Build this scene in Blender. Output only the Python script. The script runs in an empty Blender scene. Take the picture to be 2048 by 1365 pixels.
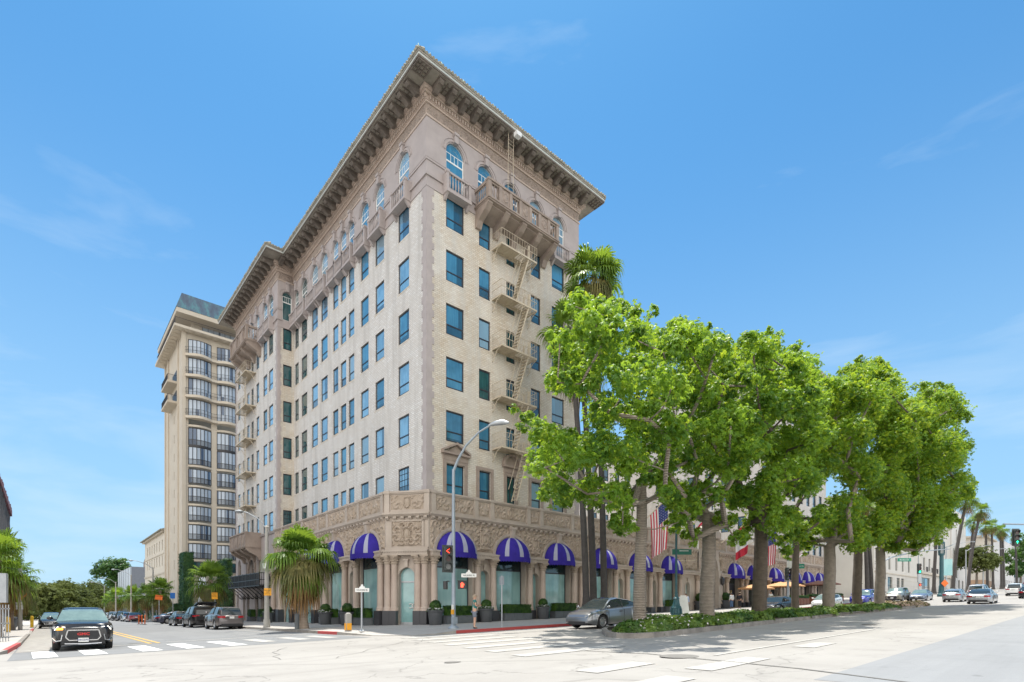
import bpy, bmesh, math, random
from math import sin, cos, pi, hypot, atan2, sqrt, radians
from mathutils import Vector, Matrix
random.seed(11)
SC = bpy.context.scene
COL = SC.collection
# ------------------------------------------------------------------ mesh builder
def ID(s, d, z): return (s, d, z)
class MB:
    def __init__(self, f=None): self.v = []; self.fc = []; self.mi = []; self.f = f; self.cm = 0
    def P(self, p):
        if self.f: p = self.f(*p)
        self.v.append(p); return len(self.v) - 1
    def face(self, pts, m=None):
        self.fc.append([self.P(p) for p in pts]); self.mi.append(self.cm if m is None else m)
    def idx(self, ids, m=None): self.fc.append(ids); self.mi.append(self.cm if m is None else m)
    def box(self, x0, x1, y0, y1, z0, z1, m=None):
        a = [self.P((x, y, z)) for z in (z0, z1) for x, y in ((x0, y0), (x1, y0), (x1, y1), (x0, y1))]
        for q in ((0, 3, 2, 1), (4, 5, 6, 7), (0, 1, 5, 4), (1, 2, 6, 5), (2, 3, 7, 6), (3, 0, 4, 7)): self.idx([a[i] for i in q], m)
    def prism(self, poly, z0, z1, m=None, top=True, bot=True):
        n = len(poly); a = [self.P((p[0], p[1], z0)) for p in poly]; b = [self.P((p[0], p[1], z1)) for p in poly]
        for i in range(n): self.idx([a[i], a[(i + 1) % n], b[(i + 1) % n], b[i]], m)
        if bot: self.idx(a[::-1], m)
        if top: self.idx(b, m)
    def extr(self, prof, x0, x1, m=None):          # profile in (y,z) pushed along x
        n = len(prof); a = [self.P((x0, p[0], p[1])) for p in prof]; b = [self.P((x1, p[0], p[1])) for p in prof]
        for i in range(n): self.idx([a[i], a[(i + 1) % n], b[(i + 1) % n], b[i]], m)
        self.idx(a[::-1], m); self.idx(b, m)
    def extry(self, prof, y0, y1, m=None):         # profile in (x,z) pushed along y
        n = len(prof); a = [self.P((p[0], y0, p[1])) for p in prof]; b = [self.P((p[0], y1, p[1])) for p in prof]
        for i in range(n): self.idx([a[i], a[(i + 1) % n], b[(i + 1) % n], b[i]], m)
        self.idx(a[::-1], m); self.idx(b, m)
    def lathe(self, prof, c=(0, 0, 0), n=12, m=None, cap=True, a0=0.0):   # prof: (r,z)
        rings = []
        for r, z in prof: rings.append([self.P((c[0] + r * cos(a0 + 2 * pi * i / n), c[1] + r * sin(a0 + 2 * pi * i / n), c[2] + z)) for i in range(n)])
        for k in range(len(rings) - 1):
            for i in range(n): self.idx([rings[k][i], rings[k][(i + 1) % n], rings[k + 1][(i + 1) % n], rings[k + 1][i]], m)
        if cap: self.idx(rings[0][::-1], m); self.idx(rings[-1], m)
    def tube(self, pts, r, n=8, m=None, cap=True):
        pts = [Vector(p) for p in pts]; k = len(pts)
        if not isinstance(r, (list, tuple)): r = [r] * k
        rings = []; ref = None
        for i, p in enumerate(pts):
            t = (pts[min(i + 1, k - 1)] - pts[max(i - 1, 0)]).normalized()
            if ref is None: ref = Vector((0, 0, 1)) if abs(t.z) < .9 else Vector((1, 0, 0))
            x = t.cross(ref)
            if x.length < 1e-4: x = t.cross(Vector((0, 1, 0.1)))
            x.normalize(); y = x.cross(t).normalized(); ref = y
            rings.append([self.P(tuple(p + x * r[i] * cos(2 * pi * j / n) + y * r[i] * sin(2 * pi * j / n))) for j in range(n)])
        for a in range(k - 1):
            for j in range(n): self.idx([rings[a][j], rings[a][(j + 1) % n], rings[a + 1][(j + 1) % n], rings[a + 1][j]], m)
        if cap: self.idx(rings[0][::-1], m); self.idx(rings[-1], m)
    def bar(self, a, b, w, h=None, m=None):
        a = Vector(a); b = Vector(b); h = h or w; t = (b - a).normalized()
        up = Vector((0, 0, 1)) if abs(t.z) < .95 else Vector((1, 0, 0))
        x = t.cross(up).normalized() * w / 2; y = x.cross(t).normalized() * h / 2
        q = [self.P(tuple(p + sx * x + sy * y)) for p in (a, b) for sx, sy in ((-1, -1), (1, -1), (1, 1), (-1, 1))]
        for f in ((0, 3, 2, 1), (4, 5, 6, 7), (0, 1, 5, 4), (1, 2, 6, 5), (2, 3, 7, 6), (3, 0, 4, 7)): self.idx([q[i] for i in f], m)
    def sphere(self, c, r, n=10, k=6, m=None, sz=1.0, jit=0.0, rng=random):
        g = []
        for a in range(k + 1):
            th = pi * a / k; row = []
            for b in range(n):
                ph = 2 * pi * b / n; q = r * (1 + jit * (rng.random() - .5))
                row.append(self.P((c[0] + q * sin(th) * cos(ph), c[1] + q * sin(th) * sin(ph), c[2] + q * cos(th) * sz)))
            g.append(row)
        for a in range(k):
            for b in range(n): self.idx([g[a][b], g[a + 1][b], g[a + 1][(b + 1) % n], g[a][(b + 1) % n]], m)
    def grid(self, fn, nu, nv, m=None, skip=None):
        ids = [[self.P(fn(i / nu, j / nv)) for j in range(nv + 1)] for i in range(nu + 1)]
        for i in range(nu):
            for j in range(nv):
                if skip and skip((i + .5) / nu, (j + .5) / nv): continue
                self.idx([ids[i][j], ids[i + 1][j], ids[i + 1][j + 1], ids[i][j + 1]], m)
    def mesh(self, name, mats, smooth=None, weld=False, recalc=True):
        me = bpy.data.meshes.new(name); me.from_pydata(self.v, [], self.fc)
        mats = mats if isinstance(mats, (list, tuple)) else [mats]
        for mt in mats: me.materials.append(mt)
        if len(mats) > 1: me.polygons.foreach_set('material_index', [min(i, len(mats) - 1) for i in self.mi])
        if recalc or weld:
            bm = bmesh.new(); bm.from_mesh(me)
            if weld: bmesh.ops.remove_doubles(bm, verts=bm.verts, dist=1e-4)
            if recalc: bmesh.ops.recalc_face_normals(bm, faces=bm.faces)
            bm.to_mesh(me); bm.free()
        if smooth is not None:
            me.polygons.foreach_set('use_smooth', [True] * len(me.polygons))
            if smooth > 0: me.set_sharp_from_angle(angle=radians(smooth))
        me.update(); return me
    def build(self, name, mats, parent=None, smooth=None, weld=False, recalc=True, loc=None):
        return link(name, self.mesh(name, mats, smooth, weld, recalc), parent, loc)
def link(name, me, parent=None, loc=None):
    o = bpy.data.objects.new(name, me); COL.objects.link(o)
    if parent: o.parent = parent
    if loc: o.location = loc
    return o
def tag(o, label=None, cat=None, group=None, kind=None):
    if label: o['label'] = label
    if cat: o['category'] = cat
    if group: o['group'] = group
    if kind: o['kind'] = kind
    return o
def thing(name, label, cat, loc=(0, 0, 0), rz=0, group=None):
    o = bpy.data.objects.new(name, None); COL.objects.link(o); o.empty_display_size = .3
    o.location = loc; o.rotation_euler = (0, 0, rz); return tag(o, label, cat, group)
def kids(o): return [c for c in bpy.data.objects if c.parent == o]
def copy_tree(o, parent=None):
    c = o.copy(); COL.objects.link(c)
    if parent: c.parent = parent
    for ch in o.children: copy_tree(ch, c)
    return c
def dup(o, loc, rz=0, label=None, scale=None):
    c = copy_tree(o); c.location = loc; c.rotation_euler = (0, 0, rz)
    if label: c['label'] = label
    if scale: c.scale = scale if isinstance(scale, tuple) else (scale,) * 3
    return c
def struct(o): o['kind'] = 'structure'; return o
def text_mesh(s, size, depth=.01, align='CENTER', sx=1.0, bold=0.0):
    c = bpy.data.curves.new('lettering', 'FONT'); c.body = s; c.size = size; c.extrude = depth; c.align_x = align; c.align_y = 'CENTER'
    c.offset = bold; c.resolution_u = 2
    o = bpy.data.objects.new('lettering', c); COL.objects.link(o)
    me = bpy.data.meshes.new_from_object(o.evaluated_get(bpy.context.evaluated_depsgraph_get()))
    bpy.data.objects.remove(o); bpy.data.curves.remove(c)
    if sx != 1.0: me.transform(Matrix.Diagonal((sx, 1, 1, 1)))
    return me
def lettering(s, size, mat, parent, loc, face, depth=.008, sx=1.0, name='lettering', bold=0.0):
    """flat letters standing upright; face = yaw of the reading direction (text runs along +x of that yaw)"""
    me = text_mesh(s, size, depth, sx=sx, bold=bold)
    me.transform(Matrix.Rotation(pi / 2, 4, 'X')); me.transform(Matrix.Rotation(face, 4, 'Z')); me.materials.clear(); me.materials.append(mat)
    o = link(name, me, parent, loc); return o
# ------------------------------------------------------------------ ground height
def gz(u, v):
    u = min(max(u, -60), 400); v = max(min(v, 260), -80)
    q = min(max(u - 20, 0), 60)
    return .056 + .022 * u - .012 * v + .00022 * q * q + max(u - 80, 0) * .0132
# ------------------------------------------------------------------ materials
class N:
    def __init__(self, name):
        self.m = bpy.data.materials.new(name); self.m.use_nodes = True; self.t = self.m.node_tree
        self.b = self.t.nodes['Principled BSDF']; self.out = self.t.nodes['Material Output']
    def n(self, typ, **kw):
        x = self.t.nodes.new(typ)
        for k, v in kw.items():
            if k in x.inputs: x.inputs[k].default_value = v
            else: setattr(x, k, v)
        return x
    def l(self, a, b): self.t.links.new(a, b)
    def pos(self, mode='world'):
        if mode == 'world': return self.n('ShaderNodeNewGeometry').outputs['Position']
        return self.n('ShaderNodeTexCoord').outputs['Object']
    def noise(self, co, scale, detail=4, rough=.6, dist=0):
        x = self.n('ShaderNodeTexNoise', Scale=scale, Detail=detail, Roughness=rough, Distortion=dist); self.l(co, x.inputs['Vector']); return x.outputs['Fac']
    def ramp(self, f, stops):
        r = self.n('ShaderNodeValToRGB'); e = r.color_ramp.elements
        e[0].position, e[0].color = stops[0][0], (*stops[0][1], 1) if len(stops[0][1]) == 3 else stops[0][1]
        e[1].position, e[1].color = stops[-1][0], (*stops[-1][1], 1)
        for p, c in stops[1:-1]: q = e.new(p); q.color = (*c, 1)
        self.l(f, r.inputs['Fac']); return r.outputs['Color']
    def mix(self, f, a, b, typ='MIX'):
        x = self.n('ShaderNodeMix', data_type='RGBA', blend_type=typ)
        for s, v in ((0, f), (6, a), (7, b)):
            if hasattr(v, 'node'): self.l(v, x.inputs[s])
            else: x.inputs[s].default_value = v if s == 0 else (*v, 1)
        return x.outputs[2]
    def math(self, op, a, b=0.0, c=0.0):
        x = self.n('ShaderNodeMath', operation=op)
        for i, v in enumerate((a, b, c)):
            if hasattr(v, 'node'): self.l(v, x.inputs[i])
            else: x.inputs[i].default_value = v
        return x.outputs[0]
    def bump(self, h, strength=.3, dist=.02):
        x = self.n('ShaderNodeBump', Strength=strength, Distance=dist); self.l(h, x.inputs['Height']); self.l(x.outputs[0], self.b.inputs['Normal'])
    def base(self, c):
        if hasattr(c, 'node'): self.l(c, self.b.inputs['Base Color'])
        else: self.b.inputs['Base Color'].default_value = (*c, 1)
    def set(self, **kw):
        for k, v in kw.items(): self.b.inputs[k.replace('_', ' ')].default_value = v
def mat(name, c1, c2=None, rough=.7, ns=2.0, bump=0.0, bs=30.0, metal=0.0, coat=0.0, mode='world', spec=.5, emit=None, es=1.0, bd=.01):
    w = N(name); w.set(Roughness=rough, Metallic=metal)
    w.b.inputs['Specular IOR Level'].default_value = spec
    if coat: w.b.inputs['Coat Weight'].default_value = coat; w.b.inputs['Coat Roughness'].default_value = .05
    if c2 is None: c2 = tuple(x * .86 for x in c1)
    co = w.pos(mode); f = w.noise(co, ns, 5, .65)
    w.base(w.ramp(f, [(.3, c1), (.7, c2)]))
    if bump: w.bump(w.noise(co, bs, 3, .6), bump, bd)
    if emit: w.b.inputs['Emission Color'].default_value = (*emit, 1); w.b.inputs['Emission Strength'].default_value = es
    return w.m
def brick_mat(name, a, b, c, mortar, stain):
    w = N(name); co = w.pos(); sx = w.n('ShaderNodeSeparateXYZ'); w.l(co, sx.inputs[0])
    cb = w.n('ShaderNodeCombineXYZ'); w.l(w.math('ADD', sx.outputs[0], sx.outputs[1]), cb.inputs[0]); w.l(sx.outputs[2], cb.inputs[1])
    br = w.n('ShaderNodeTexBrick', Scale=1.0); w.l(cb.outputs[0], br.inputs['Vector'])
    br.inputs['Mortar Size'].default_value = .016; br.inputs['Brick Width'].default_value = .34; br.inputs['Row Height'].default_value = .13; br.inputs['Mortar Smooth'].default_value = .2
    br.inputs['Color1'].default_value = (*a, 1); br.inputs['Color2'].default_value = (*b, 1); br.inputs['Mortar'].default_value = (*mortar, 1)
    cell = w.n('ShaderNodeVectorMath', operation='MULTIPLY'); w.l(cb.outputs[0], cell.inputs[0]); cell.inputs[1].default_value = (2.94, 7.69, 1)
    wn = w.n('ShaderNodeTexWhiteNoise'); fl = w.n('ShaderNodeVectorMath', operation='FLOOR'); w.l(cell.outputs[0], fl.inputs[0]); w.l(fl.outputs[0], wn.inputs['Vector'])
    col = w.mix(w.math('MULTIPLY', wn.outputs['Value'], .55), br.outputs['Color'], c)
    col = w.mix(w.ramp(w.noise(co, .35, 5, .7), [(.42, (0, 0, 0)), (.62, (.5, .5, .5))]), col, stain)
    # rain streaks: noise stretched down the wall
    st = w.n('ShaderNodeVectorMath', operation='MULTIPLY'); w.l(cb.outputs[0], st.inputs[0]); st.inputs[1].default_value = (1.6, .12, 1)
    col = w.mix(w.ramp(w.noise(st.outputs[0], 1.0, 4, .6), [(.47, (0, 0, 0)), (.72, (.6, .6, .6))]), col, tuple(x * .72 for x in stain))
    w.base(col); w.set(Roughness=.85); w.bump(br.outputs['Fac'], -.6, .012); return w.m
M = {}
M['brick_pale'] = brick_mat('painted_brick', (.60, .575, .55), (.71, .695, .675), (.54, .49, .44), (.38, .355, .33), (.50, .465, .425))
M['brick_buff'] = brick_mat('buff_brick', (.57, .505, .41), (.65, .595, .505), (.44, .345, .25), (.33, .285, .235), (.64, .62, .58))
M['mauve'] = mat('mauve_stone', (.42, .368, .355), (.34, .298, .287), .85, .8, .25, 40)
M['tan'] = mat('tan_stone', (.465, .395, .34), (.365, .305, .255), .85, .9, .25, 40)
M['tan2'] = mat('carved_stone', (.42, .345, .28), (.315, .25, .195), .9, 1.6, .4, 45)
M['pink'] = mat('pink_stone', (.50, .405, .345), (.42, .335, .28), .85, .9, .2, 40)
M['dirty'] = mat('weathered_stone', (.36, .29, .245), (.24, .19, .16), .9, 1.2, .4, 30)
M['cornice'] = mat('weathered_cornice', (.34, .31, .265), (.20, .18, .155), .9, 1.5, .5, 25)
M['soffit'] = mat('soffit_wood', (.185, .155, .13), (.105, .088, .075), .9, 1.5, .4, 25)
M['gutter'] = mat('gutter_metal', (.52, .52, .48), (.40, .44, .42), .6, 2)
M['tile'] = mat('roof_tile', (.34, .31, .25), (.20, .20, .16), .85, 2.5, .4, 20)
M['verd'] = mat('verdigris_metal', (.45, .62, .54), (.35, .5, .45), .6, 3)
M['granite'] = mat('dark_granite', (.055, .055, .062), (.035, .035, .04), .35, 60)
M['frame'] = mat('dark_window_frame', (.022, .024, .034), None, .45, 3)
M['white'] = mat('white_paint', (.78, .78, .76), (.70, .70, .69), .5, 3)
M['iron'] = mat('cream_ironwork', (.56, .49, .38), (.46, .38, .28), .6, 3)
M['black'] = mat('black_paint', (.018, .018, .02), (.03, .03, .032), .4, 4)
def pane_mat(name, a, b, rough=.04, sc=2.2, spec=.5, gap=True, vary=.5):
    w = N(name); co = w.pos(); sx = w.n('ShaderNodeSeparateXYZ'); w.l(co, sx.inputs[0])
    s = w.math('ADD', sx.outputs[0], sx.outputs[1])
    cb = w.n('ShaderNodeCombineXYZ'); w.l(s, cb.inputs[0]); w.l(w.math('MULTIPLY', sx.outputs[2], .06), cb.inputs[1])
    f = w.noise(cb.outputs[0], sc * 4, 3, .7)
    big = w.noise(co, .8, 3, .5)
    c = w.mix(w.ramp(f, [(.3, (0, 0, 0)), (.7, (1, 1, 1))]), a, b)
    c = w.mix(w.ramp(big, [(.45, (0, 0, 0)), (.75, (.6, .6, .6))]), c, tuple(x * .45 for x in a))
    rnd = w.n('ShaderNodeObjectInfo').outputs['Random']
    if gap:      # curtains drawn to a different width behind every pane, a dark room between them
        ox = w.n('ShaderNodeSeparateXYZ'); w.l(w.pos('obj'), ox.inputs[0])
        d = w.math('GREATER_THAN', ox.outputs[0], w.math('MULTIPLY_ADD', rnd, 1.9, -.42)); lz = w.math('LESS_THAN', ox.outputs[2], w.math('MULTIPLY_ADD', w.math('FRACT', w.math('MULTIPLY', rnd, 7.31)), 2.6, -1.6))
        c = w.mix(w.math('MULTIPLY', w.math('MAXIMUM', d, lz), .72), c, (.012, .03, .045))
    if vary: 
        m_ = w.n('ShaderNodeMapRange'); w.l(w.math('FRACT', w.math('MULTIPLY', rnd, 13.7)), m_.inputs[0]); m_.inputs[3].default_value = 0; m_.inputs[4].default_value = vary; c = w.mix(m_.outputs[0], c, tuple(x * .35 for x in a))
    if gap: c = w.mix(w.math('MULTIPLY', w.math('GREATER_THAN', w.math('FRACT', w.math('MULTIPLY', rnd, 31.7)), .74), .55), c, (.30, .41, .47))
    w.base(c); w.set(Roughness=rough); w.b.inputs['Specular IOR Level'].default_value = spec
    w.b.inputs['Coat Weight'].default_value = .9; w.b.inputs['Coat Roughness'].default_value = .02
    return w.m
M['pane'] = pane_mat('curtained_glass', (.045, .19, .33), (.085, .29, .44))
M['pane2'] = pane_mat('pale_curtained_glass', (.13, .31, .49), (.24, .44, .60), vary=.35)
M['pane3'] = pane_mat('dark_glass', (.02, .075, .085), (.04, .13, .14), gap=False)
M['shop'] = pane_mat('shop_glass', (.24, .46, .465), (.40, .615, .61), .05, .45, gap=False, vary=.25)
M['shopdark'] = pane_mat('shop_dark_glass', (.008, .022, .025), (.015, .035, .04), .05, .5, gap=False, vary=0)
M['purple'] = mat('purple_canvas', (.043, .029, .275), (.031, .021, .205), .85, 2.2, .25, 30, spec=.15)
M['lilac'] = mat('pale_grey_canvas', (.36, .365, .46), (.30, .305, .40), .8, 3, .2, 40, spec=.2)
M['asphalt'] = None
def road_mat(name, a, b, crack=.5, gr=60):
    w = N(name); co = w.pos()
    c = w.ramp(w.noise(co, .25, 6, .65), [(.3, a), (.7, b)]); c = w.mix(w.ramp(w.noise(co, .9, 6, .75), [(.55, (0, 0, 0)), (.8, (.6, .6, .6))]), c, tuple(x * .6 for x in b))
    c = w.mix(w.ramp(w.noise(co, gr, 2, .7), [(.35, (0, 0, 0)), (.75, (.35, .35, .35))]), c, tuple(x * .62 for x in b))
    st = w.n('ShaderNodeVectorMath', operation='MULTIPLY'); w.l(co, st.inputs[0]); st.inputs[1].default_value = (.05, .9, 1)
    c = w.mix(w.ramp(w.noise(st.outputs[0], 1, 5, .65), [(.48, (0, 0, 0)), (.72, (.42, .42, .42))]), c, tuple(x * .66 for x in b)); s2 = w.n('ShaderNodeVectorMath', operation='MULTIPLY'); w.l(co, s2.inputs[0]); s2.inputs[1].default_value = (.35, .06, 1); c = w.mix(w.ramp(w.noise(s2.outputs[0], 1.6, 4, .6), [(.52, (0, 0, 0)), (.74, (.4, .4, .4))]), c, tuple(x * .7 for x in b)); c = w.mix(w.ramp(w.noise(co, 2.1, 2, .5), [(.70, (0, 0, 0)), (.78, (.5, .5, .5))]), c, tuple(x * .5 for x in b))
    vo = w.n('ShaderNodeTexVoronoi', feature='DISTANCE_TO_EDGE', Scale=.16); dn = w.n('ShaderNodeVectorMath', operation='ADD')
    wob = w.n('ShaderNodeTexNoise', Scale=.8, Detail=5.0); w.l(co, wob.inputs['Vector']); sc = w.n('ShaderNodeVectorMath', operation='SCALE'); sc.inputs['Scale'].default_value = 2.2
    w.l(wob.outputs['Color'], sc.inputs[0]); w.l(co, dn.inputs[0]); w.l(sc.outputs[0], dn.inputs[1]); w.l(dn.outputs[0], vo.inputs['Vector'])
    ck = w.ramp(vo.outputs['Distance'], [(0, (crack,) * 3), (.006, (0, 0, 0))])
    c = w.mix(ck, c, tuple(x * .35 for x in b))
    w.base(c); w.set(Roughness=.85); w.bump(w.noise(co, 45, 3, .7), .25, .008); return w.m
M['concrete_road'] = road_mat('worn_pale_road', (.37, .352, .328), (.31, .292, .27))
M['grey_road'] = road_mat('grey_asphalt', (.225, .228, .23), (.19, .193, .197), .35)
M['patch_road'] = road_mat('smooth_grey_asphalt', (.275, .278, .283), (.245, .25, .256), .1)
def walk_mat():
    w = N('sidewalk_concrete'); co = w.pos(); br = w.n('ShaderNodeTexBrick', Scale=1.0, offset=0.0); w.l(co, br.inputs['Vector'])
    br.inputs['Mortar Size'].default_value = .012; br.inputs['Brick Width'].default_value = 1.5; br.inputs['Row Height'].default_value = 1.5
    br.inputs['Color1'].default_value = (.43, .405, .375, 1); br.inputs['Color2'].default_value = (.385, .36, .335, 1); br.inputs['Mortar'].default_value = (.15, .14, .13, 1)
    c = w.mix(w.ramp(w.noise(co, 1.3, 5, .7), [(.4, (0, 0, 0)), (.75, (.5, .5, .5))]), br.outputs['Color'], (.30, .28, .255))
    w.base(c); w.set(Roughness=.85); w.bump(w.noise(co, 30, 3, .6), .2, .006); return w.m
M['walk'] = walk_mat()
M['kerb'] = mat('kerb_concrete', (.34, .32, .29), (.22, .205, .185), .85, 2.5, .3, 30)
M['kerbred'] = mat('red_kerb_paint', (.46, .06, .06), (.36, .065, .06), .7, 3, .2, 30)
M['kerbdirty'] = mat('stained_kerb', (.30, .275, .245), (.15, .135, .12), .9, 1.8, .4, 20)
M['soil'] = mat('planting_soil', (.12, .085, .055), (.07, .05, .035), .95, 6, .5, 20)
def worn_paint(name, c, under):
    w = N(name); co = w.pos(); f = w.noise(co, 5, 6, .75); k = w.ramp(f, [(.44, (.12, .12, .12)), (.62, (.95, .95, .95))])
    w.base(w.mix(k, c, under)); w.set(Roughness=.75); return w.m
M['linew'] = worn_paint('worn_white_line', (.435, .425, .40), (.345, .325, .30))
M['linew2'] = worn_paint('fresh_white_line', (.80, .80, .78), (.60, .60, .58))
M['liney'] = worn_paint('yellow_line', (.62, .36, .05), (.45, .33, .15))
M['tar'] = mat('tar_seam', (.13, .125, .115), (.20, .19, .175), .8, 6)
M['manhole'] = mat('manhole_iron', (.15, .14, .13), (.21, .20, .185), .7, 6)
M['metal'] = mat('galvanised_steel', (.42, .44, .46), (.34, .36, .38), .45, 3, metal=.6)
M['poleblue'] = mat('grey_blue_pole_paint', (.31, .355, .40), (.25, .29, .335), .5, 2, metal=.2)
M['concpole'] = mat('concrete_pole', (.36, .345, .315), (.29, .275, .25), .8, 4)
M['greenpole'] = mat('dark_teal_pole_paint', (.03, .105, .125), (.02, .075, .09), .45, 3)
M['signal'] = mat('signal_housing', (.05, .06, .058), (.035, .04, .04), .5, 4)
M['redlamp'] = mat('lit_red_lamp', (.8, .05, .03), None, .4, emit=(1, .05, .02), es=3.0)
M['greenlamp'] = mat('lit_green_lamp', (.03, .7, .3), None, .4, emit=(.02, 1, .45), es=2.0)
M['amberlamp'] = mat('lit_amber_lamp', (.9, .4, .03), None, .4, emit=(1, .42, .03), es=3.0)
M['warmlamp'] = mat('lit_lantern_glass', (.9, .6, .2), None, .4, emit=(1, .6, .2), es=2.0)
M['lens'] = mat('dark_lens', (.06, .03, .028), None, .25, 4)
M['lensg'] = mat('grey_lens', (.16, .17, .17), None, .25, 4)
M['signwhite'] = mat('sign_white', (.74, .74, .72), None, .5, 4)
M['signgreen'] = mat('sign_green', (.015, .24, .16), None, .5, 4)
M['signdark'] = mat('sign_dark_green', (.008, .12, .085), None, .5, 4)
M['orange'] = mat('orange_sign_sheet', (.80, .17, .025), None, .6, 4)
M['amber'] = mat('amber_sign_sheet', (.80, .36, .02), None, .6, 4)
M['yellowpost'] = mat('yellow_paint', (.78, .47, .02), None, .5, 4)
M['blue'] = mat('blue_sign', (.03, .16, .5), None, .5, 4)
M['redcloth'] = mat('red_cloth', (.55, .03, .06), None, .8, 8)
M['whitecloth'] = mat('white_cloth', (.78, .77, .78), None, .8, 8)
M['navycloth'] = mat('navy_cloth', (.04, .06, .22), None, .8, 8)
M['planter'] = mat('charcoal_planter', (.085, .09, .098), (.06, .064, .07), .55, 3, .1, 30)
M['plantergrey'] = mat('grey_planter_box', (.13, .14, .15), (.09, .10, .108), .6, 3, .1, 30)
M['gold'] = mat('gold_lettering', (.75, .55, .2), None, .4, 5)
SUN_E = 3.6; SKY_S = .12; SKY_TINT = (.32, .69, .83, 1); HORIZON = (2.0, 3.15, 4.3, 1); CLOUD = (3.9, 4.5, 4.9, 1); SKY_FILL = (10.2, 10.0, 9.6, 1); EXPO = 0.9
# ------------------------------------------------------------------ ground, streets, kerbs
def drape(mb, u0, u1, v0, v1, du, dv, dz, m=None, inside=None):
    nu = max(1, int(round((u1 - u0) / du))); nv = max(1, int(round((v1 - v0) / dv)))
    def fn(a, b):
        u = u0 + (u1 - u0) * a; v = v0 + (v1 - v0) * b; return (u, v, gz(u, v) + dz)
    mb.grid(fn, nu, nv, m)
def strip(mb, pts, w, dz, m=None, step=3.0):      # painted band along a polyline, draped
    q = [Vector(pts[0])]
    for p in pts[1:]:
        a = q[-1].copy(); b = Vector(p); n = max(1, int((b - a).length / step))
        for i in range(1, n + 1): q.append(a.lerp(b, i / n))
    L = []; R = []
    for i, p in enumerate(q):
        t = (q[min(i + 1, len(q) - 1)] - q[max(i - 1, 0)]).normalized(); nrm = Vector((-t.y, t.x)) * w / 2
        L.append((p.x + nrm.x, p.y + nrm.y)); R.append((p.x - nrm.x, p.y - nrm.y))
    for i in range(len(q) - 1): mb.face([(x, y, gz(x, y) + dz) for x, y in (R[i], R[i + 1], L[i + 1], L[i])], m)
g = MB(); drape(g, -260, 420, -120, 420, 20, 20, -.25); far = [(-2500, -2500), (2500, -2500), (2500, 2500), (-2500, 2500)]
g2 = MB()
for a in ((-2500, 2500, -2500, -120), (-2500, 2500, 420, 2500), (-2500, -260, -120, 420), (420, 2500, -120, 420)):
    g.face([(a[0], a[2], gz(a[0], a[2]) - .25), (a[1], a[2], gz(a[1], a[2]) - .25), (a[1], a[3], gz(a[1], a[3]) - .25), (a[0], a[3], gz(a[0], a[3]) - .25)])
struct(g.build('ground', M['kerb'], recalc=False))
r = MB(); drape(r, -110, 20, -60, 0, 13, 6, 0); drape(r, 20, 95, -60, 0, 3, 6, 0); drape(r, 95, 330, -60, 0, 12, 6, 0)
drape(r, -7.8, 0, 0, 4, 4, 4, -.02)
struct(r.build('wide_road', M['concrete_road'], weld=True, recalc=False))
r = MB(); drape(r, -19.8, -7.75, -7.6, 260, 6, 8, .004); drape(r, -19.8, -7.75, 260, 300, 6, 40, .004)
struct(r.build('side_street', M['grey_road'], weld=True, recalc=False))
r = MB(); drape(r, -9.3, 20, -60, -26.7, 4, 8, .004); drape(r, 20, 330, -60, -26.7, 4, 8, .004)
struct(r.build('resurfaced_road', M['patch_road'], weld=True, recalc=False))
# painted markings
mk = MB()
for k in range(7):
    v = -10.0 - 1.62 * k; uc = -5.4 - .36 * k
    strip(mk, [(uc - 2.0, v + .1), (uc + 2.0, v - .15)], .62, .012, step=1)
for k, (a, b, v) in enumerate(((-10.9, -8.9, -23.1), (-9.3, -6.6, -24.6), (-11.9, -10.4, -24.9), (-3.4, -1.6, -24.4))): strip(mk, [(a, v), (b, v)], .6, .012, step=1)
strip(mk, [(-6.6, -23.55), (6.0, -23.7)], .13, .012); strip(mk, [(46, -20.4), (62, -19.2)], .13, .012)
for a in (66, 72, 78, 84, 90): strip(mk, [(a, -22.8), (a + 3, -22.8)], .5, .012)
strip(mk, [(-3.6, -11.3), (30, -11.3)], .12, .012)
struct(mk.build('crosswalk_marking', M['linew'], recalc=False))
mk = MB()
for k, u in enumerate((-19.0, -17.7, -16.1, -14.75, -13.25)): strip(mk, [(u, -3.3), (u + .1, -7.2)], .62, .014, step=1)
struct(mk.build('side_crosswalk_marking', M['linew2'], recalc=False))
mk = MB()
for u in (-11.8, -10.3, -9.0): strip(mk, [(u, -3.3), (u + .1, -6.2)], .6, .014, step=1)
strip(mk, [(-19.6, -2.1), (-15.5, -2.1)], .3, .014); strip(mk, [(-14.8, -1.4), (-8.4, -1.4)], .25, .014)
strip(mk, [(-8.9, -1), (-8.9, 60)], .12, .014); strip(mk, [(-11.2, 2.0), (-9.1, 2.0)], .2, .014)
struct(mk.build('stop_line_marking', M['linew'], recalc=False))
mk = MB(); strip(mk, [(-15.42, -1.9), (-15.42, 120)], .13, .014); strip(mk, [(-15.1, -1.9), (-15.1, 120)], .13, .014)
struct(mk.build('centre_line_marking', M['liney'], recalc=False))
mk = MB(); strip(mk, [(-7.5, -19.9), (-7.2, -22), (-8.0, -26), (-9.6, -30)], .07, .012, step=1); rr = random.Random(5)
for a, b in (((-16.5, -9.5), (-6.5, -13.8)), ((-17.4, -13), (-9.0, -22)), ((-12.5, -10.2), (-14.2, -14.6)), ((-13, -16), (-8.2, -11.6)), ((-16, -20), (-11, -24.5)), ((2, -21), (14, -21.6)), ((-6, -9.8), (-9, -13.4))):
    pts = [(a[0] + (b[0] - a[0]) * t / 9 + rr.uniform(-.18, .18), a[1] + (b[1] - a[1]) * t / 9 + rr.uniform(-.18, .18)) for t in range(10)]
    strip(mk, pts, .02, .012, step=1)
struct(mk.build('road_seam', M['tar'], recalc=False))
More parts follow.
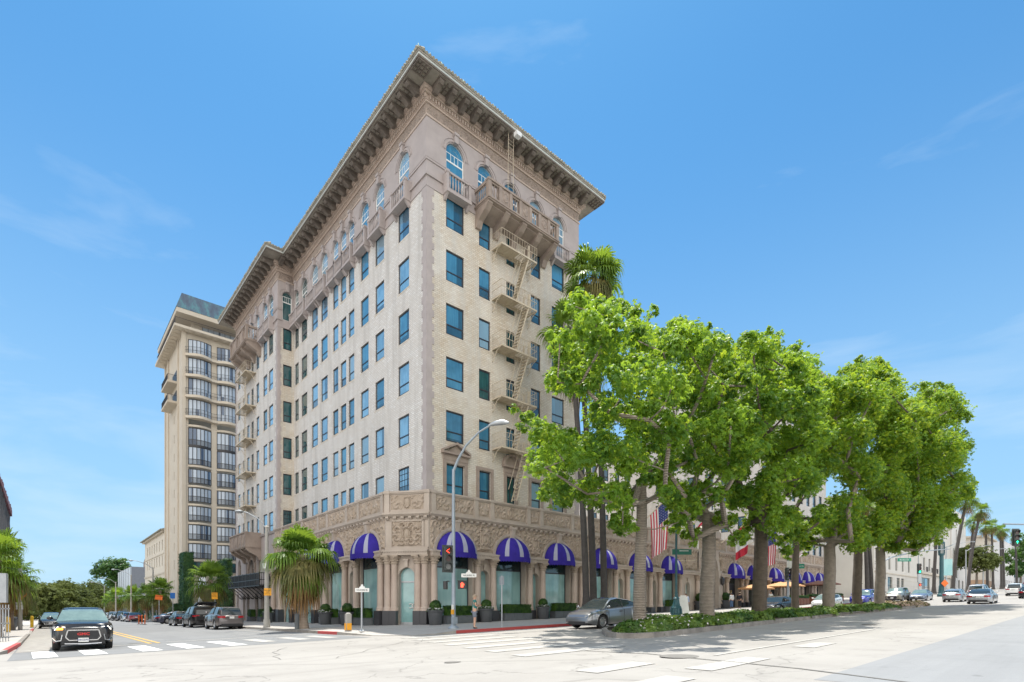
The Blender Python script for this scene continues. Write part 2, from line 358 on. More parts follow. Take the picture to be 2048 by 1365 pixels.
mk = MB()
for (u, v, r_) in ((-7.3, -23.0, .55), (-11.5, -19.4, .22), (10, -22.5, .4), (-15.8, -1.0, .35)):
    mk.face([(u + r_ * 1.0 * cos(2 * pi * k / 16), v + r_ * .8 * sin(2 * pi * k / 16), gz(u, v) + .013) for k in range(16)])
struct(mk.build('manhole_cover', M['manhole'], recalc=False))
# sidewalks: kerb polyline (u, v, height) and inner line
def sidewalk(name, K, B, paint, kw=.16, kmats=None, wm=None):
    """K outer points (u,v,h), B inner points; a top sheet, and a kerb whose painted runs are paint[i]"""
    t = MB(); kb = MB(); n = len(K)
    for i in range(n - 1):
        L_ = hypot(K[i + 1][0] - K[i][0], K[i + 1][1] - K[i][1]); sub = max(1, int(L_ / 4))
        for s_ in range(sub):
            q = []
            for tt in (s_ / sub, (s_ + 1) / sub):
                ku = K[i][0] + (K[i + 1][0] - K[i][0]) * tt; kv = K[i][1] + (K[i + 1][1] - K[i][1]) * tt; kh = K[i][2] + (K[i + 1][2] - K[i][2]) * tt
                bu = B[i][0] + (B[i + 1][0] - B[i][0]) * tt; bv = B[i][1] + (B[i + 1][1] - B[i][1]) * tt
                d = Vector((bu - ku, bv - kv)); d = d.normalized() * kw
                mu, mv = ku + (bu - ku) * .35, kv + (bv - kv) * .35
                q.append(((ku, kv, gz(ku, kv) + kh), (ku + d.x, kv + d.y, gz(ku + d.x, kv + d.y) + kh), (mu, mv, gz(mu, mv) + max(kh, .15)), (bu, bv, gz(bu, bv) + .15), (ku, kv, gz(ku, kv) - .1)))
            a, b = q
            t.face([a[1], b[1], b[2], a[2]]); t.face([a[2], b[2], b[3], a[3]])
            kb.face([a[4], b[4], b[0], a[0]], paint[i]); kb.face([a[0], b[0], b[1], a[1]], paint[i])
    struct(t.build(name, wm or M['walk'], weld=True, smooth=30)); struct(kb.build(name + '_kerb', kmats or [M['kerb'], M['kerbred'], M['kerbdirty']], smooth=None))
K = [(-7.8, 130, .15), (-7.8, 40, .15), (-7.8, 5.5, .15), (-7.8, 1.2, .15), (-7.8, -1.4, .15), (-7.65, -3.6, .15), (-7.4, -5.2, .09), (-7.1, -6.4, .02), (-6.6, -7.6, .02), (-5.9, -8.3, .02), (-5.0, -8.75, .05), (-4.0, -9.0, .15), (4.5, -9.2, .15), (12, -8.9, .15), (20, -8.9, .15), (32, -8.9, .15), (60, -8.9, .15), (82, -8.9, .15), (84, -8.4, .02), (92, -8.4, .02), (94, -8.9, .15), (330, -8.9, .15)]
B = [(1, 130), (1, 40), (1, 5.5), (1, 1.2), (1, 1), (1, 1), (1, 1), (1, 1), (1, 1), (1, 1), (1, 1), (1, 1), (4.5, 1), (12, 1), (20, 1), (32, 1), (60, 1), (82, 1), (84, 1), (92, 1), (94, 1), (330, 1)]
sidewalk('sidewalk', K, B, [0, 0, 2, 2, 1, 0, 0, 0, 0, 0, 0, 1, 1, 0, 1, 1, 1, 0, 0, 0, 0])
K = [(-26, -4.6, .15), (-21.2, -4.3, .15), (-20.3, -4.0, .05), (-19.95, -3.2, .15), (-19.75, 3.0, .15), (-19.7, 18, .15), (-19.7, 19.5, .03), (-19.7, 27, .03), (-19.7, 28, .15), (-19.7, 36, .15), (-19.7, 300, .15)]
B = [(-26, -2), (-26, -2), (-26, -2), (-26, -1.5), (-26, 3), (-26, 18), (-26, 19.5), (-26, 27), (-26, 28), (-26, 36), (-26, 300)]
sidewalk('far_sidewalk', K, B, [0, 0, 0, 1, 2, 0, 0, 0, 1, 0])
gt = MB(); strip(gt, [(-19.2, -3), (-19.05, 120)], 1.1, .008); struct(gt.build('gutter', M['kerb'], recalc=False))
# the planted median
mp = [(3.0, -13.95), (1.6, -14.0), (.5, -14.4), (-.5, -15.1), (-1.5, -16.0), (-2.5, -17.0), (-2.85, -17.7), (-2.7, -18.4), (-2.0, -18.75), (0, -18.75)]
line = mp + [(4, -18.6), (10, -18.2), (20, -17.9), (30, -17.9), (40, -18.1), (46, -18.0), (48.2, -17.0), (48.2, -15.2), (47, -14.0), (30, -13.9), (15, -13.9)]
mk = MB(); so = MB(); n = len(line); cx = [p for p in line]
def inset(p, i, d):
    a = Vector(line[i - 1]); b = Vector(line[(i + 1) % n]); t = (b - a).normalized(); return (p[0] - t.y * d, p[1] + t.x * d)
for i in range(n):
    j = (i + 1) % n; a, b = line[i], line[j]; ai, bi = inset(a, i, .22), inset(b, j, .22); sub = max(1, int(hypot(b[0] - a[0], b[1] - a[1]) / 3))
    for s_ in range(sub):
        f = lambda p, q, t: (p[0] + (q[0] - p[0]) * t, p[1] + (q[1] - p[1]) * t)
        p0, p1 = f(a, b, s_ / sub), f(a, b, (s_ + 1) / sub); q0, q1 = f(ai, bi, s_ / sub), f(ai, bi, (s_ + 1) / sub)
        z = lambda p, h: (p[0], p[1], gz(*p) + h)
        mk.face([z(p0, -.1), z(p1, -.1), z(p1, .19), z(p0, .19)]); mk.face([z(p0, .19), z(p1, .19), z(q1, .19), z(q0, .19)])
struct(mk.build('median_kerb', M['kerbdirty'], weld=True))
for u0, u1 in ((-1.9, 4), (4, 12), (12, 20), (20, 30), (30, 40), (40, 47.6)): drape(so, u0, u1, -18.0 if u0 > -1.9 else -18.0, -14.4 if u0 > -1.9 else -16.4, 2, 2, .17)
struct(so.build('median_soil', M['soil'], weld=True, recalc=False))
# ------------------------------------------------------------------ the hotel
FRt = lambda s, d, z: (s, -d, z)                 # facade along the wide road
FLt = lambda s, d, z: (-d, s, z)                 # facade along the side street
WU = -1.58; WV0, WV1 = 24.9, 40.2
FWg = lambda s, d, z: (WU - d, s, z)             # wing, further down the side street
FRet = lambda s, d, z: (s, WV0 - d, z)           # return of the wing
hotel = thing('grand_hotel', 'tall cream brick corner hotel with carved stone base, striped awnings and deep cornice', 'hotel', (0, 0, 0))
def part(mb, name, mats, par=None, **kw): return mb.build(name, mats, par or hotel, **kw)
def openwall(mb, s0, s1, z0, z1, ops, dep=.22, d=0.0, rm=None):
    xs = sorted({s0, s1} | {o[0] for o in ops} | {o[1] for o in ops}); zs = sorted({z0, z1} | {min(max(o[2], z0), z1) for o in ops} | {min(max(o[3], z0), z1) for o in ops})
    for i in range(len(xs) - 1):
        for j in range(len(zs) - 1):
            a, b = (xs[i] + xs[i + 1]) / 2, (zs[j] + zs[j + 1]) / 2
            if any(o[0] < a < o[1] and o[2] < b < o[3] for o in ops): continue
            mb.face([(xs[i], d, zs[j]), (xs[i + 1], d, zs[j]), (xs[i + 1], d, zs[j + 1]), (xs[i], d, zs[j + 1])])
    for o in ops:
        a, b, c, e = o[:4]; q = d - (o[4] if len(o) > 4 else dep)
        mb.face([(a, d, c), (a, q, c), (a, q, e), (a, d, e)], rm); mb.face([(b, d, c), (b, q, c), (b, q, e), (b, d, e)], rm)
        mb.face([(a, d, e), (b, d, e), (b, q, e), (a, q, e)], rm); mb.face([(a, d, c), (b, d, c), (b, q, c), (a, q, c)], rm)
def archfill(mb, a, b, zs, zt, d=0.0, dep=.22, n=14, m=None):  # corners between a round arch and its square opening + the curved soffit
    c = (a + b) / 2; rx = (b - a) / 2; rz = zt - zs; pts = [(c - rx * cos(pi * k / n), zs + rz * sin(pi * k / n)) for k in range(n + 1)]
    for k in range(n):
        p, q = pts[k], pts[k + 1]
        mb.face([(p[0], d, p[1]), (q[0], d, q[1]), (q[0], d, zt), (p[0], d, zt)], m); mb.face([(p[0], d, p[1]), (q[0], d, q[1]), (q[0], d - dep, q[1]), (p[0], d - dep, p[1])], m)
def ring(mb, c, zs, r0, r1, d0, d1, n=18, a0=0, a1=pi, m=None):
    for k in range(n):
        t0, t1 = a0 + (a1 - a0) * k / n, a0 + (a1 - a0) * (k + 1) / n
        P_ = lambda r, t, d: (c - r * cos(t), d, zs + r * sin(t))
        mb.face([P_(r0, t0, d1), P_(r1, t0, d1), P_(r1, t1, d1), P_(r0, t1, d1)], m); mb.face([P_(r1, t0, d0), P_(r1, t1, d0), P_(r1, t1, d1), P_(r1, t0, d1)], m); mb.face([P_(r0, t0, d0), P_(r0, t1, d0), P_(r0, t1, d1), P_(r0, t0, d1)], m)
def scr(x, y, c, r, h):
    dx, dy = x - c[0], y - c[1]; p = hypot(dx, dy) / r
    if p > 1: return 0.0
    return (.5 + .5 * cos(atan2(dy, dx) * h * 2 + p * 8.0)) * (1 - p ** 4)
def relief(mb, s0, s1, z0, z1, d, amp, cell, mid=True, skip=None, seed=0, m=None):
    w, h = s1 - s0, z1 - z0; rng = random.Random(seed); nx = max(6, int(w / cell)); nz = max(6, int(h / cell)); sc = []
    R_ = min(h * .42, .42); step = R_ * 1.2; k = 0; rows = max(1, int(round(h / (R_ * 1.9))))
    for rw in range(rows):
        yc = z0 + h * (rw + .5) / rows; x = R_ * .55 if mid else 0; k = rw
        while x < w / 2 + R_:
            for sg in (-1, 1): sc.append(((s0 + w / 2 + sg * (x + (.45 if mid and rows == 1 else 0)), yc + (.18 * h / rows) * (1 if k % 2 else -1)), R_, sg * (1 if k % 2 else -1)))
            x += step; k += 1
    bumps = [(s0 + rng.random() * w, z0 + rng.random() * h, .05 + .06 * rng.random()) for _ in range(int(w * h * 9))]
    def fn(a, b):
        x, y = s0 + w * a, z0 + h * b; v = 0
        for c, r, hd in sc: v = max(v, scr(x, y, c, r, hd))
        for bx, by, br in bumps:
            q = ((x - bx) ** 2 + (y - by) ** 2) / (br * br)
            if q < 1: v = max(v, .9 * (1 - q))
        if mid:
            ex, ey = (x - s0 - w / 2) / (h * (.26 if rows == 1 else .18)), (y - z0 - h / 2) / (h * (.4 if rows == 1 else .3)); q = ex * ex + ey * ey
            if q < 1: v = 1.05 if q > .62 else (.35 + .7 * max(0, 1 - q * 2.2))
        e = min(a * w, (1 - a) * w, b * h, (1 - b) * h)
        return (x, d + amp * v * min(1, e / .05), y)
    mb.grid(fn, nx, nz, m, (lambda a, b: skip(s0 + w * a, z0 + h * b)) if skip else None)
TOPS = [29.4 - 3.65 * k for k in range(6)]; WH = 2.12; DEP = .2
RC = [(1.56, 3.06), (4.39, 5.43), (6.98, 7.85), (9.52, 10.56), (11.84, 13.29)]
LC = [(2.24, 3.76), (5.84, 7.26), (8.36, 9.74), (10.91, 12.0), (12.45, 13.58), (14.05, 15.2), (16.34, 17.86), (18.6, 20.11), (21.26, 22.79), (23.55, 24.6)]
WC = [(26.3, 27.7), (28.2, 29.55), (30.95, 32.0), (33.0, 33.85), (34.6, 35.6), (36.3, 37.3), (38.3, 39.4)]
RTC = [(-1.05, -.2)]
ZB, ZT = 9.0, 29.26
wins = []          # (frame name, frame fn, s0, s1, z0, z1, kind)
def rect_rows(cols, fr, fn, skipk=()):
    ops = []
    for ci, (a, b) in enumerate(cols):
        for k, t in enumerate(TOPS):
            if (ci, k) in skipk: continue
            z1 = t; z0 = t - WH
            if fr == 'R' and ci == 2: z0 = t - 2.35
            if fr in 'WT': z0, z1 = z0 - .1, z1 - .1
            ops.append((a, b, max(z0, ZB + .02), z1)); wins.append((fr, fn, a, b, max(z0, ZB + .02), z1, 'door' if (fr == 'R' and ci == 2) or (fr == 'W' and ci == 3) else 'sash'))
    return ops
wr = MB(FRt); openwall(wr, 0, 15.12, ZB, ZT, rect_rows(RC, 'R', FRt), DEP); part(wr, 'brick_wall', M['brick_buff'])
wl = MB(FLt); openwall(wl, 0, WV0, ZB - 1.5, ZT, rect_rows(LC, 'L', FLt), DEP); part(wl, 'brick_wall', M['brick_pale'])
wl = MB(FWg); openwall(wl, WV0, WV1, ZB, ZT, rect_rows(WC, 'W', FWg), DEP); part(wl, 'brick_wall', M['brick_pale'])
wt = MB(FRet); openwall(wt, WU, 0, ZB - 1.5, ZT, rect_rows(RTC, 'T', FRet), DEP); part(wt, 'brick_wall', M['brick_buff'])
bk = MB(); bk.face([(15.12, 0, ZB), (15.12, WV1, ZB), (15.12, WV1, 36), (15.12, 0, 36)]); bk.face([(WU, WV1, 0), (15.12, WV1, 0), (15.12, WV1, 36), (WU, WV1, 36)]); part(bk, 'rear_wall', M['brick_buff'])
qs = [MB() for _ in range(4)]
for k in range(45):
    z = ZB + k * .45; e = .42 if k % 2 else .58; q = qs[0]
    q.box(-.03, e, -.03, .1, z, z + .45); q.box(-.03, .1, .1, e, z, z + .45); q = qs[1]
    q.box(WU - .03, WU + e * .6, WV0 - .03, WV0 + .1, z, z + .45); q.box(WU - .03, WU + .1, WV0 + .1, WV0 + e, z, z + .45)
    qs[2].box(15.12 - e, 15.15, -.03, .1, z, z + .45); qs[3].box(WU - .03, WU + .1, WV1 - e, WV1 + .02, z, z + .45)
for q in qs: part(q, 'quoin', M['mauve'])
# upper arcade storey: round headed windows in mauve stone
top = MB(); ring_m = MB(); strg = MB()
AZ0, AZS, AZT = 30.1, 32.5, 33.2
arch_cols = [('R', FRt, RC[0]), ('R', FRt, (4.3, 5.7)), ('R', FRt, (6.75, 8.15)), ('R', FRt, (9.35, 10.75)), ('R', FRt, (11.9, 13.3))] + [('L', FLt, c) for c in LC] + [('W', FWg, c) for c in WC[:6]] + [('T', FRet, (-1.12, -.2))]
def storey(fr, fn, s0, s1):
    ops = []
    top.f = fn
    for f_, _, (a, b) in arch_cols:
        if f_ != fr: continue
        rr_ = (b - a) / 2; zt = AZS + rr_; ops.append((a, b, AZ0, zt)); archfill(top, a, b, AZS, zt, 0, .25)
        wins.append((fr, fn, a, b, AZ0, zt, 'arch'))
        ring_m.f = fn; c = (a + b) / 2; ring(ring_m, c, AZS, rr_ + .08, rr_ + .20, 0, .05); ring(ring_m, c, AZS, rr_ + .30, rr_ + .36, 0, .04)
        ring_m.box(c - .16, c + .16, 0, .2, zt - .02, 33.88); ring_m.box(c - .2, c + .2, 0, .26, 33.72, 33.89)
    openwall(top, s0, s1, ZT, 34.0, ops, .25)
storey('R', FRt, 0, 15.12); storey('L', FLt, 0, WV0); storey('W', FWg, WV0, WV1); storey('T', FRet, WU, 0)
part(top, 'arcade_storey', M['mauve']); part(ring_m, 'arch_surround', M['mauve'])
OUT = [(0, 0), (15.12, 0), (15.12, WV1), (WU, WV1), (WU, WV0), (0, WV0)]
def offs(o): return [(-o, -o), (15.12 + o, -o), (15.12 + o, WV1 + o), (WU - o, WV1 + o), (WU - o, WV0 - o), (-o, WV0 - o)]
def band(mb, o, z0, z1, m=None): mb.prism(offs(o), z0, z1, m)
st = MB()
for o, z0, z1 in ((.05, 29.26, 29.5), (.1, 29.98, 30.1), (.06, 31.02, 31.16), (.08, 31.16, 31.22)):
    for (a, b) in zip(offs(0), offs(0)[1:] + offs(0)[:1]):
        x0, x1 = sorted((a[0], b[0])); y0, y1 = sorted((a[1], b[1]))
        # split each course at the arched windows
        isR = y0 == y1 == 0; isL = x0 == x1 == 0; isW = x0 == x1 == WU; isT = y0 == y1 == WV0
        cuts = sorted([c for f_, _, c in arch_cols if (f_ == 'R' and isR) or (f_ == 'L' and isL) or (f_ == 'W' and isW) or (f_ == 'T' and isT)]) if z1 > 29.8 else []
        s0, s1 = (x0, x1) if y0 == y1 else (y0, y1); ed = [s0 - (o if (isR or isL) and True else 0)]
        for c in cuts: ed += [c[0] - .02, c[1] + .02]
        ed.append(s1)
        for i in range(0, len(ed), 2):
            if isR: st.box(ed[i], ed[i + 1], -o, .02, z0, z1)
            elif isL and ed[i + 1] > ed[i]: st.box(-o, .02, max(ed[i], .02), ed[i + 1], z0, z1)
            elif isW: st.box(WU - o, WU + .02, ed[i], ed[i + 1], z0, z1)
            elif isT: st.box(ed[i], ed[i + 1], WV0 - o, WV0 + .02, z0, z1)
part(st, 'string_course', M['mauve'])
fr = MB(); band(fr, .06, 33.9, 34.02); band(fr, .0, 34.02, 34.74); band(fr, .1, 34.74, 34.86); band(fr, .14, 34.86, 35.16); band(fr, .3, 35.16, 35.3); band(fr, .42, 35.3, 35.56)
for s in range(67): fr.box(.1 + s * .22, .22 + s * .22, -.24, -.13, 34.9, 35.14)
for s in range(114): fr.box(-.24, -.13, -.2 + s * .22, -.08 + s * .22, 34.9, 35.14)
for s in range(70): fr.box(WU - .24, WU - .13, WV0 - .2 + s * .22, WV0 - .08 + s * .22, 34.9, 35.14)
for s in range(6): fr.box(WU + s * .22 - .1, WU + .02 + s * .22, WV0 - .24, WV0 - .13, 34.9, 35.14)
part(fr, 'entablature', M['pink'])
cf = MB(FRt); relief(cf, .02, 15.1, 34.04, 34.72, .01, .07, .08, False, seed=3); cf.f = FLt; relief(cf, .02, WV0 - .1, 34.04, 34.72, .01, .07, .09, False, seed=4); cf.f = FWg; relief(cf, WV0, WV1, 34.04, 34.72, .01, .07, .11, False, seed=5); cf.f = FRet; relief(cf, WU, -.1, 34.04, 34.72, .01, .07, .09, False, seed=6)
part(cf, 'carved_frieze', M['dirty'])
co = MB(); OH = 1.6
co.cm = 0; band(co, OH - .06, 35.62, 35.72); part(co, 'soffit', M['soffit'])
def modillion(mb, s, w=.34):
    pr = [(.40, 35.14), (.62, 35.08), (.82, 35.2), (1.05, 35.32), (1.22, 35.30), (1.34, 35.42), (1.34, 35.62), (.40, 35.62)]
    mb.extr(pr, s - w / 2, s + w / 2)
    mb.box(s - w / 2 - .07, s + w / 2 + .07, .42, 1.42, 35.54, 35.64)
for fn_, ss in ((FRt, [.35 + i * 1.03 for i in range(15)]), (FLt, [.35 + i * 1.03 for i in range(24)]), (FWg, [WV0 + .1 + i for i in range(16)]), (FRet, [WU + .1])):
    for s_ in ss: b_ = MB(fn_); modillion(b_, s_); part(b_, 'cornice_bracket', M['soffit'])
for o_ in ((-1.0, -1.0), (16.1, -1.0)):
    cq = MB()
    for k in range(4):
        cq.box(o_[0] - .45 + k * .3 - .035, o_[0] - .45 + k * .3 + .035, o_[1] - .5, o_[1] + .5, 35.52, 35.63); cq.box(o_[0] - .5, o_[0] + .5, o_[1] - .45 + k * .3 - .035, o_[1] - .45 + k * .3 + .035, 35.53, 35.63)
    part(cq, 'corner_coffer', M['soffit'])
for fn_, n_ in ((FRt, 14), (FLt, 23)):
    for i in range(n_):
        cq = MB(fn_); s0, s1 = .35 + i * 1.03 + .22, .35 + (i + 1) * 1.03 - .22
        for d in (.75, 1.05): cq.box(s0, s1, d, d + .04, 35.55, 35.63)
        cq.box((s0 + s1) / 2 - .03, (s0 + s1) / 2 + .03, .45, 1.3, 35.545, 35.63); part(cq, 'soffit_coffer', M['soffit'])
fa = MB(); band(fa, OH - .12, 35.60, 35.66, 0); band(fa, OH - .04, 35.722, 35.86, 1); band(fa, OH, 35.862, 35.98, 0); part(fa, 'gutter', [M['cornice'], M['gutter']])
tl = MB(); band(tl, OH + .03, 35.982, 36.1); rt = random.Random(2)
def tiles(x0, y0, x1, y1):
    L_ = hypot(x1 - x0, y1 - y0); n = int(L_ / .24); dx, dy = (x1 - x0) / L_, (y1 - y0) / L_
    for i in range(n):
        a = (i + .5) * L_ / n; x, y = x0 + dx * a, y0 + dy * a; j = rt.uniform(-.03, .03); h = rt.uniform(.1, .2)
        tl.tube([(x - dy * (-.06 + j), y + dx * (-.06 + j), 36.04), (x - dy * .5, y + dx * .5, 36.04 + h + .12)], .1, 6)
tiles(-1.6, -1.6, 16.7, -1.6); tiles(-1.6, 23.3, -1.6, -1.6); tiles(WU - 1.6, WV1 + 1.6, WU - 1.6, 23.3); tiles(WU - 1.6, 23.3, -1.6, 23.3); tiles(16.72, -1.6, 16.72, 12)
rf = [(-1, -1), (16.1, -1), (16.1, 41), (WU - 1, 41), (WU - 1, 23.9), (-1, 23.9)]; tl.prism(rf, 36.1, 36.2)
part(tl, 'roof', M['tile'])
an = MB(); an.lathe([(.035, 0), (.045, .12), (.0, .24)], (0, 0, 0), 5); an = an.mesh('roof_finial', M['verd'])
for i in range(22): link('roof_finial', an, hotel, (-1.6 + i * .86, -1.6, 36.06)); link('roof_finial', an, hotel, (-1.6, -1.0 + i * 1.1, 36.06))
# windows: one frame mesh per size, pane below it
wmesh = {}
def win_meshes(w, h, kind):
    key = (round(w, 2), round(h, 2), kind)
    if key in wmesh: return wmesh[key]
    f = MB(); p = MB(); t = .075
    if kind == 'arch':
        r = w / 2; zs = h - r; t = .07
        f.box(-r, -r + t, -.06, .04, 0, zs); f.box(r - t, r, -.06, .04, 0, zs); f.box(-r, r, -.06, .045, 0, t); f.box(-r + t, r - t, -.06, .05, zs - .62, zs - .52)
        ring(f, 0, zs, r - t, r, -.06, .04); ring(f, 0, zs, r * .42, r * .42 + .035, -.04, .02)
        for a in (pi / 6, pi / 3, pi / 2, 2 * pi / 3, 5 * pi / 6): f.bar((-r * .42 * cos(a), 0, zs + r * .42 * sin(a)), (-(r - t) * cos(a), 0, zs + (r - t) * sin(a)), .035, .04)
        for x in (-r * .4, r * .4, 0): f.box(x - .016, x + .016, -.04, .02, zs - .52, zs)
        f.box(-r + t, r - t, -.04, .02, zs - .02, zs + .02)
        ps = [(-r, 0), (r, 0)] + [(r * cos(pi * k / 14), zs + r * sin(pi * k / 14)) for k in range(15)]
        a = [p.P((x, -.03, z)) for x, z in ps]; p.idx(a)
    else:
        r = w / 2; f.box(-r, -r + t, -.06, .03, 0, h); f.box(r - t, r, -.06, .03, 0, h); f.box(-r + t, r - t, -.06, .035, h - t * 1.3, h); f.box(-r + t, r - t, -.06, .035, 0, t)
        if kind == 'sash': f.box(-r + t, r - t, -.06, .045, h * .31, h * .31 + .09); f.box(-r + t, -r + t + .05, -.05, .02, t, h * .31); f.box(r - t - .05, r - t, -.05, .02, t, h * .31); f.box(-r + t + .05, r - t - .05, -.05, .02, t, t + .05)
        elif kind == 'door': f.box(-.04, .04, -.06, .03, t, h - t)
        elif kind == 'grid':
            for k in (-1, 0, 1): f.box(k * w / 4 - .02, k * w / 4 + .02, -.05, .02, t, h)
            for k in range(1, 5): f.box(-r + t, r - t, -.05, .015, h * k / 5 - .02, h * k / 5 + .02)
        p.face([(-r, -.035, 0), (r, -.035, 0), (r, -.035, h), (-r, -.035, h)])
    sl_ = MB(); sl_.box(-w / 2 - .1, w / 2 + .1, -.15, .06, -.14, -.002)
    fm = f.mesh('window_frame', M['white'] if kind == 'arch' else M['frame']); pm = {k: None for k in 'abcd'}
    for k, mt in (('a', 'pane'), ('b', 'pane2'), ('c', 'pane3')):
        me = bpy.data.meshes.new('window_pane'); me.from_pydata(p.v, [], p.fc); me.materials.append(M[mt]); pm[k] = me
    pm['s'] = sl_.mesh('window_sill', M['brick_buff']) if kind != 'arch' else None; wmesh[key] = (fm, pm); return wmesh[key]
ROT = {'R': 0.0, 'L': -pi / 2, 'W': -pi / 2, 'T': 0.0}
rw = random.Random(8); sill = MB(); nwin = 0; leftover = []
order = {'R': 0, 'L': 1, 'T': 2, 'W': 3}
wins.sort(key=lambda w: (order[w[0]], w[2] if w[0] != 'L' else w[2]))
for (f_, fn, a, b, z0, z1, kind) in wins:
    if f_ == 'L' and a < 2.5 and abs(z1 - TOPS[5]) < .1: kind = 'grid'
    if f_ == 'T' and z1 < 12: kind = 'grid'
    w = b - a
    c = fn((a + b) / 2, -DEP + .06, z0); fm, pm = win_meshes(w, z1 - z0, kind)
    k = 'a' if f_ == 'R' else rw.choice('bbba' if f_ != 'T' else 'cc')
    if kind == 'door' or (f_ == 'R' and a > 4 and a < 6 and abs(z1 - TOPS[3]) < .1) or (f_ == 'L' and a > 20): k = 'c'
    if f_ == 'W' and kind != 'door': k = rw.choice('abbc') if z1 > 20 else 'b'
    if nwin < 100:
        o = link('window', fm, hotel, c); o.rotation_euler.z = ROT[f_]; pn = link('pane', pm[k], o); nwin += 1
        if pm['s']: link('window_sill', pm['s'], o)
    else: leftover.append((fm, pm[k], c, ROT[f_], pm['s']))
def merge(items, name, parent):
    v = []; fc = []; mi = []; mats = []
    for me, c, rz in items:
        Mx = Matrix.Translation(c) @ Matrix.Rotation(rz, 4, 'Z'); b = len(v); mt = me.materials[0]
        if mt not in mats: mats.append(mt)
        k = mats.index(mt); v += [tuple(Mx @ x.co) for x in me.vertices]
        for p in me.polygons: fc.append([b + i for i in p.vertices]); mi.append(k)
    me = bpy.data.meshes.new(name); me.from_pydata(v, [], fc)
    for mt in mats: me.materials.append(mt)
    me.polygons.foreach_set('material_index', mi); return link(name, me, parent)
if leftover:
    o = merge([(a, c, r) for a, p, c, r, s_ in leftover] + [(p, c, r) for a, p, c, r, s_ in leftover] + [(s_, c, r) for a, p, c, r, s_ in leftover if s_], 'window', hotel); o['kind'] = 'stuff'; o['label'] = 'upper windows further along the side street wing'
# small balustrades under the arched windows
def balu(mb, s0, s1, d0, d1, z0, z1, solid=False):
    """rail, foot and balusters between s0..s1 in a plane d0..d1"""
    mb.box(s0, s1, d0 - .03, d1 + .03, z1 - .14, z1); mb.box(s0, s1, d0, d1, z0, z0 + .12)
    n = max(2, int((s1 - s0) / .21)); h = z1 - z0 - .26
    for k in range(n):
        s = s0 + (k + .5) * (s1 - s0) / n; c = (s, (d0 + d1) / 2, z0 + .12)
        mb.lathe([(.045, 0), (.045, .05), (.03, .1), (.062, h * .38), (.03, h * .75), (.04, h * .85), (.045, h)], c, 6, cap=False)
def small_balcony(fn, a, b, seed):
    m = MB(fn); e = .28; a -= e; b += e; d = .5
    m.box(a, b, 0, d + .05, 29.3, 29.48); m.extr([(0, 28.95), (.12, 28.95), (d - .05, 29.3), (0, 29.3)], a + .05, a + .22); m.extr([(0, 28.95), (.12, 28.95), (d - .05, 29.3), (0, 29.3)], b - .22, b - .05)
    for s in (a, b - .2): m.box(s, s + .2, d - .2, d, 29.48, 30.72); m.box(s - .03, s + .23, d - .23, d + .03, 30.6, 30.78); m.box(s + .02, s + .18, 0, d - .2, 30.55, 30.7); m.box(s + .02, s + .18, 0, d - .2, 29.48, 30.55)
    balu(m, a + .2, b - .2, d - .15, d - .03, 29.48, 30.72); part(m, 'balustrade', M['mauve'])
for f_, fn, (a, b) in arch_cols:
    if f_ == 'R' and 4 < a < 11.5 or f_ == 'T' or (f_ == 'W' and a > 30): continue
    small_balcony(fn, a, b, 0)
def big_balcony(fn, a, b, d, z0, z1, mt, nb, solid):
    m = MB(fn); m.box(a, b, 0, d, z0, z0 + .22); m.box(a - .05, b + .05, 0, d + .06, z0 + .1, z0 + .2)
    for k in range(nb):
        s = a + .25 + (b - a - .5) * k / (nb - 1)
        m.extr([(0, z0 - 1.25), (.18, z0 - 1.25), (.4, z0 - .8), (d * .7, z0 - .45), (d - .1, z0 - .12), (d - .1, z0), (0, z0)], s - .22, s + .22)
    m.extr([(0, z0 - .5), (.3, z0 - .42), (d - .3, z0 - .1), (d - .3, z0), (0, z0)], a + .3, b - .3)
    secs = 2 * nb - 3 if not solid else nb; zb = z0 + .22
    for k in range(secs + 1):
        s = a + (b - a - .26) * k / secs; m.box(s, s + .26, d - .26, d, zb, z1 - .02)
        if k < secs:
            e = a + (b - a - .26) * (k + 1) / secs
            if solid or k % 2: m.box(s + .26, e, d - .18, d - .06, zb, z1 - .1); relief(m, s + .34, e - .08, zb + .15, z1 - .25, d - .05, .05, .05, True, seed=k)
            else: balu(m, s + .26, e, d - .2, d - .08, zb, z1 - .1)
    m.box(a - .04, b + .04, d - .3, d + .04, z1 - .12, z1 + .02)
    for s in (a, b - .12):
        m.box(s, s + .14, 0, d - .28, z1 - .12, z1)
        if solid: m.box(s + .01, s + .12, 0, d - .26, zb, z1 - .12)
        else:
            m.f = (lambda g: lambda x, y, z: g(s + .07 + (y), x, z))(fn); balu(m, .02, d - .28, -.06, .06, zb, z1 - .1); m.f = fn
    return part(m, 'stone_balcony', mt)
big_balcony(FRt, 4.0, 11.0, 1.6, 29.55, 31.0, M['dirty'], 5, False)
big_balcony(FWg, 30.2, 36.5, 1.55, 29.4, 31.1, M['dirty'], 4, False)
big_balcony(FWg, 30.2, 36.5, 1.6, 7.55, 9.25, M['dirty'], 4, True)
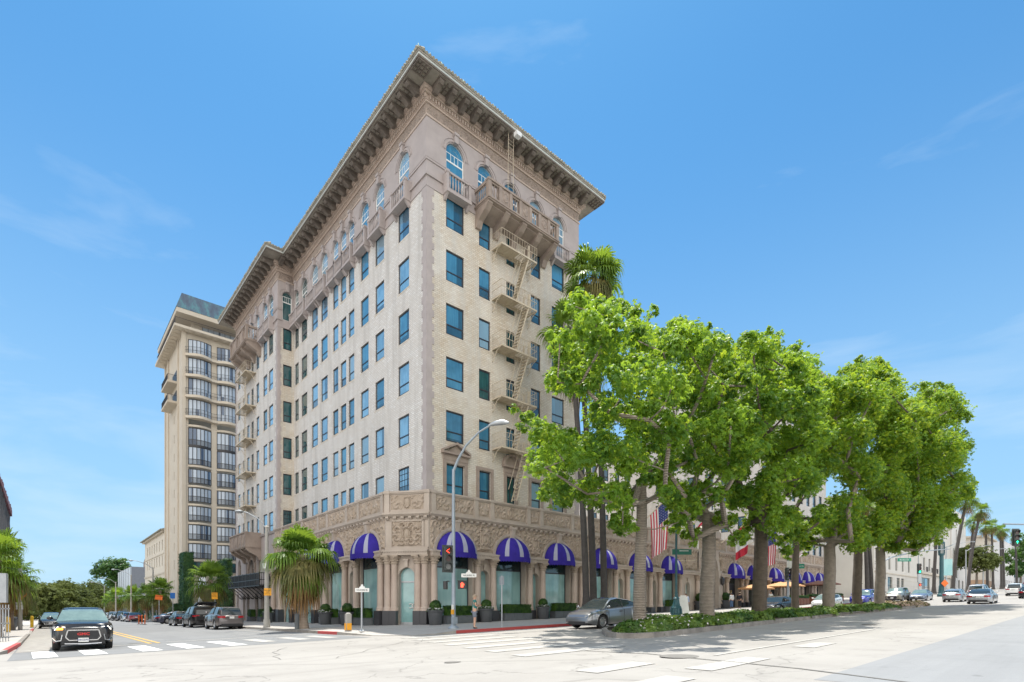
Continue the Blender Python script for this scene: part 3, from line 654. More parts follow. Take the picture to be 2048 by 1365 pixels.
# iron fire escapes
def fire_escape(fn, a, b, d, levels, zend, wid=.55, lad='diag'):
    root = MB(fn); hole = (a + (b - a) * .52, a + (b - a) * .8)
    for z in levels:
        for k in range(9): y = .12 + k * (d - .12) / 8; root.bar((a, y, z), (b, y, z), .03, .04)
        for k in range(int((b - a) / .28) + 1): s = a + k * .28; root.bar((s, .05, z - .02), (s, d, z - .02), .035, .03)
        for p, q_ in (((a, 0, z - .06), (a, d, z - .06)), ((b, 0, z - .06), (b, d, z - .06)), ((a, d, z - .06), (b, d, z - .06)), ((a, .05, z - .06), (b, .05, z - .06))): root.bar(p, q_, .045, .09)
        root.face([(a, .05, z - .01), (hole[0], .05, z - .01), (hole[0], d, z - .01), (a, d, z - .01)])
        root.face([(hole[0], .05, z - .01), (hole[1], .05, z - .01), (hole[1], d * .35, z - .01), (hole[0], d * .35, z - .01)])
        for h in (.55, 1.05):
            for p, q_ in (((a, 0, z + h), (a, d, z + h)), ((b, 0, z + h), (b, d, z + h)), ((a, d, z + h), (b, d, z + h))): root.bar(p, q_, .026)
        n = int((b - a) / .24)
        for k in range(n + 1): s = a + (b - a) * k / n; root.bar((s, d, z), (s, d, z + 1.05), .016)
        for s in (a, b):
            for k in range(5): y = d * (k + .5) / 5; root.bar((s, y, z), (s, y, z + 1.05), .016)
            root.tube([(s, 0.02, z - .95), (s, .18, z - .9), (s, .35, z - .55), (s, .6, z - .25), (s, d, z - .08)], .03, 5); root.tube([(s, .05 + .14 * cos(t * .7), z - .5 + .14 * sin(t * .7)) for t in range(10)], .02, 4)
    part(root, 'fire_escape', M['iron'])
    for i, z in enumerate(levels):
        z2 = levels[i + 1] if i + 1 < len(levels) else zend
        la = MB(fn)
        if lad == 'diag':
            s1, s0 = hole[1] - .1, hole[0] - .35
            for y in (d * .45, d * .45 + wid): la.bar((s1, y, z + .95), (s1 - .02, y, z), .06, .1); la.bar((s1, y, z), (s0, y, z2 + .05), .045, .09); la.bar((s1 - .25, y, z + .15 + .7), (s0 - .3, y, z2 + .95), .03)
            for k in range(13): t = (k + .5) / 13; s = s1 + (s0 - s1) * t; zz = z + (z2 - z) * t; la.box(s - .09, s + .09, d * .45, d * .45 + wid, zz, zz + .03)
        else:
            s = (a + b) / 2 - .2
            for y in (s, s + .5): la.bar((y, d * .6, z + .8), (y - .5, d * .6, z2 + .05), .05)
            for k in range(12): t = k / 12; la.bar((s - .5 * t, d * .6, z + (z2 - z) * t), (s + .5 - .5 * t, d * .6, z + (z2 - z) * t), .035)
        part(la, 'ladder', M['iron'])
fire_escape(FRt, 5.6, 9.1, 1.1, [27.5, 23.85, 20.2, 16.55, 12.9], 9.1)
fire_escape(FWg, 32.0, 36.0, 1.1, [27.0, 23.35, 19.7, 16.05, 12.4], 9.1, lad='vert')
la = MB(FRt)
for s in (6.1, 6.6): la.tube([(s, 1.2, 31.0), (s, 1.25, 35.5)], .018, 5)
for k in range(16): la.bar((6.1, 1.2, 31.2 + k * .26), (6.6, 1.2, 31.2 + k * .26), .016)
part(la, 'roof_ladder', M['iron'])
fl = MB(FRt); fl.bar((6.5, 1.75, 35.35), (6.5, 1.75, 35.1), .05); fl.box(6.3, 6.75, 1.6, 1.95, 35.1, 35.4); part(fl, 'floodlight', M['white'])
# moulded surrounds of the lowest brick row
sr = MB(FRt)
for (a, b), ped in ((RC[0], 1), (RC[1], 0), (RC[2], 2), (RC[3], 0), (RC[4], 0)):
    zt = TOPS[5]
    sr.box(a - .26, a - .02, 0, .09, ZB, zt + .24); sr.box(b + .02, b + .26, 0, .09, ZB, zt + .24); sr.box(a - .02, b + .02, 0, .09, zt + .02, zt + .24)
    if ped:
        sr.box(a - .3, b + .3, 0, .12, zt + .24, zt + .62); sr.box(a - .42, b + .42, 0, .3, zt + .62, zt + .76); c = (a + b) / 2
        if ped == 1:
            for sg in (-1, 1): sr.extry([(c + sg * (b - a + .84) / 2, zt + .76), (c + sg * (b - a + .84) / 2, zt + .9), (c, zt + 1.5), (c, zt + 1.34)], 0, .3)
            sr.extry([(c - .85, zt + .77), (c + .85, zt + .77), (c, zt + 1.32)], 0, .1)
        else:
            ring(sr, c, zt + .76, .72, .9, 0, .3, 12)
            ring(sr, c, zt + .76, .0, .72, 0, .1, 12)
part(sr, 'window_surround', M['dirty'])
# ------------------------------------------------------------------ carved stone base with arcades and awnings
CA = Vector((-1.9, 2.0)); CT = Vector((.6, -.8)); CN = Vector((-.8, -.6))
FCh = lambda s, d, z: (CA.x + CT.x * s + CN.x * d, CA.y + CT.y * s + CN.y * d, z)
RCEN = [2.0, 7.05, 12.05, 17.6, 23.0, 28.3, 42.0, 46.9, 53.2, 59.4, 64.5, 69.4]
LCEN = [4.25, 9.85, 15.35, 20.7]
HW, ZSP, AR = 1.5, 4.95, 1.5
wall = MB(); rel = MB(); trim = MB(); col_m = MB(); gran = MB(); glass = MB(); caps = MB()
def column(fn, s, d, z0, r=.23, blk=None):
    n = 12; c = fn(s, d, 0); z1 = 4.15; cm = MB(); cp = MB()
    cm.lathe([(r * 1.3, z0), (r * 1.3, z0 + .07), (r * 1.18, z0 + .12), (r * 1.22, z0 + .18), (r * 1.05, z0 + .24), (r, z0 + .3), (r * 1.0, (z0 + z1) / 2), (r * .88, z1 - .05), (r * .98, z1)], (c[0], c[1], 0), n, cap=False)
    for k in range(3):
        q = z0 + .3 + (z1 - z0 - .3) * (k + 1) / 4; cm.lathe([(r * .99, q), (r * 1.015, q + .01), (r * .99, q + .02)], (c[0], c[1], 0), n, cap=False)
    cp.lathe([(r * .95, z1), (r * 1.15, z1 + .08), (r * 1.0, z1 + .14), (r * 1.28, z1 + .26), (r * 1.08, z1 + .30), (r * 1.45, z1 + .46), (r * 1.5, z1 + .52)], (c[0], c[1], 0), n, cap=False)
    for k in range(8):
        a = k * pi / 4 + .2; cp.sphere((c[0] + r * 1.22 * cos(a), c[1] + r * 1.22 * sin(a), z1 + .24), .055, 6, 4)
        if k % 2: cp.sphere((c[0] + r * 1.45 * cos(a), c[1] + r * 1.45 * sin(a), z1 + .45), .07, 6, 4)
    cp.f = fn; cp.box(s - r * 1.5, s + r * 1.5, d - r * 1.5, d + r * 1.5, z1 + .5, z1 + .6)
    o = part(cm, 'column', M['pink'], smooth=40); cp.build('capital', M['tan2'], o, smooth=50)
    if blk: g = MB(fn); g.box(*blk); g.build('granite_block', M['granite'], o)
def bay_run(fn, d0, s0, s1, cens, gfun, small=True, cafe=lambda c: False, dep=.6):
    ops = []; lo = -1.2
    edges = []
    for c in cens: ops.append((c - HW, c + HW, lo, ZSP + AR, dep))
    piers = []
    allc = sorted(cens); ed = [s0] + [x for c in allc for x in (c - HW, c + HW)] + [s1]
    for i in range(0, len(ed), 2):
        a, b = ed[i], ed[i + 1]
        if b - a > 1.7 and small: piers.append((a, b))
        if b - a > 1.7 and small: m_ = (a + b) / 2; ops.append((m_ - .42, m_ + .42, lo, 3.95, .4))
    wall.f = fn; openwall(wall, s0, s1, lo, 7.35, ops, .7, d0)
    for o in ops:
        c = (o[0] + o[1]) / 2
        if o[4] == dep:
            archfill(wall, o[0], o[1], ZSP, ZSP + AR, d0, dep); trim.f = fn
            ring(trim, c, ZSP, AR, AR + .12, d0, d0 + .08); ring(trim, c, ZSP, AR + .12, AR + .32, d0, d0 + .14, 22)
            trim.extr([(d0, ZSP + AR - .05), (d0 + .3, ZSP + AR - .05), (d0 + .42, ZSP + AR + .68), (d0, ZSP + AR + .68)], c - .17, c + .17); trim.box(c - .24, c + .24, d0, d0 + .46, ZSP + AR + .62, ZSP + AR + .76)
            glass = MB(fn); q = d0 - dep + .05; dk = cafe(c)
            glass.face([(o[0], q, lo), (o[1], q, lo), (o[1], q, 4.05), (o[0], q, 4.05)], 1 if dk else 0); glass.face([(o[0], q, 4.06), (o[1], q, 4.06), (o[1], q, 6.6), (o[0], q, 6.6)], 1)
            gran = MB(fn); gran.box(o[0], o[1], q - .02, q + .06, 4.02, 4.1); gran.box(o[0], o[0] + .06, q - .02, q + .06, lo, 6); gran.box(o[1] - .06, o[1], q - .02, q + .06, lo, 6); gran.build('shop_window_frame', M['granite'], part(glass, 'shop_window', [M['shop'], M['shopdark']]))
        else:
            archfill(wall, o[0], o[1], 3.53, 3.95, d0, .4); trim.f = fn; ring(trim, c, 3.53, .42, .56, d0, d0 + .05, 12); trim.box(c - .56, c - .42, d0, d0 + .05, .9, 3.53); trim.box(c + .42, c + .56, d0, d0 + .05, .9, 3.53); trim.box(c - .1, c + .1, d0, d0 + .14, 3.95, 4.3); trim.box(c - .14, c + .14, d0, d0 + .18, 4.25, 4.34)
            glass = MB(fn); glass.face([(o[0], d0 - .36, lo), (o[1], d0 - .36, lo), (o[1], d0 - .36, 3.95), (o[0], d0 - .36, 3.95)], 0); part(glass, 'niche_window', M['shop'])
    # columns either side of each pier, on granite blocks, and the entablature they carry
    for i in range(0, len(ed), 2):
        a, b = ed[i], ed[i + 1]
        xs = [a + .32, b - .32] if b - a > 1.2 else ([(a + b) / 2] if b - a > .5 else [])
        for s in xs:
            p = fn(s, d0, 0); g_ = gfun(p[0], p[1]) + .15; zc = max(1.1, g_ + .55)
            column(fn, s, d0 + .2, zc, blk=(s - .34, s + .34, d0 - .05, d0 + .52, g_ - .4, zc))
        trim.f = fn
        if b - a > .5:
            trim.box(a, b, d0, d0 + .46, 4.75, 4.98); trim.box(a - .03, b + .03, d0, d0 + .52, 4.98, 5.08); trim.box(a, b, d0, d0 + .12, 5.08, 5.2)
            n = int((b - a) / .16)
            for k in range(n): trim.box(a + k * .16 + .03, a + k * .16 + .12, d0 + .46, d0 + .5, 4.9, 4.98)
    rel_f = fn; rel.f = fn
    def sk(x, y):
        for c in cens:
            if y < ZSP or hypot(x - c, y - ZSP) < AR + .25:
                if abs(x - c) < AR + .25 and (y < ZSP or hypot(x - c, y - ZSP) < AR + .25): return True
        return False
    relief(rel, s0 + .12, s1 - .12, 5.25, 7.2, d0 + .012, .13, .065, False, sk, seed=int(s0 * 7) + 1)
    for i in range(0, len(ed), 2):
        a, b = ed[i], ed[i + 1]
        if b - a > 1.2: rel.f = fn; c = (a + b) / 2; relief(rel, c - .45, c + .45, 5.4, 6.9, d0 + .1, .12, .055, True, seed=i)
def parapet(fn, d0, s0, s1, posts):
    trim.f = fn
    trim.extr([(d0 - .3, 7.32), (d0 + .16, 7.32), (d0 + .3, 7.46), (d0 + .3, 7.56), (d0 - .3, 7.56)], s0, s1)
    n = int((s1 - s0) / .52)
    for k in range(n): s = s0 + (k + .5) * (s1 - s0) / n; trim.extr([(d0, 7.1), (d0 + .08, 7.1), (d0 + .22, 7.22), (d0 + .22, 7.33), (d0, 7.33)], s - .11, s + .11)
    wall.f = fn; wall.box(s0, s1, d0 - .3, d0 - .02, 7.5, 8.9)
    trim.box(s0, s1, d0 - .38, d0 + .1, 8.9, 9.02); trim.box(s0, s1, d0 - .34, d0 + .05, 8.82, 8.9); trim.box(s0, s1, d0 - .3, d0 + .06, 7.56, 7.68)
    ps = [s0] + posts + [s1]
    for p in posts: trim.box(p - .18, p + .18, d0 - .32, d0 + .09, 7.56, 8.9); trim.box(p - .22, p + .22, d0 - .34, d0 + .13, 8.86, 9.05)
    for i in range(len(ps) - 1):
        a, b = ps[i] + .25, ps[i + 1] - .25
        if b - a > .35: rel.f = fn; relief(rel, a, b, 7.8, 8.75, d0 - .015, .09, .055, b - a > 1.0, seed=i)
def posts_for(cens, lo, hi):
    r_ = []
    for c in cens: r_ += [c - 1.8, c + 1.8]
    r_ = [p for p in sorted(r_) if lo < p < hi]; return [p for i, p in enumerate(r_) if i == 0 or p - r_[i - 1] > .3]
bay_run(FRt, .4, -.1, 15.1, RCEN[:3], gz); bay_run(FRt, .4, 15.1, 33.9, RCEN[3:6], gz, cafe=lambda c: False); bay_run(FRt, .4, 38.3, 74, RCEN[6:], gz, cafe=lambda c: True)
bay_run(FLt, 1.9, 2.0, WV0, LCEN, gz, dep=.28)
parapet(FRt, .4, -.1, 33.8, [.25] + posts_for(RCEN[:6], .6, 33)); parapet(FRt, .4, 38.4, 74, posts_for(RCEN[6:], 38.6, 73)); parapet(FLt, 1.9, 2.0, WV0, posts_for(LCEN, 2.3, 24.5))
# grand entrance arch with a low gable
wall.f = FRt; openwall(wall, 33.9, 38.3, -1.2, 9.0, [(34.4, 37.8, -1.2, 7.1, 1.2)], 1.2, .55); archfill(wall, 34.4, 37.8, 5.4, 7.1, .55, 1.2); wall.extry([(33.7, 9.0), (38.5, 9.0), (38.5, 9.6), (36.1, 10.9), (33.7, 9.6)], -.1, .75)
trim.f = FRt; ring(trim, 36.1, 5.4, 1.7, 2.15, .5, .75, 22); trim.box(33.6, 34.35, .4, .8, 1.2, 5.4); trim.box(37.85, 38.6, .4, .8, 1.2, 5.4); rel.f = FRt; relief(rel, 34.0, 38.2, 7.7, 8.9, .57, .12, .07, True, seed=77)
glass = MB(FRt); glass.face([(34.3, -.6, -1), (37.9, -.6, -1), (37.9, -.6, 7.2), (34.3, -.6, 7.2)], 1)
# chamfered corner with a glass door
wall.f = FCh; openwall(wall, 0, 3.0, -1.2, 7.35, [(.93, 2.07, -1.2, 3.95, .35)], .35, 0); archfill(wall, .93, 2.07, 3.38, 3.95, 0, .35)
trim.f = FCh; ring(trim, 1.5, 3.38, .57, .70, 0, .06, 14); trim.box(.8, .93, 0, .06, .2, 3.38); trim.box(2.07, 2.2, 0, .06, .2, 3.38); trim.box(1.38, 1.62, 0, .2, 3.98, 4.45); trim.box(1.33, 1.67, 0, .24, 4.4, 4.5)
for s in (.2, .68, 2.32, 2.8):
    column(FCh, s, .16, 1.1, blk=(s - .235, s + .235, -.05, .48, -.4, 1.1))
trim.box(-.05, 3.05, 0, .42, 4.75, 4.98); trim.box(-.08, 3.08, 0, .48, 4.98, 5.08); trim.box(0, 3.0, 0, .12, 5.08, 5.3)
for k in range(18): trim.box(k * .165 + .03, k * .165 + .12, .42, .46, 4.9, 4.98)
rel.f = FCh; relief(rel, .45, 2.55, 5.4, 7.0, .012, .15, .045, True, seed=42); trim.box(.3, .45, 0, .08, 5.3, 7.1); trim.box(2.55, 2.7, 0, .08, 5.3, 7.1); trim.box(.3, 2.7, 0, .08, 7.0, 7.12)
parapet(FCh, 0, -.12, 3.12, [.1, 2.9])
tf = MB(); tf.face([(-1.7, 2, 7.56), (-1.7, WV0, 7.56), (0, WV0, 7.56), (0, 0, 7.56), (-.3, 0, 7.56)]); part(tf, 'terrace', M['tan'])
part(wall, 'base_wall', M['tan']); part(rel, 'carved_panel', M['tan2'], recalc=True); part(trim, 'moulding', M['tan'])
part(glass, 'entrance_glass', [M['shop'], M['shopdark']])
dg = MB(FCh); dg.face([(.93, -.3, 0), (2.07, -.3, 0), (2.07, -.3, 3.0), (.93, -.3, 3.0)]); pts = [(.93, -.3, 3.05), (2.07, -.3, 3.05)] + [(1.5 + .57 * cos(pi * k / 12), -.3, 3.38 + .57 * sin(pi * k / 12)) for k in range(13)]; dg.face(pts)
door = part(dg, 'glass_door', M['shop']); df = MB(FCh); df.box(.93, 2.07, -.3, -.24, 2.98, 3.08); df.box(.93, 2.07, -.3, -.24, .12, .34); df.box(.93, .98, -.3, -.24, .2, 3.4); df.box(2.02, 2.07, -.3, -.24, .2, 3.4); df.build('door_frame', M['metal'], door)
em = MB(FCh)
for sg in (-1, 1):
    pts = [(1.78 + sg * .12 + .15 * cos(a), -.27, 1.42 + .15 * sin(a)) for a in [(.7 if sg > 0 else pi + .7 - pi * 0) + (k / 14) * 4.9 + (0 if sg < 0 else 0) for k in range(15)]]
    em.tube(pts, .035, 6)
em.build('door_emblem', M['signwhite'], door, smooth=60)
# domed canvas awnings
def awning(fn, c, d0):
    m = MB(fn); R_, D_, H_ = AR + .03, 1.25, AR + .02; zb = ZSP + .02; n = 26
    for k in range(n):
        mi = 1 if k in (5, 6, 12, 13, 19, 20) else 0
        for j in range(8):
            def P_(t, e): return (c - R_ * cos(t) * cos(e) , d0 + D_ * (max(0, sin(t)) ** .8) * cos(e) + .02, zb + H_ * sin(e))
            t0, t1 = pi * k / n, pi * (k + 1) / n; e0, e1 = pi / 2 * j / 8, pi / 2 * (j + 1) / 8
            m.face([P_(t0, e0), P_(t1, e0), P_(t1, e1), P_(t0, e1)], mi)
    ns = 63
    for k in range(ns):
        t0, t1 = pi * k / ns, pi * (k + 1) / ns; P_ = lambda t, z: (c - R_ * cos(t), d0 + D_ * (max(0, sin(t)) ** .8) + .025, z)
        zz = lambda kk: zb - .30 - .07 * abs(sin(kk * pi / 3))
        m.face([P_(t0, zb + .01), P_(t1, zb + .01), P_(t1, zz(k + 1)), P_(t0, zz(k))], 0)
    o = m.build('awning', [M['purple'], M['lilac']], hotel, recalc=True, weld=True, smooth=35)
    e = MB(fn); t = pi * .80; p = (c - R_ * cos(t), d0 + D_ * max(0, sin(t)) ** .8 + .04, zb - .12); e.tube([(p[0] + .1 * cos(a) * .9, p[1] + .03 * cos(a) * -1, p[2] + .11 * sin(a)) for a in [2 * pi * k / 10 for k in range(11)]], .018, 4); e.bar((p[0] - .05, p[1] + .02, p[2] - .05), (p[0] + .05, p[1], p[2] + .05), .03); e.build('awning_crest', M['lilac'], o)
for c in RCEN: awning(FRt, c, .4)
for c in LCEN[:3]: awning(FLt, c, 1.9)
# side street wing: pale stone ground floors
ww = MB(FWg); wo = [(39.0, 39.8, -1.5, 2.9), (36.5 - .3, 37.2, -1.5, 2.9), (34.6, 35.7, -1.5, 2.9), (31.2, 32.6, -1.5, 2.9), (29.0, 30.4, -1.5, 2.9), (26.4, 27.6, -1.5, 2.9), (38.0, 39.4, 4.0, 6.9), (32.4, 34.4, 3.6, 6.9), (30.6, 31.6, 4.0, 6.4), (35.2, 36.0, 4.0, 6.4)]
openwall(ww, WV0, WV1, -1.8, ZB, wo, .35)
for a, b, z0, z1 in wo[:4]: archfill(ww, a, b, z1 - (b - a) / 2, z1, 0, .35)
for a, b, z0, z1 in wo[6:8]: archfill(ww, a, b, z1 - (b - a) / 2 - .3, z1, 0, .35)
ww.f = FRet; openwall(ww, WU, 0, -1, 9, [], .2); ww.f = FWg
for k in range(20): z = -.5 + k * .5; ww.box(WV0 - .02, WV0 + (.5 if k % 2 else .75), 0, .035, z + .02, z + .48)
ww.extr([(0, 8.75), (.12, 8.8), (.2, 9.0), (0, 9.0)], WV0, WV1); ww.box(WV0, WV1, 0, .1, 3.15, 3.35); part(ww, 'wing_ground_wall', M['mauve'])
wg = MB(FWg)
for a, b, z0, z1 in wo: wg.face([(a, -.3, z0), (b, -.3, z0), (b, -.3, z1), (a, -.3, z1)])
part(wg, 'shop_window', M['pane3'])
wf = MB(FWg)
for a, b, z0, z1 in wo: m_ = (a + b) / 2; wf.box(m_ - .03, m_ + .03, -.3, -.24, z0, z1); wf.box(a, a + .06, -.3, -.2, z0, z1); wf.box(b - .06, b, -.3, -.2, z0, z1); wf.box(a, b, -.3, -.24, z0 + (z1 - z0) * .62, z0 + (z1 - z0) * .62 + .06)
ring(wf, 33.4, 5.6, 1.0, 1.2, 0, .15, 16); wf.box(31.95, 32.25, 0, .2, 3.6, 6.2); wf.box(34.55, 34.85, 0, .2, 3.6, 6.2); part(wf, 'arch_surround', M['dirty'])
ib = MB(FWg); a, b, d = 25.6, 37.4, 1.5
ib.box(a, b, 0, d, 3.42, 3.55)
for h in (4.72, 4.05): ib.bar((a, d, h), (b, d, h), .07); ib.bar((a, 0, h), (a, d, h), .07); ib.bar((b, 0, h), (b, d, h), .07)
for k in range(80): s = a + (b - a) * k / 79; ib.bar((s, d, 3.5), (s, d, 4.72), .03)
for k in range(9): y = d * k / 8; ib.bar((a, y, 3.5), (a, y, 4.72), .03)
for k in range(9):
    s = a + .1 + (b - a - .2) * k / 8; ib.bar((s, d, 3.5), (s, d, 4.8), .09); ib.tube([(s, 0, 2.3), (s, .25, 2.25), (s, .55, 2.6), (s, .95, 3.0), (s, d, 3.42)], .045, 6); ib.tube([(s, .1 + .13 * cos(t * .8), 2.32 + .13 * sin(t * .8)) for t in range(8)], .03, 5)
part(ib, 'iron_balcony', M['black'])
# the rest of the hotel: second corner tower and the block set back between
U0, U1 = 58.9, 74.0
FT2 = lambda s, d, z: (U0 - d, s, z); FMid = lambda s, d, z: (s, 24 - d, z)
t2 = MB(FRt); ops = [(U0 + x, U0 + x + 1.3, t - WH, t) for t in TOPS for x in (1.6, 4.4, 7.0, 9.5, 12.0)]; openwall(t2, U0, U1, ZB, 35.5, ops, .2); oth = [(fn_, o) for fn_, l_ in ((FRt, ops),) for o in l_]
t2.f = FT2; ops2 = [(x, x + 1.3, t - WH, t) for t in TOPS for x in (2.2, 5.8, 8.4, 11, 14, 17, 20)]; openwall(t2, 0, 24, ZB, 35.5, ops2, .2); oth += [(FT2, o) for o in ops2]
t2.f = None; t2.face([(U1, 0, 0), (U1, 30, 0), (U1, 30, 35.5), (U1, 0, 35.5)])
part(t2, 'second_tower_wall', M['brick_pale'])
md = MB(FMid); ops3 = [(x, x + 1.2, z, z + 2.0) for z in (10.5, 14.2, 17.9, 21.6) for x in [16.5 + 2.9 * k for k in range(14)]]; openwall(md, 15.12, U0, 7, 27, ops3, .2); md.f = None; md.box(15.12, U0, 24.05, 40, 26.5, 27); md.f = FRt; md.face([(15.12, -24, 7.5), (U0, -24, 7.5), (U0, .0, 7.5), (15.12, 0, 7.5)]); part(md, 'setback_wall', M['brick_pale']); oth += [(FMid, o) for o in ops3]
ow = MB(); og = MB()
for fn_, (a, b, z0, z1) in oth:
    og.f = fn_; og.face([(a, -.17, z0), (b, -.17, z0), (b, -.17, z1), (a, -.17, z1)]); ow.f = fn_
    for x0, x1, y0, y1 in ((a, a + .07, z0, z1), (b - .07, b, z0, z1), (a, b, z0, z0 + .07), (a, b, z1 - .07, z1), (a, b, z0 + .65, z0 + .74)): ow.box(x0, x1, -.16, -.1, y0, y1)
wq = ow.build('window', M['frame'], hotel); wq['kind'] = 'stuff'; wq['label'] = 'dark framed windows of the set-back block and second tower'; og.build('pane', M['pane2'], wq)
c2 = MB()
for o, z0, z1 in ((.3, 35.2, 35.56), (1.55, 35.56, 35.8), (1.6, 35.8, 36.05)): c2.box(U0 - o, U1 + o, -o, 30, z0, z1)
for fn_, ss in ((FRt, [U0 + .5 + k * 1.05 for k in range(14)]), (FT2, [.5 + k * 1.05 for k in range(22)])):
    for s_ in ss: b_ = MB(fn_); modillion(b_, s_); part(b_, 'cornice_bracket', M['soffit'])
part(c2, 'second_cornice', M['cornice'])
r2 = MB(); r2.prism([(U0 - 1.5, -1.5), (U1 + 1.5, -1.5), (U1 + 1.5, 30), (U0 - 1.5, 30)], 36.06, 36.3); part(r2, 'roof', M['tile'])
for c in (34.0, 38.2):
    p = FRt(c, 1.05, 0); l = MB(); z = 3.9; l.bar((p[0], p[1] + .6, z + .8), (p[0], p[1], z + .8), .06); l.lathe([(.05, .75), (.22, .6), (.24, .55), (.2, 0), (.08, -.12), (.0, -.2)], (p[0], p[1], z), 6); o = part(l, 'wall_lantern', M['black']); g_ = MB(); g_.lathe([(.19, .08), (.225, .5)], (p[0], p[1], z), 6); g_.build('lantern_glass', M['warmlamp'], o)
# ------------------------------------------------------------------ neighbouring buildings
M['cream'] = mat('cream_render', (.53, .47, .385), (.47, .41, .33), .85, .6, .1, 20)
M['cream2'] = mat('pale_cream_render', (.62, .56, .47), (.55, .49, .41), .85, .6, .1, 20)
def copper_mat():
    w = N('weathered_copper'); co = w.pos(); st = w.n('ShaderNodeVectorMath', operation='MULTIPLY'); w.l(co, st.inputs[0]); st.inputs[1].default_value = (1, 1, .25)
    f = w.noise(st.outputs[0], 1.1, 6, .75); w.base(w.ramp(f, [(.3, (.03, .045, .075)), (.48, (.045, .085, .13)), (.6, (.05, .16, .19)), (.75, (.085, .09, .12))])); w.set(Roughness=.75); return w.m
M['copper'] = copper_mat()
M['bronze'] = mat('bronze_mullion', (.03, .028, .03), None, .45, 3)
def curtain_mat():
    w = N('bay_window_glass'); co = w.pos(); sx = w.n('ShaderNodeSeparateXYZ'); w.l(co, sx.inputs[0]); cb = w.n('ShaderNodeCombineXYZ'); w.l(w.math('ADD', sx.outputs[0], w.math('MULTIPLY', sx.outputs[1], 1.0)), cb.inputs[0]); w.l(w.math('FLOOR', w.math('DIVIDE', sx.outputs[2], 3.08)), cb.inputs[1])
    f = w.noise(cb.outputs[0], 1.4, 2, .5); g_ = w.noise(cb.outputs[0], 14, 2, .5)
    c = w.mix(w.ramp(f, [(.40, (0, 0, 0)), (.46, (1, 1, 1))]), (.06, .10, .17), w.ramp(g_, [(.3, (.30, .37, .46)), (.7, (.44, .50, .57))]))
    w.base(c); w.set(Roughness=.05); w.b.inputs['Coat Weight'].default_value = .5; return w.m
M['bayglass'] = curtain_mat()
TU, TV, TV1 = -2.0, 70.2, 86.9; BU = (-1.3, 2.0, 2.9, 6.2, 7.1, 10.4)
FB = lambda s, d, z: (s, TV - d, z); FS = lambda s, d, z: (TU - d, s, z)
tw = thing('apartment_tower', 'cream tower with bowed glass bays, curved balconies and a green copper roof behind the hotel', 'tower', (0, 0, 0))
m = MB(); m.f = FS
slit = [(78.2, 78.75, z, z + 1.5) for z in (4.5, 7.9, 11, 14.1, 17.2, 20.3, 23.4, 26.6, 29.8, 33.2)]; m.f = FS; openwall(m, TV, TV1, -1.2, 46.2, slit, .25)
m.f = FB; openwall(m, TU, 14, -1.2, 46.2, [(a, b, 7.0, 45.3) for a, b in zip(BU[::2], BU[1::2])], .3)
m.f = None; m.box(TU - .25, TU + .3, TV - .25, TV + .35, -1, 46.2); m.box(TU - .2, TU, 74.2, 74.7, -1, 46.2); m.box(TU - .2, TU, 83.4, 83.9, -1, 46.2); m.box(TU - .22, TU + .3, TV1 - .3, TV1 + .2, -1, 46.2); m.face([(TU, TV1, -1), (14, TV1, -1), (14, TV1, 46), (TU, TV1, 46)])
m.box(-.6, 14, 71.9, 85, 46.2, 49.2)
m.build('wall', M['cream'], tw)
def bow(a, b, k, n, dep=.55): x = a + (b - a) * k / n; t = (k / n - .5) * 2; return x, dep * (1 - t * t)
floors = [(42.8, 45.2), (39.45, 42.2), (36.05, 38.9), (32.65, 35.4), (27.9, 30.7), (24.7, 27.6), (21.65, 23.95), (18.6, 20.9), (15.5, 17.85), (12.4, 14.8), (9.3, 11.7), (7.1, 8.7)]
for bi, (a, b) in enumerate(zip(BU[::2], BU[1::2])):
    for fi, (z0, z1) in enumerate(floors):
        fm = MB(FB); pn = MB(FB); n = 6
        for k in range(n):
            (x0, d0), (x1, d1) = bow(a, b, k, n), bow(a, b, k + 1, n); pn.face([(x0, d0, z0), (x1, d1, z0), (x1, d1, z1), (x0, d0, z1)])
            for z in (z0, z1 - .08) + ((z0 + .85,) if fi > 3 else ()): fm.face([(x0, d0 + .03, z), (x1, d1 + .03, z), (x1, d1 + .03, z + .09), (x0, d0 + .03, z + .09)]); fm.face([(x0, d0, z), (x1, d1, z), (x1, d1 + .03, z), (x0, d0 + .03, z)])
            if fi > 3:
                for q_ in range(1, 5): x = x0 + (x1 - x0) * q_ / 5; dd = d0 + (d1 - d0) * q_ / 5 + .02; fm.box(x - .012, x + .012, dd, dd + .03, z0, z0 + .85)
        for k in range(n + 1): x, d = bow(a, b, k, n); fm.box(x - .045, x + .045, d - .02, d + .06, z0, z1)
        o = fm.build('bay_window', M['bronze'], tw); pn.build('pane', M['bayglass'] if fi != 11 else M['pane3'], o)
for z in (42.3, 38.95, 35.55, 32.15):
    sl = MB(FB)
    pts = [(TU + .1, 0), (TU + .2, .5)] + [(a + (b - a) * k / 10, .75 + .75 * sin(pi * k / 10)) for a, b in zip(BU[::2], BU[1::2]) for k in range(11)] + [(13, .6), (13, 0)]
    sl.prism(pts, z, z + .4); sl.build('balcony_slab', M['cream'], tw)
for z in (30.9, 24.3, 21.0, 17.95, 14.9, 11.8, 8.8):
    for a, b in zip(BU[::2], BU[1::2]): sl = MB(FB); sl.prism([(a - .1, 0)] + [(a + (b - a) * k / 10, .12 + .62 * sin(pi * k / 10)) for k in range(11)] + [(b + .1, 0)], z, z + .32); sl.build('floor_band', M['cream'], tw)
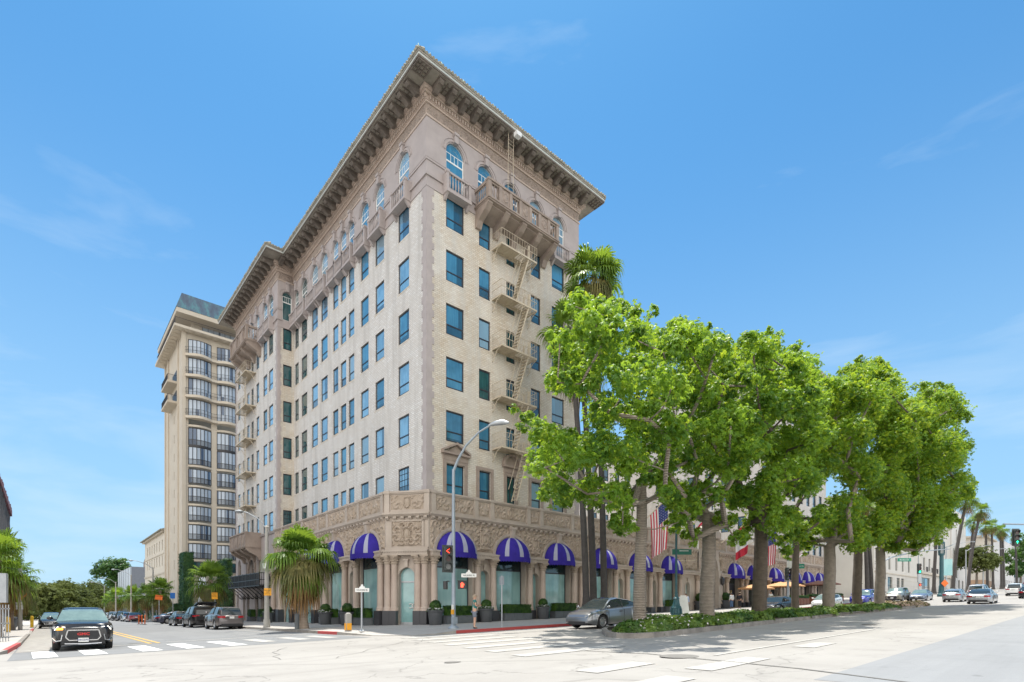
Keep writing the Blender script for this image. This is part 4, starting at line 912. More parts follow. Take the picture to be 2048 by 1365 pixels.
for a, b in zip(BU[::2], BU[1::2]): sl = MB(FB); sl.prism([(a, 0)] + [(a + (b - a) * k / 10, .1 + .58 * sin(pi * k / 10)) for k in range(11)] + [(b, 0)], 27.62, 27.88, None); sl.build('dark_spandrel', M['bronze'], tw)
rl = MB(FB)
for z in (42.7, 39.35, 35.95, 32.55):
    pts = [(TU + .1, .02), (TU + .25, .45)] + [(a + (b - a) * k / 10, .7 + .72 * sin(pi * k / 10)) for a, b in zip(BU[::2], BU[1::2]) for k in range(11)]
    for h in (.5, 1.05): rl.tube([(x, d, z + h) for x, d in pts], .025, 4)
    for i in range(len(pts) - 1):
        L_ = hypot(pts[i + 1][0] - pts[i][0], pts[i + 1][1] - pts[i][1])
        for k in range(max(1, int(L_ / .16))): t = k / max(1, int(L_ / .16)); x, d = pts[i][0] + (pts[i + 1][0] - pts[i][0]) * t, pts[i][1] + (pts[i + 1][1] - pts[i][1]) * t; rl.bar((x, d, z), (x, d, z + 1.05), .018)
rl.f = None
for k in range(110): u = TU - 1.2 + k * .14; rl.bar((u, TV - 1.3, 46.6), (u, TV - 1.3, 47.7), .02)
for k in range(100): v = TV - 1.2 + k * .18; rl.bar((TU - 1.3, v, 46.6), (TU - 1.3, v, 47.7), .02)
rl.bar((TU - 1.3, TV - 1.3, 47.7), (14, TV - 1.3, 47.7), .05); rl.bar((TU - 1.3, TV - 1.3, 47.7), (TU - 1.3, TV1 + 1, 47.7), .05)
rl.build('balcony_railing', M['bronze'], tw)
sb = MB(FS)
for z in (39.3, 35.9):
    sb.prism([(75.2, 0), (75.2, 1.5), (81.5, 1.5), (81.5, 0)], z, z + .35)
o = sb.build('side_balcony', M['cream'], tw); sr_ = MB(FS)
for z in (39.65, 36.25):
    for k in range(42): s = 75.25 + k * .15; sr_.bar((s, 1.45, z), (s, 1.45, z + 1.0), .02)
    for k in range(10): sr_.bar((75.25, k * .15, z), (75.25, k * .15, z + 1), .02)
    sr_.bar((75.25, 1.45, z + 1), (81.45, 1.45, z + 1), .05); sr_.bar((75.25, 0, z + 1), (75.25, 1.45, z + 1), .05); sr_.box(76, 80, .0, .04, z, z + 2.2)
sr_.build('railing', M['bronze'], o)
rs = MB(); rs.prism([(TU - 1.5, TV - 1.5), (15, TV - 1.5), (15, TV1 + 1.5), (TU - 1.5, TV1 + 1.5)], 46.2, 46.6)
for k in range(12): rs.box(TU - 1.2 + k * 1.3, TU - .3 + k * 1.3, TV - 1.2, TV - .4, 46.12, 46.22); rs.box(TU - 1.2, TU - .4, TV - .1 + k * 1.4, TV + .9 + k * 1.4, 46.12, 46.22)
rs.prism([(TU - 1.15, TV - 1.15), (15, TV - 1.15), (15, TV1 + 1.15), (TU - 1.15, TV1 + 1.15)], 48.7, 49.4); rs.build('terrace_slab', M['cream'], tw)
rp_ = MB(); lo = [(TU - 1.2, TV - 1.2, 49.42), (15, TV - 1.2, 49.42), (15, TV1 + 1.2, 49.42), (TU - 1.2, TV1 + 1.2, 49.42)]; hi = [(TU - .3, TV - .3, 52.3), (15, TV - .3, 52.3), (15, TV1 + .3, 52.3), (TU - .3, TV1 + .3, 52.3)]
for i in range(4): j = (i + 1) % 4; rp_.face([lo[i], lo[j], hi[j], hi[i]])
rp_.face(hi); rp_.face(lo)
rp_.build('copper_roof', M['copper'], tw)
pg = MB(FB); pg.box(1.0, 6.2, -1.72, -1.66, 46.7, 48.6); o = pg.build('penthouse_window', M['bayglass'], tw); pf = MB(FB)
for k in range(7): pf.box(1.0 + k * .86, 1.06 + k * .86, -1.66, -1.6, 46.6, 48.7)
pf.build('window_frame', M['bronze'], o)
sg = MB(FS)
for a, b, z0, z1 in slit: sg.face([(a, -.2, z0), (b, -.2, z0), (b, -.2, z1), (a, -.2, z1)])
o = sg.build('slit_window', M['pane3'], tw)
# generic small buildings with window parts
def block(name, label, cat, fp, z0, z1, mt, faces, wmat='pane3', fmat='frame', roof=None, loc=None):
    """fp = (u0,u1,v0,v1); faces: list of (side, [(s0,s1,z0,z1)...]) with side in 'street' (normal -u) / 'front' (normal -v)"""
    t = thing(name, label, cat, (fp[0], fp[2], z0)); t0 = Vector((fp[0], fp[2], z0)); u0, u1, v0, v1 = fp; w_ = MB()
    fF = lambda s, d, z: (s - t0.x, v0 - d - t0.y, z - t0.z); fS = lambda s, d, z: (u0 - d - t0.x, s - t0.y, z - t0.z)
    D_ = dict(faces)
    w_.f = fF; openwall(w_, u0, u1, z0, z1, D_.get('front', []), .3); w_.f = fS; openwall(w_, v0, v1, z0, z1, D_.get('street', []), .3)
    w_.f = lambda x, y, z: (x - t0.x, y - t0.y, z - t0.z); w_.face([(u1, v0, z0), (u1, v1, z0), (u1, v1, z1), (u1, v0, z1)]); w_.face([(u0, v1, z0), (u1, v1, z0), (u1, v1, z1), (u0, v1, z1)]); w_.face([(u0, v0, z1), (u1, v0, z1), (u1, v1, z1), (u0, v1, z1)])
    w_.build('wall', mt, t); cache = {}
    for side, ops in faces:
        f = fF if side == 'front' else fS
        for (a, b, c, d) in ops:
            key = (side, round(b - a, 2), round(d - c, 2))
            if key not in cache:
                x = MB(); g_ = MB(); w = (b - a) / 2; h = d - c
                for q0, q1, r0, r1 in ((-w, -w + .08, 0, h), (w - .08, w, 0, h), (-w + .08, w - .08, 0, .08), (-w + .08, w - .08, h - .08, h), (-.03, .03, .08, h - .08), (-w + .08, w - .08, h * .5, h * .5 + .06)): x.box(q0, q1, -.03, .05, r0, r1)
                g_.face([(-w, 0, 0), (w, 0, 0), (w, 0, h), (-w, 0, h)]); cache[key] = (x.mesh('window', M[fmat]), g_.mesh('pane', M[wmat], recalc=False))
            xm, gm = cache[key]; o = link('window', xm, t, f((a + b) / 2, -.22, c)); o.rotation_euler.z = 0 if side == 'front' else -pi / 2; link('pane', gm, o)
    return t, fF, fS
g0 = gz(-2, 100)
t, fF, fS = block('cream_building', 'cream three storey building with a low tiled eave beyond the copper roofed tower', 'building', (-2, 14, 88, 114.6), -1.8, 15.4, M['cream2'],
    [('street', [(v, v + 1.0, z, z + 2.0) for z in (9.2, 12.2) for v in (90.5, 94, 97.2, 100.4, 103.6, 106.8, 110)] + [(v, v + 3.0, -1.2, 4.6) for v in (90.5, 96, 101.5, 107)])])
e = MB(fS); e.box(87.6, 115, 0, .5, 15.4, 15.7); e.box(87.8, 114.8, 0, .14, 7.6, 7.9); e.box(87.8, 114.8, 0, .1, 11.4, 11.6); e.build('ledge', M['cream'], t); e = MB(fS); e.extr([(.9, 15.7), (.9, 15.85), (-4, 17.4), (-4, 15.7)], 87.3, 115.3); e.build('roof', M['tile'], t)
tl_m = mat('pale_tile_cladding', (.62, .66, .70), (.56, .60, .64), .5, 2); grey_m = mat('grey_render', (.20, .215, .25), (.17, .185, .215), .8, 2)
t = thing('office_building', 'low grey and white office building far along the side street', 'building', (-2, 140, -1.8))
for nm, p, mt in (('white_facade', [(0, 0, 6.3), (0, 34, 6.3), (0, 34, 13.6), (0, 0, 13.6)], tl_m), ('grey_wall', [(0, 0, 6.3), (18, 0, 6.3), (18, 0, 13.6), (0, 0, 13.6)], grey_m), ('roof', [(0, 0, 13.6), (18, 0, 13.6), (18, 34, 13.6), (0, 34, 13.6)], grey_m), ('ground_storey', [(.5, 0, 0), (18, 0, 0), (18, 0, 6.3), (.5, 0, 6.3)], tl_m), ('ground_storey', [(.5, 0, 0), (.5, 34, 0), (.5, 34, 6.3), (.5, 0, 6.3)], grey_m)):
    m = MB(); m.face(p); m.build(nm, mt, t, recalc=False)
m = MB(); m.box(4, 14, 2, 12, 13.6, 15.6); m.extr([(2, 15.6), (12, 15.6), (7, 17.2)], 4, 14); m.build('rooftop_plant', M['dirty'], t)
for v in range(6): m = MB(); m.box(-.08, 0, 1 + v * 5.5, 1.1 + v * 5.5, 6.3, 13.6); m.build('cladding_joint', grey_m, t)
# far left: a building wrapped in dark scaffold netting
def net_mat():
    w = N('dark_scaffold_netting'); co = w.pos(); st = w.n('ShaderNodeVectorMath', operation='MULTIPLY'); w.l(co, st.inputs[0]); st.inputs[1].default_value = (1, 1.4, .25)
    f = w.noise(st.outputs[0], 1.5, 6, .7); w.base(w.ramp(f, [(.3, (.05, .05, .055)), (.7, (.12, .115, .12))])); w.set(Roughness=.9); w.bump(f, .8, .2); return w.m
t = thing('scaffolded_building', 'building wrapped in dark scaffold netting at the left edge', 'building', (-22, 20, -.4)); m = MB(); rr = random.Random(4)
m.grid(lambda a, b: (-.25 * sin(a * 90) * .3 - .15 * abs(sin(a * 41 + b * 3)), a * 44 - 6, 4.6 + b * (8.9 + .3 * sin(a * 60) - a * .6)), 130, 10); m.box(-16, -.35, -6, 38, 4.5, 12.6); m.build('netting', net_mat(), t)
m = MB(); m.box(-16, -.6, -6, 38, 0, 4.5); m.build('wall', grey_m, t)
m = MB()
for k in range(9): m.box(-.5, -.1, -5.5 + k * 5.2, -5.1 + k * 5.2, -.3, 4.8)
m.build('scaffold_leg', M['metal'], t)
m = MB(); rr = random.Random(9)
for k in range(60): v = -6 + k * .73; m.box(-.3, .1, v, v + .6, 13.2 - k * .01, 13.2 + rr.uniform(.1, .45)); 
m.build('netting_edge', mat('dull_red_edge', (.20, .07, .10), (.12, .06, .08), .9, 3), t)
# the white shop building across the next side street
rowz = (9.2, 12.9, 17.0)
fw = [(u, u + 1.3, z, z + 2.3) for z in (7.9, 12.0) for u in (88, 92.5, 97, 101.5, 106)] + [(u, u + 1.6, z, z + 2.6) for z in (9.0, 13.3, 17.6) for u in (118.5, 123.4, 128.4, 134.0)] + [(a, b, 3.4, 6.6) for a, b in ((86.2, 87.6), (92, 95), (98, 100), (101, 103))] + [(117, 124.5, 3.4, 7.4)]
t, fF, fS = block('white_shop_building', 'white stone shop building with rows of tall windows beyond the trees', 'shop building', (84, 146, -4, 30), 1.6, 20.6, mat('white_limestone', (.66, .63, .58), (.60, .57, .52), .8, .5), [('front', fw), ('street', [(v, v + 1.6, z, z + 2.4) for z in (8, 12.5) for v in (2, 8, 14, 20)] + [(5, 12, 2.5, 6)])])
m = MB(fF); m.box(84, 114, 0, .15, 7.1, 7.3); m.box(115, 146, 0, .5, 8.1, 8.5); m.box(84, 146, 0, .3, 20.3, 20.7)
for k in range(5): m.box(84, 114, 0, .03, 2.6 + k * .9, 2.63 + k * .9)
m.build('ledge', M['cream2'], t)
m = MB(fF)
for u in (118.5, 123.4, 128.4, 134.0):
    for k in range(9): m.bar((u - .1 + k * .22, .5, 8.6), (u - .1 + k * .22, .5, 9.6), .03)
    m.bar((u - .2, .5, 9.6), (u + 1.8, .5, 9.6), .06)
m.build('balcony_rail', M['bronze'], t)
tallw = [(u, u + 1.5, z, z + 2.8) for z in (8.5, 13, 17.8, 21.8) for u in (151.5,)] + [(u, u + 2.2, 4.4, 8.0) for u in (148.5, 154.5, 159.5)]
block('white_tall_building', 'tall plain white end block standing behind the leaning palms', 'building', (146.2, 165, -4.3, 30), 3.0, 25.2, mat('white_plaster', (.68, .66, .63), (.62, .60, .57), .8, .5), [('front', tallw), ('street', [])])
ft = [(u, u + 1.4, z, z + 2.4) for z in (10.4, 15.0, 19.0) for u in (196, 200, 204, 208)]
t, fF, fS = block('balconied_building', 'cream building with a red tiled roof and awning arms on a terracotta ground storey', 'building', (194, 214, -4.3, 24), 4.6, 22.4, M['cream2'], [('front', ft), ('street', [(v, v + 1.4, z, z + 2.4) for z in (11, 15.5) for v in (1, 7, 13)])])
m = MB(fS); m.box(-4.4, 24, 0, .3, 5, 9.4); m.f = fF; m.box(193.6, 214, 0, .3, 5, 9.4); m.build('terracotta_storey', mat('terracotta_stone', (.46, .30, .19), (.40, .26, .17), .8, 1), t)
m = MB(fF); m.box(193, 215, 0, 1.0, 22.4, 22.9); m.f = fS; m.box(-4, 24, 0, 1.0, 22.4, 22.9); m.box(4, 15, 0, 1.2, 18.4, 18.9)
for k in range(8): m.box(4.2 + k * 1.4, 4.6 + k * 1.4, .6, .8, 18.9, 22.4)
m.build('cornice', M['cream'], t)
m = MB(lambda x, y, z: (x - 194, y + 4.3, z - 4.6)); m.prism([(196, 2), (212, 2), (212, 22), (196, 22)], 22.9, 23.0); m.extr([(2, 23), (22, 23), (12, 26.5)], 196, 212); m.build('roof', mat('red_roof_tile', (.42, .12, .06), (.34, .10, .05), .85, 2), t)
m = MB(fF)
for u, z in ((197, 13.8), (203, 13.8), (197, 18.4), (203, 18.4), (209, 13.8)): m.bar((u, 0, z), (u + 1.6, 1.6, z - 1.2), .12)
m.f = fS
for v, z in ((0, 13.8), (8, 13.8), (0, 10.2), (8, 10.2)): m.bar((v, 0, z), (v - 1, 1.8, z - 1.2), .12)
m.build('awning_arm', M['black'], t)
block('far_white_building', 'white slab building far along the wide road behind the palms', 'building', (236, 262, -5, 20), 5, 24.5, mat('far_white_plaster', (.66, .65, .64), None, .8, .5), [('front', [(u, u + 2, z, z + 1.8) for z in (9, 13, 17) for u in (238, 243, 248, 253)]), ('street', [(v, v + 2, z, z + 1.8) for z in (9, 13, 17) for v in (0, 6, 12)])])
block('far_grey_building', 'grey concrete office building at the far end of the wide road', 'building', (275, 310, -9, 20), 6, 27, mat('far_grey_concrete', (.40, .41, .43), None, .8, .5), [('front', [(u, u + 3, z, z + 2) for z in (9, 13, 17, 21) for u in (277, 283, 289, 295)]), ('street', [(v, v + 3, z, z + 2) for z in (9, 13, 17, 21) for v in (-6, 0, 6)])])
# low wall and clipped ivy on the pavement beyond the wing
t = thing('garden_wall', 'pale plastered wall with dark doorway between the hotel wing and the tower', 'wall', (-1.2, 41, -.8)); m = MB(); m.box(0, .5, 0, 20, 0, 5.4); m.build('wall', M['cream2'], t); m = MB(); m.box(-.05, .0, 8, 10.5, .3, 4); m.box(-.05, 0, 13, 14.4, .3, 3.4); m.build('doorway', M['black'], t); m = MB()
for k in range(5): m.lathe([(.16, 0), (.16, 6.2)], (-.6, 15 + k * .8, .2), 8, cap=False)
m.build('pipe', tl_m, t)
# ------------------------------------------------------------------ trees, palms, shrubs
import numpy as np
def leaf_mat(name, dark, light, trans, tr=.35, sc=.5, rough=.45, gain=1.0):
    w = N(name); co = w.pos(); f = w.noise(co, sc, 3, .6); f2 = w.noise(co, 9, 2, .5)
    c = w.ramp(f, [(.40, dark), (.60, light)]); c = w.mix(w.ramp(f2, [(.4, (0, 0, 0)), (.7, (.5, .5, .5))]), c, tuple(x * .6 for x in dark)); w.base(c); w.set(Roughness=rough)
    w.b.inputs['Specular IOR Level'].default_value = .35
    t = w.n('ShaderNodeBsdfTranslucent'); t.inputs['Color'].default_value = (*trans, 1); mx = w.n('ShaderNodeMixShader'); mx.inputs[0].default_value = tr
    w.l(w.b.outputs[0], mx.inputs[1]); w.l(t.outputs[0], mx.inputs[2]); w.l(mx.outputs[0], w.out.inputs['Surface']); return w.m
M['leaf'] = leaf_mat('broad_leaf', (.027, .095, .016), (.165, .295, .026), (.46, .66, .048), .40, .6, .5)
M['leaf2'] = leaf_mat('yellowing_leaf', (.11, .19, .015), (.29, .385, .022), (.62, .74, .045), .44)
M['palmleaf'] = leaf_mat('fan_palm_leaf', (.07, .15, .025), (.20, .32, .045), (.38, .54, .05), .32, .9, .4)
M['palmold'] = leaf_mat('faded_palm_leaf', (.10, .11, .035), (.22, .19, .06), (.3, .28, .08), .2, 1.2, .6)
M['palmdead'] = leaf_mat('dead_palm_frond', (.22, .13, .055), (.34, .20, .075), (.25, .15, .05), .12, 1.5, .8)
M['hedge'] = leaf_mat('clipped_hedge_leaf', (.018, .055, .010), (.06, .13, .016), (.14, .24, .02), .2, 2.5)
M['shrub'] = leaf_mat('median_shrub_leaf', (.04, .10, .015), (.14, .22, .03), (.24, .34, .04), .25, .8)
M['fartree'] = leaf_mat('distant_tree_leaf', (.06, .085, .022), (.12, .145, .035), (.2, .24, .05), .25, .12, .8)
M['fartree2'] = leaf_mat('distant_green_leaf', (.03, .09, .025), (.09, .19, .035), (.18, .3, .05), .25, .3)
M['ivy'] = leaf_mat('ivy_leaf', (.014, .055, .016), (.045, .115, .03), (.08, .2, .04), .15, 1.5)
M['petal'] = mat('lilac_petal', (.62, .50, .62), (.70, .62, .66), .7, 8); M['petalw'] = mat('white_petal', (.76, .76, .72), None, .7, 8); M['dryflower'] = mat('dry_pinkish_blossom', (.42, .27, .26), (.40, .33, .20), .8, 3)
def bark_mat(name, a, b, rings=14.0, strength=.7):
    w = N(name); co = w.pos('obj'); wv = w.n('ShaderNodeTexWave', Scale=rings * .16, Distortion=2.5, Detail=3.0, bands_direction='Z'); wv.inputs['Detail Scale'].default_value = 1.2; w.l(co, wv.inputs['Vector'])
    c = w.mix(wv.outputs['Fac'], b, a); c = w.mix(w.ramp(w.noise(co, 2.5, 5, .7), [(.4, (0, 0, 0)), (.75, (.55, .55, .55))]), c, tuple(x * .55 for x in b)); w.base(c); w.set(Roughness=.9); w.bump(wv.outputs['Fac'], strength, .05); return w.m
M['bark'] = bark_mat('ringed_grey_bark', (.36, .31, .255), (.22, .18, .145), 26)
M['bark_dark'] = bark_mat('dark_ringed_bark', (.17, .135, .10), (.09, .07, .055), 26)
M['palmbark'] = bark_mat('palm_bark', (.13, .115, .105), (.055, .05, .05), 30)
M['palmbark2'] = bark_mat('pale_palm_bark', (.38, .30, .24), (.28, .22, .17), 20, .4)
def quads_mesh(name, Q, mats, mi=None):
    """Q: (n,4,3) array of quads"""
    n = len(Q); me = bpy.data.meshes.new(name); me.vertices.add(4 * n); me.vertices.foreach_set('co', np.ascontiguousarray(Q, dtype=np.float32).ravel())
    me.loops.add(4 * n); me.loops.foreach_set('vertex_index', np.arange(4 * n, dtype=np.int32)); me.polygons.add(n); me.polygons.foreach_set('loop_start', np.arange(0, 4 * n, 4, dtype=np.int32))
    for m in (mats if isinstance(mats, (list, tuple)) else [mats]): me.materials.append(m)
    if mi is not None: me.polygons.foreach_set('material_index', np.asarray(mi, dtype=np.int32))
    me.update(); me.validate(); return me
def unit(a): return a / np.maximum(np.linalg.norm(a, axis=-1, keepdims=True), 1e-9)
def rosettes(P, Nrm, L, W, k, rng, droop=.35):
    """k kite leaflets round every point P (n,3) with facing Nrm"""
    n = len(P); up = np.array([0, 0, 1.0]); ref = unit(rng.normal(size=(n, 3))); t1 = unit(np.cross(Nrm, ref)); t2 = np.cross(Nrm, t1); out = []
    a0 = rng.uniform(0, 2 * pi, n)
    for i in range(k):
        a = (a0 + 2 * pi * i / k + rng.uniform(-.3, .3, n))[:, None]; d = unit(np.cos(a) * t1 + np.sin(a) * t2 - Nrm * droop - up * droop * .5); sd = unit(np.cross(d, Nrm)); l = (L * rng.uniform(.7, 1.25, n))[:, None]; w = (W * rng.uniform(.7, 1.2, n))[:, None]
        out.append(np.stack([P, P + d * l * .5 + sd * w, P + d * l - up * l * .12, P + d * l * .5 - sd * w], 1))
    return np.concatenate(out)
def clump_points(blobs, dens, rng, flat=.9):
    Ps = []; Ns = []
    for (x, y, z, r) in blobs:
        ns = max(4, int(7 * r)); sd = unit(rng.normal(size=(ns, 3))); sc = sd * r * rng.uniform(.45, .8, (ns, 1)); sr = r * rng.uniform(.25, .58, ns)
        m = int(dens * r * r); k = rng.integers(0, ns, m); d = unit(rng.normal(size=(m, 3)) + np.array([0, 0, .35])); rad = sr[k][:, None] * (rng.uniform(.5, 1.08, (m, 1)))
        P = sc[k] + d * rad; lo = rng.random(m) < .2; dv = unit(rng.normal(size=(m, 3))); P[lo] = (dv * r * rng.uniform(.15, 1, (m, 1)) ** .45 * rng.uniform(.85, 1.12, (m, 1)))[lo]; P[:, 2] *= flat; Ps.append(P + np.array([x, y, z])); Ns.append(unit(d * .7 + np.array([0, 0, .55]) + rng.normal(size=(m, 3)) * .35))
    return np.concatenate(Ps), np.concatenate(Ns)
def limb_tree(mb, fork, pts, r0, rng, bend=.25):
    """greedy branching from the fork to every crown point; pipe-model radii"""
    nodes = [Vector(fork)]; par = [-1]; pend = sorted([Vector(p) for p in pts], key=lambda p: (p - nodes[0]).length); tips = []
    for p in pend:
        best = min(range(len(nodes)), key=lambda i: (nodes[i] - p).length * (1.0 if nodes[i].z < p.z + .6 else 1.5) + .25 * (nodes[i] - nodes[0]).length)
        a = nodes[best]; q = best; n = max(1, int((p - a).length / 1.1))
        for i in range(1, n + 1):
            t = i / n; c = a.lerp(p, t); c += Vector((rng.uniform(-1, 1), rng.uniform(-1, 1), rng.uniform(-.5, 1))) * bend * (1 - t) * min(1, (p - a).length * .4); c.z += .35 * sin(pi * t) * -.4
            nodes.append(c); par.append(q); q = len(nodes) - 1
        tips.append(q)
    w = [0.0] * len(nodes)
    for t in tips:
        i = t
        while i >= 0: w[i] += 1; i = par[i]
    tot = max(w[0], 1); ch = {}
    for i, p in enumerate(par): ch.setdefault(p, []).append(i)
    R_ = lambda i: max(.02, r0 * (w[i] / tot) ** .5)
    def run(i, prev):
        path = [nodes[prev]] if prev >= 0 else []; rad = [min(R_(prev), R_(i) * 1.15)] if prev >= 0 else []
        while True:
            path.append(nodes[i]); rad.append(R_(i)); c = ch.get(i, [])
            if not c: break
            c = sorted(c, key=lambda j: -w[j])
            for j in c[1:]: run(j, i)
            i = c[0]
        if len(path) > 1: mb.tube(path, rad, 7 if rad[0] > .1 else 5)
    for j in ch.get(0, []): run(j, 0)
def trunk_profile(mb, base, fork, r0, r1, rng, n=14, k=12, flare=1.35):
    base = Vector(base); fork = Vector(fork); pts = []; rad = []
    for i in range(n + 1):
        t = i / n; p = base.lerp(fork, t) + Vector((sin(t * 5 + r0 * 9) * .05, cos(t * 4) * .05, 0)) * (t * (1 - t) * 4); pts.append(p); e = max(0, 1 - t * 7); rad.append((r0 + (r1 - r0) * t) * (1 + (flare - 1) * e * e) * (1 + .02 * sin(i * 2.3)))
    mb.tube(pts, rad, k)
    for _ in range(26): t = rng.random() * .95; a = rng.random() * 2 * pi; r = r0 + (r1 - r0) * t; p = base.lerp(fork, t); mb.sphere((p.x + r * cos(a), p.y + r * sin(a), p.z), .035, 5, 3)
def tree(name, label, base, fork, blobs, r0, r1, bark, leafs, seed, dens=170, L=.27, W=.06, k=6, group=None, nl=None, ylw=.12, cat='tree'):
    t = thing(name, label, cat, base, 0, group); rng = np.random.default_rng(seed); rp = random.Random(seed); B0 = Vector(base)
    mb = MB(lambda x, y, z: (x - B0.x, y - B0.y, z - B0.z)); trunk_profile(mb, (base[0], base[1], base[2] - .3), fork, r0, r1, rp)
    mids = [b for i, b in enumerate(blobs) if i % 2 == 0 or b[3] > 1.2]
    limb_tree(mb, fork, [(b[0], b[1], b[2] - b[3] * .2) for b in mids], r1 * .92, rp); mb.build('trunk', bark, t, smooth=50, recalc=False)
    P, Nn = clump_points(blobs, dens, rng); Q = rosettes(P, Nn, L, W, k, rng); Q -= np.array(base)
    hot = rng.random(len(P)) < ylw; mi = np.tile(hot.astype(np.int32), k); link('crown', quads_mesh('crown', Q, leafs, mi), t); return t
def fan(Q, c, phi, el, lp, Lf, nb, rng, droop, wid=.062, bend=0.0):
    d = np.array([cos(el) * cos(phi), cos(el) * sin(phi), sin(el)]); s = np.array([-sin(phi), cos(phi), 0]); n = np.cross(d, s); up = np.array([0, 0, 1.])
    c = np.array(c); h = c + d * lp - up * lp * droop * .15; w = s * .02; Q.append([c - w, c + w, h + w, h - w])
    for i in range(nb):
        th = (i / (nb - 1) - .5) * 2 * 1.95; l = Lf * (1 - .30 * (abs(th) / 1.95) ** 1.5) * rng.uniform(.88, 1.08); fold = .16 * (1 if i % 2 else -1)
        b = d * cos(th) + s * sin(th) + n * (.12 * abs(th) + fold * .2); b = b / np.linalg.norm(b); sd = np.cross(b, n); sd = sd / np.linalg.norm(sd)
        ww = wid * l * .9; m = h + b * l * .55 - up * l * .12 * droop; e = h + b * l * .78 - up * l * .42 * droop; z = h + b * l * .9 - up * l * (.95 * droop + .02)
        Q.append([h, m + sd * ww, m, m - sd * ww][:4] if False else [h, m - sd * ww, e, m + sd * ww]); Q.append([m - sd * ww * .9, m + sd * ww * .9, e + sd * ww * .45, e - sd * ww * .45]); Q.append([e - sd * ww * .45, e + sd * ww * .45, z, z])
def palm_parts(h, seed, nf=34, lp=1.0, Lf=1.05, nb=20, skirt=26, r0=.24, r1=.19, sk_len=1.0, lean=(0, 0), crown_el=(1.35, -.75)):
    rng = np.random.default_rng(seed); rp = random.Random(seed); top = np.array([lean[0], lean[1], h]); G_ = []; O_ = []; D_ = []
    for i in range(nf):
        t = rng.random(); el = crown_el[0] + (crown_el[1] - crown_el[0]) * t; fan(G_ if t < .8 else O_, top + rng.normal(0, .08, 3), rng.uniform(0, 2 * pi), el, lp * rng.uniform(.5, 1.1), Lf * rng.uniform(.8, 1.15), nb, rng, .08 + 1.35 * t * rng.uniform(.7, 1.15))
    for i in range(skirt):
        t = i / max(1, skirt - 1); fan(D_ if t > .45 else (G_ if i % 3 else O_), top - [0, 0, .2 + t * sk_len], i * 2.399, -.45 - .75 * t + rng.uniform(-.15, .15), lp * (.75 - .3 * t) * rng.uniform(.4, 1.1), Lf * (.95 - .15 * t), max(10, nb - 6), rng, 1.1)
    tr = MB(); pts = []; rad = []
    for i in range(13): t = i / 12; pts.append((lean[0] * t ** 1.6, lean[1] * t ** 1.6, h * t - (.2 if i == 0 else 0))); rad.append((r0 + (r1 - r0) * t) * (1 + .55 * max(0, 1 - t * h / .7) ** 2))
    tr.tube(pts, rad, 10); return tr, G_, O_, D_
def palm(name, label, loc, h, seed, bark='palmbark2', group=None, **kw):
    t = thing(name, label, 'palm tree', loc, 0, group); tr, G_, O_, D_ = palm_parts(h, seed, **kw); tr.build('trunk', M[bark], t, smooth=60, recalc=False); Q = np.array(G_ + O_); link('crown', quads_mesh('crown', Q, [M['palmleaf'], M['palmold']], [0] * len(G_) + [1] * len(O_)), t)
    if D_: link('skirt', quads_mesh('skirt', np.array(D_), M['palmdead']), t)
    return t
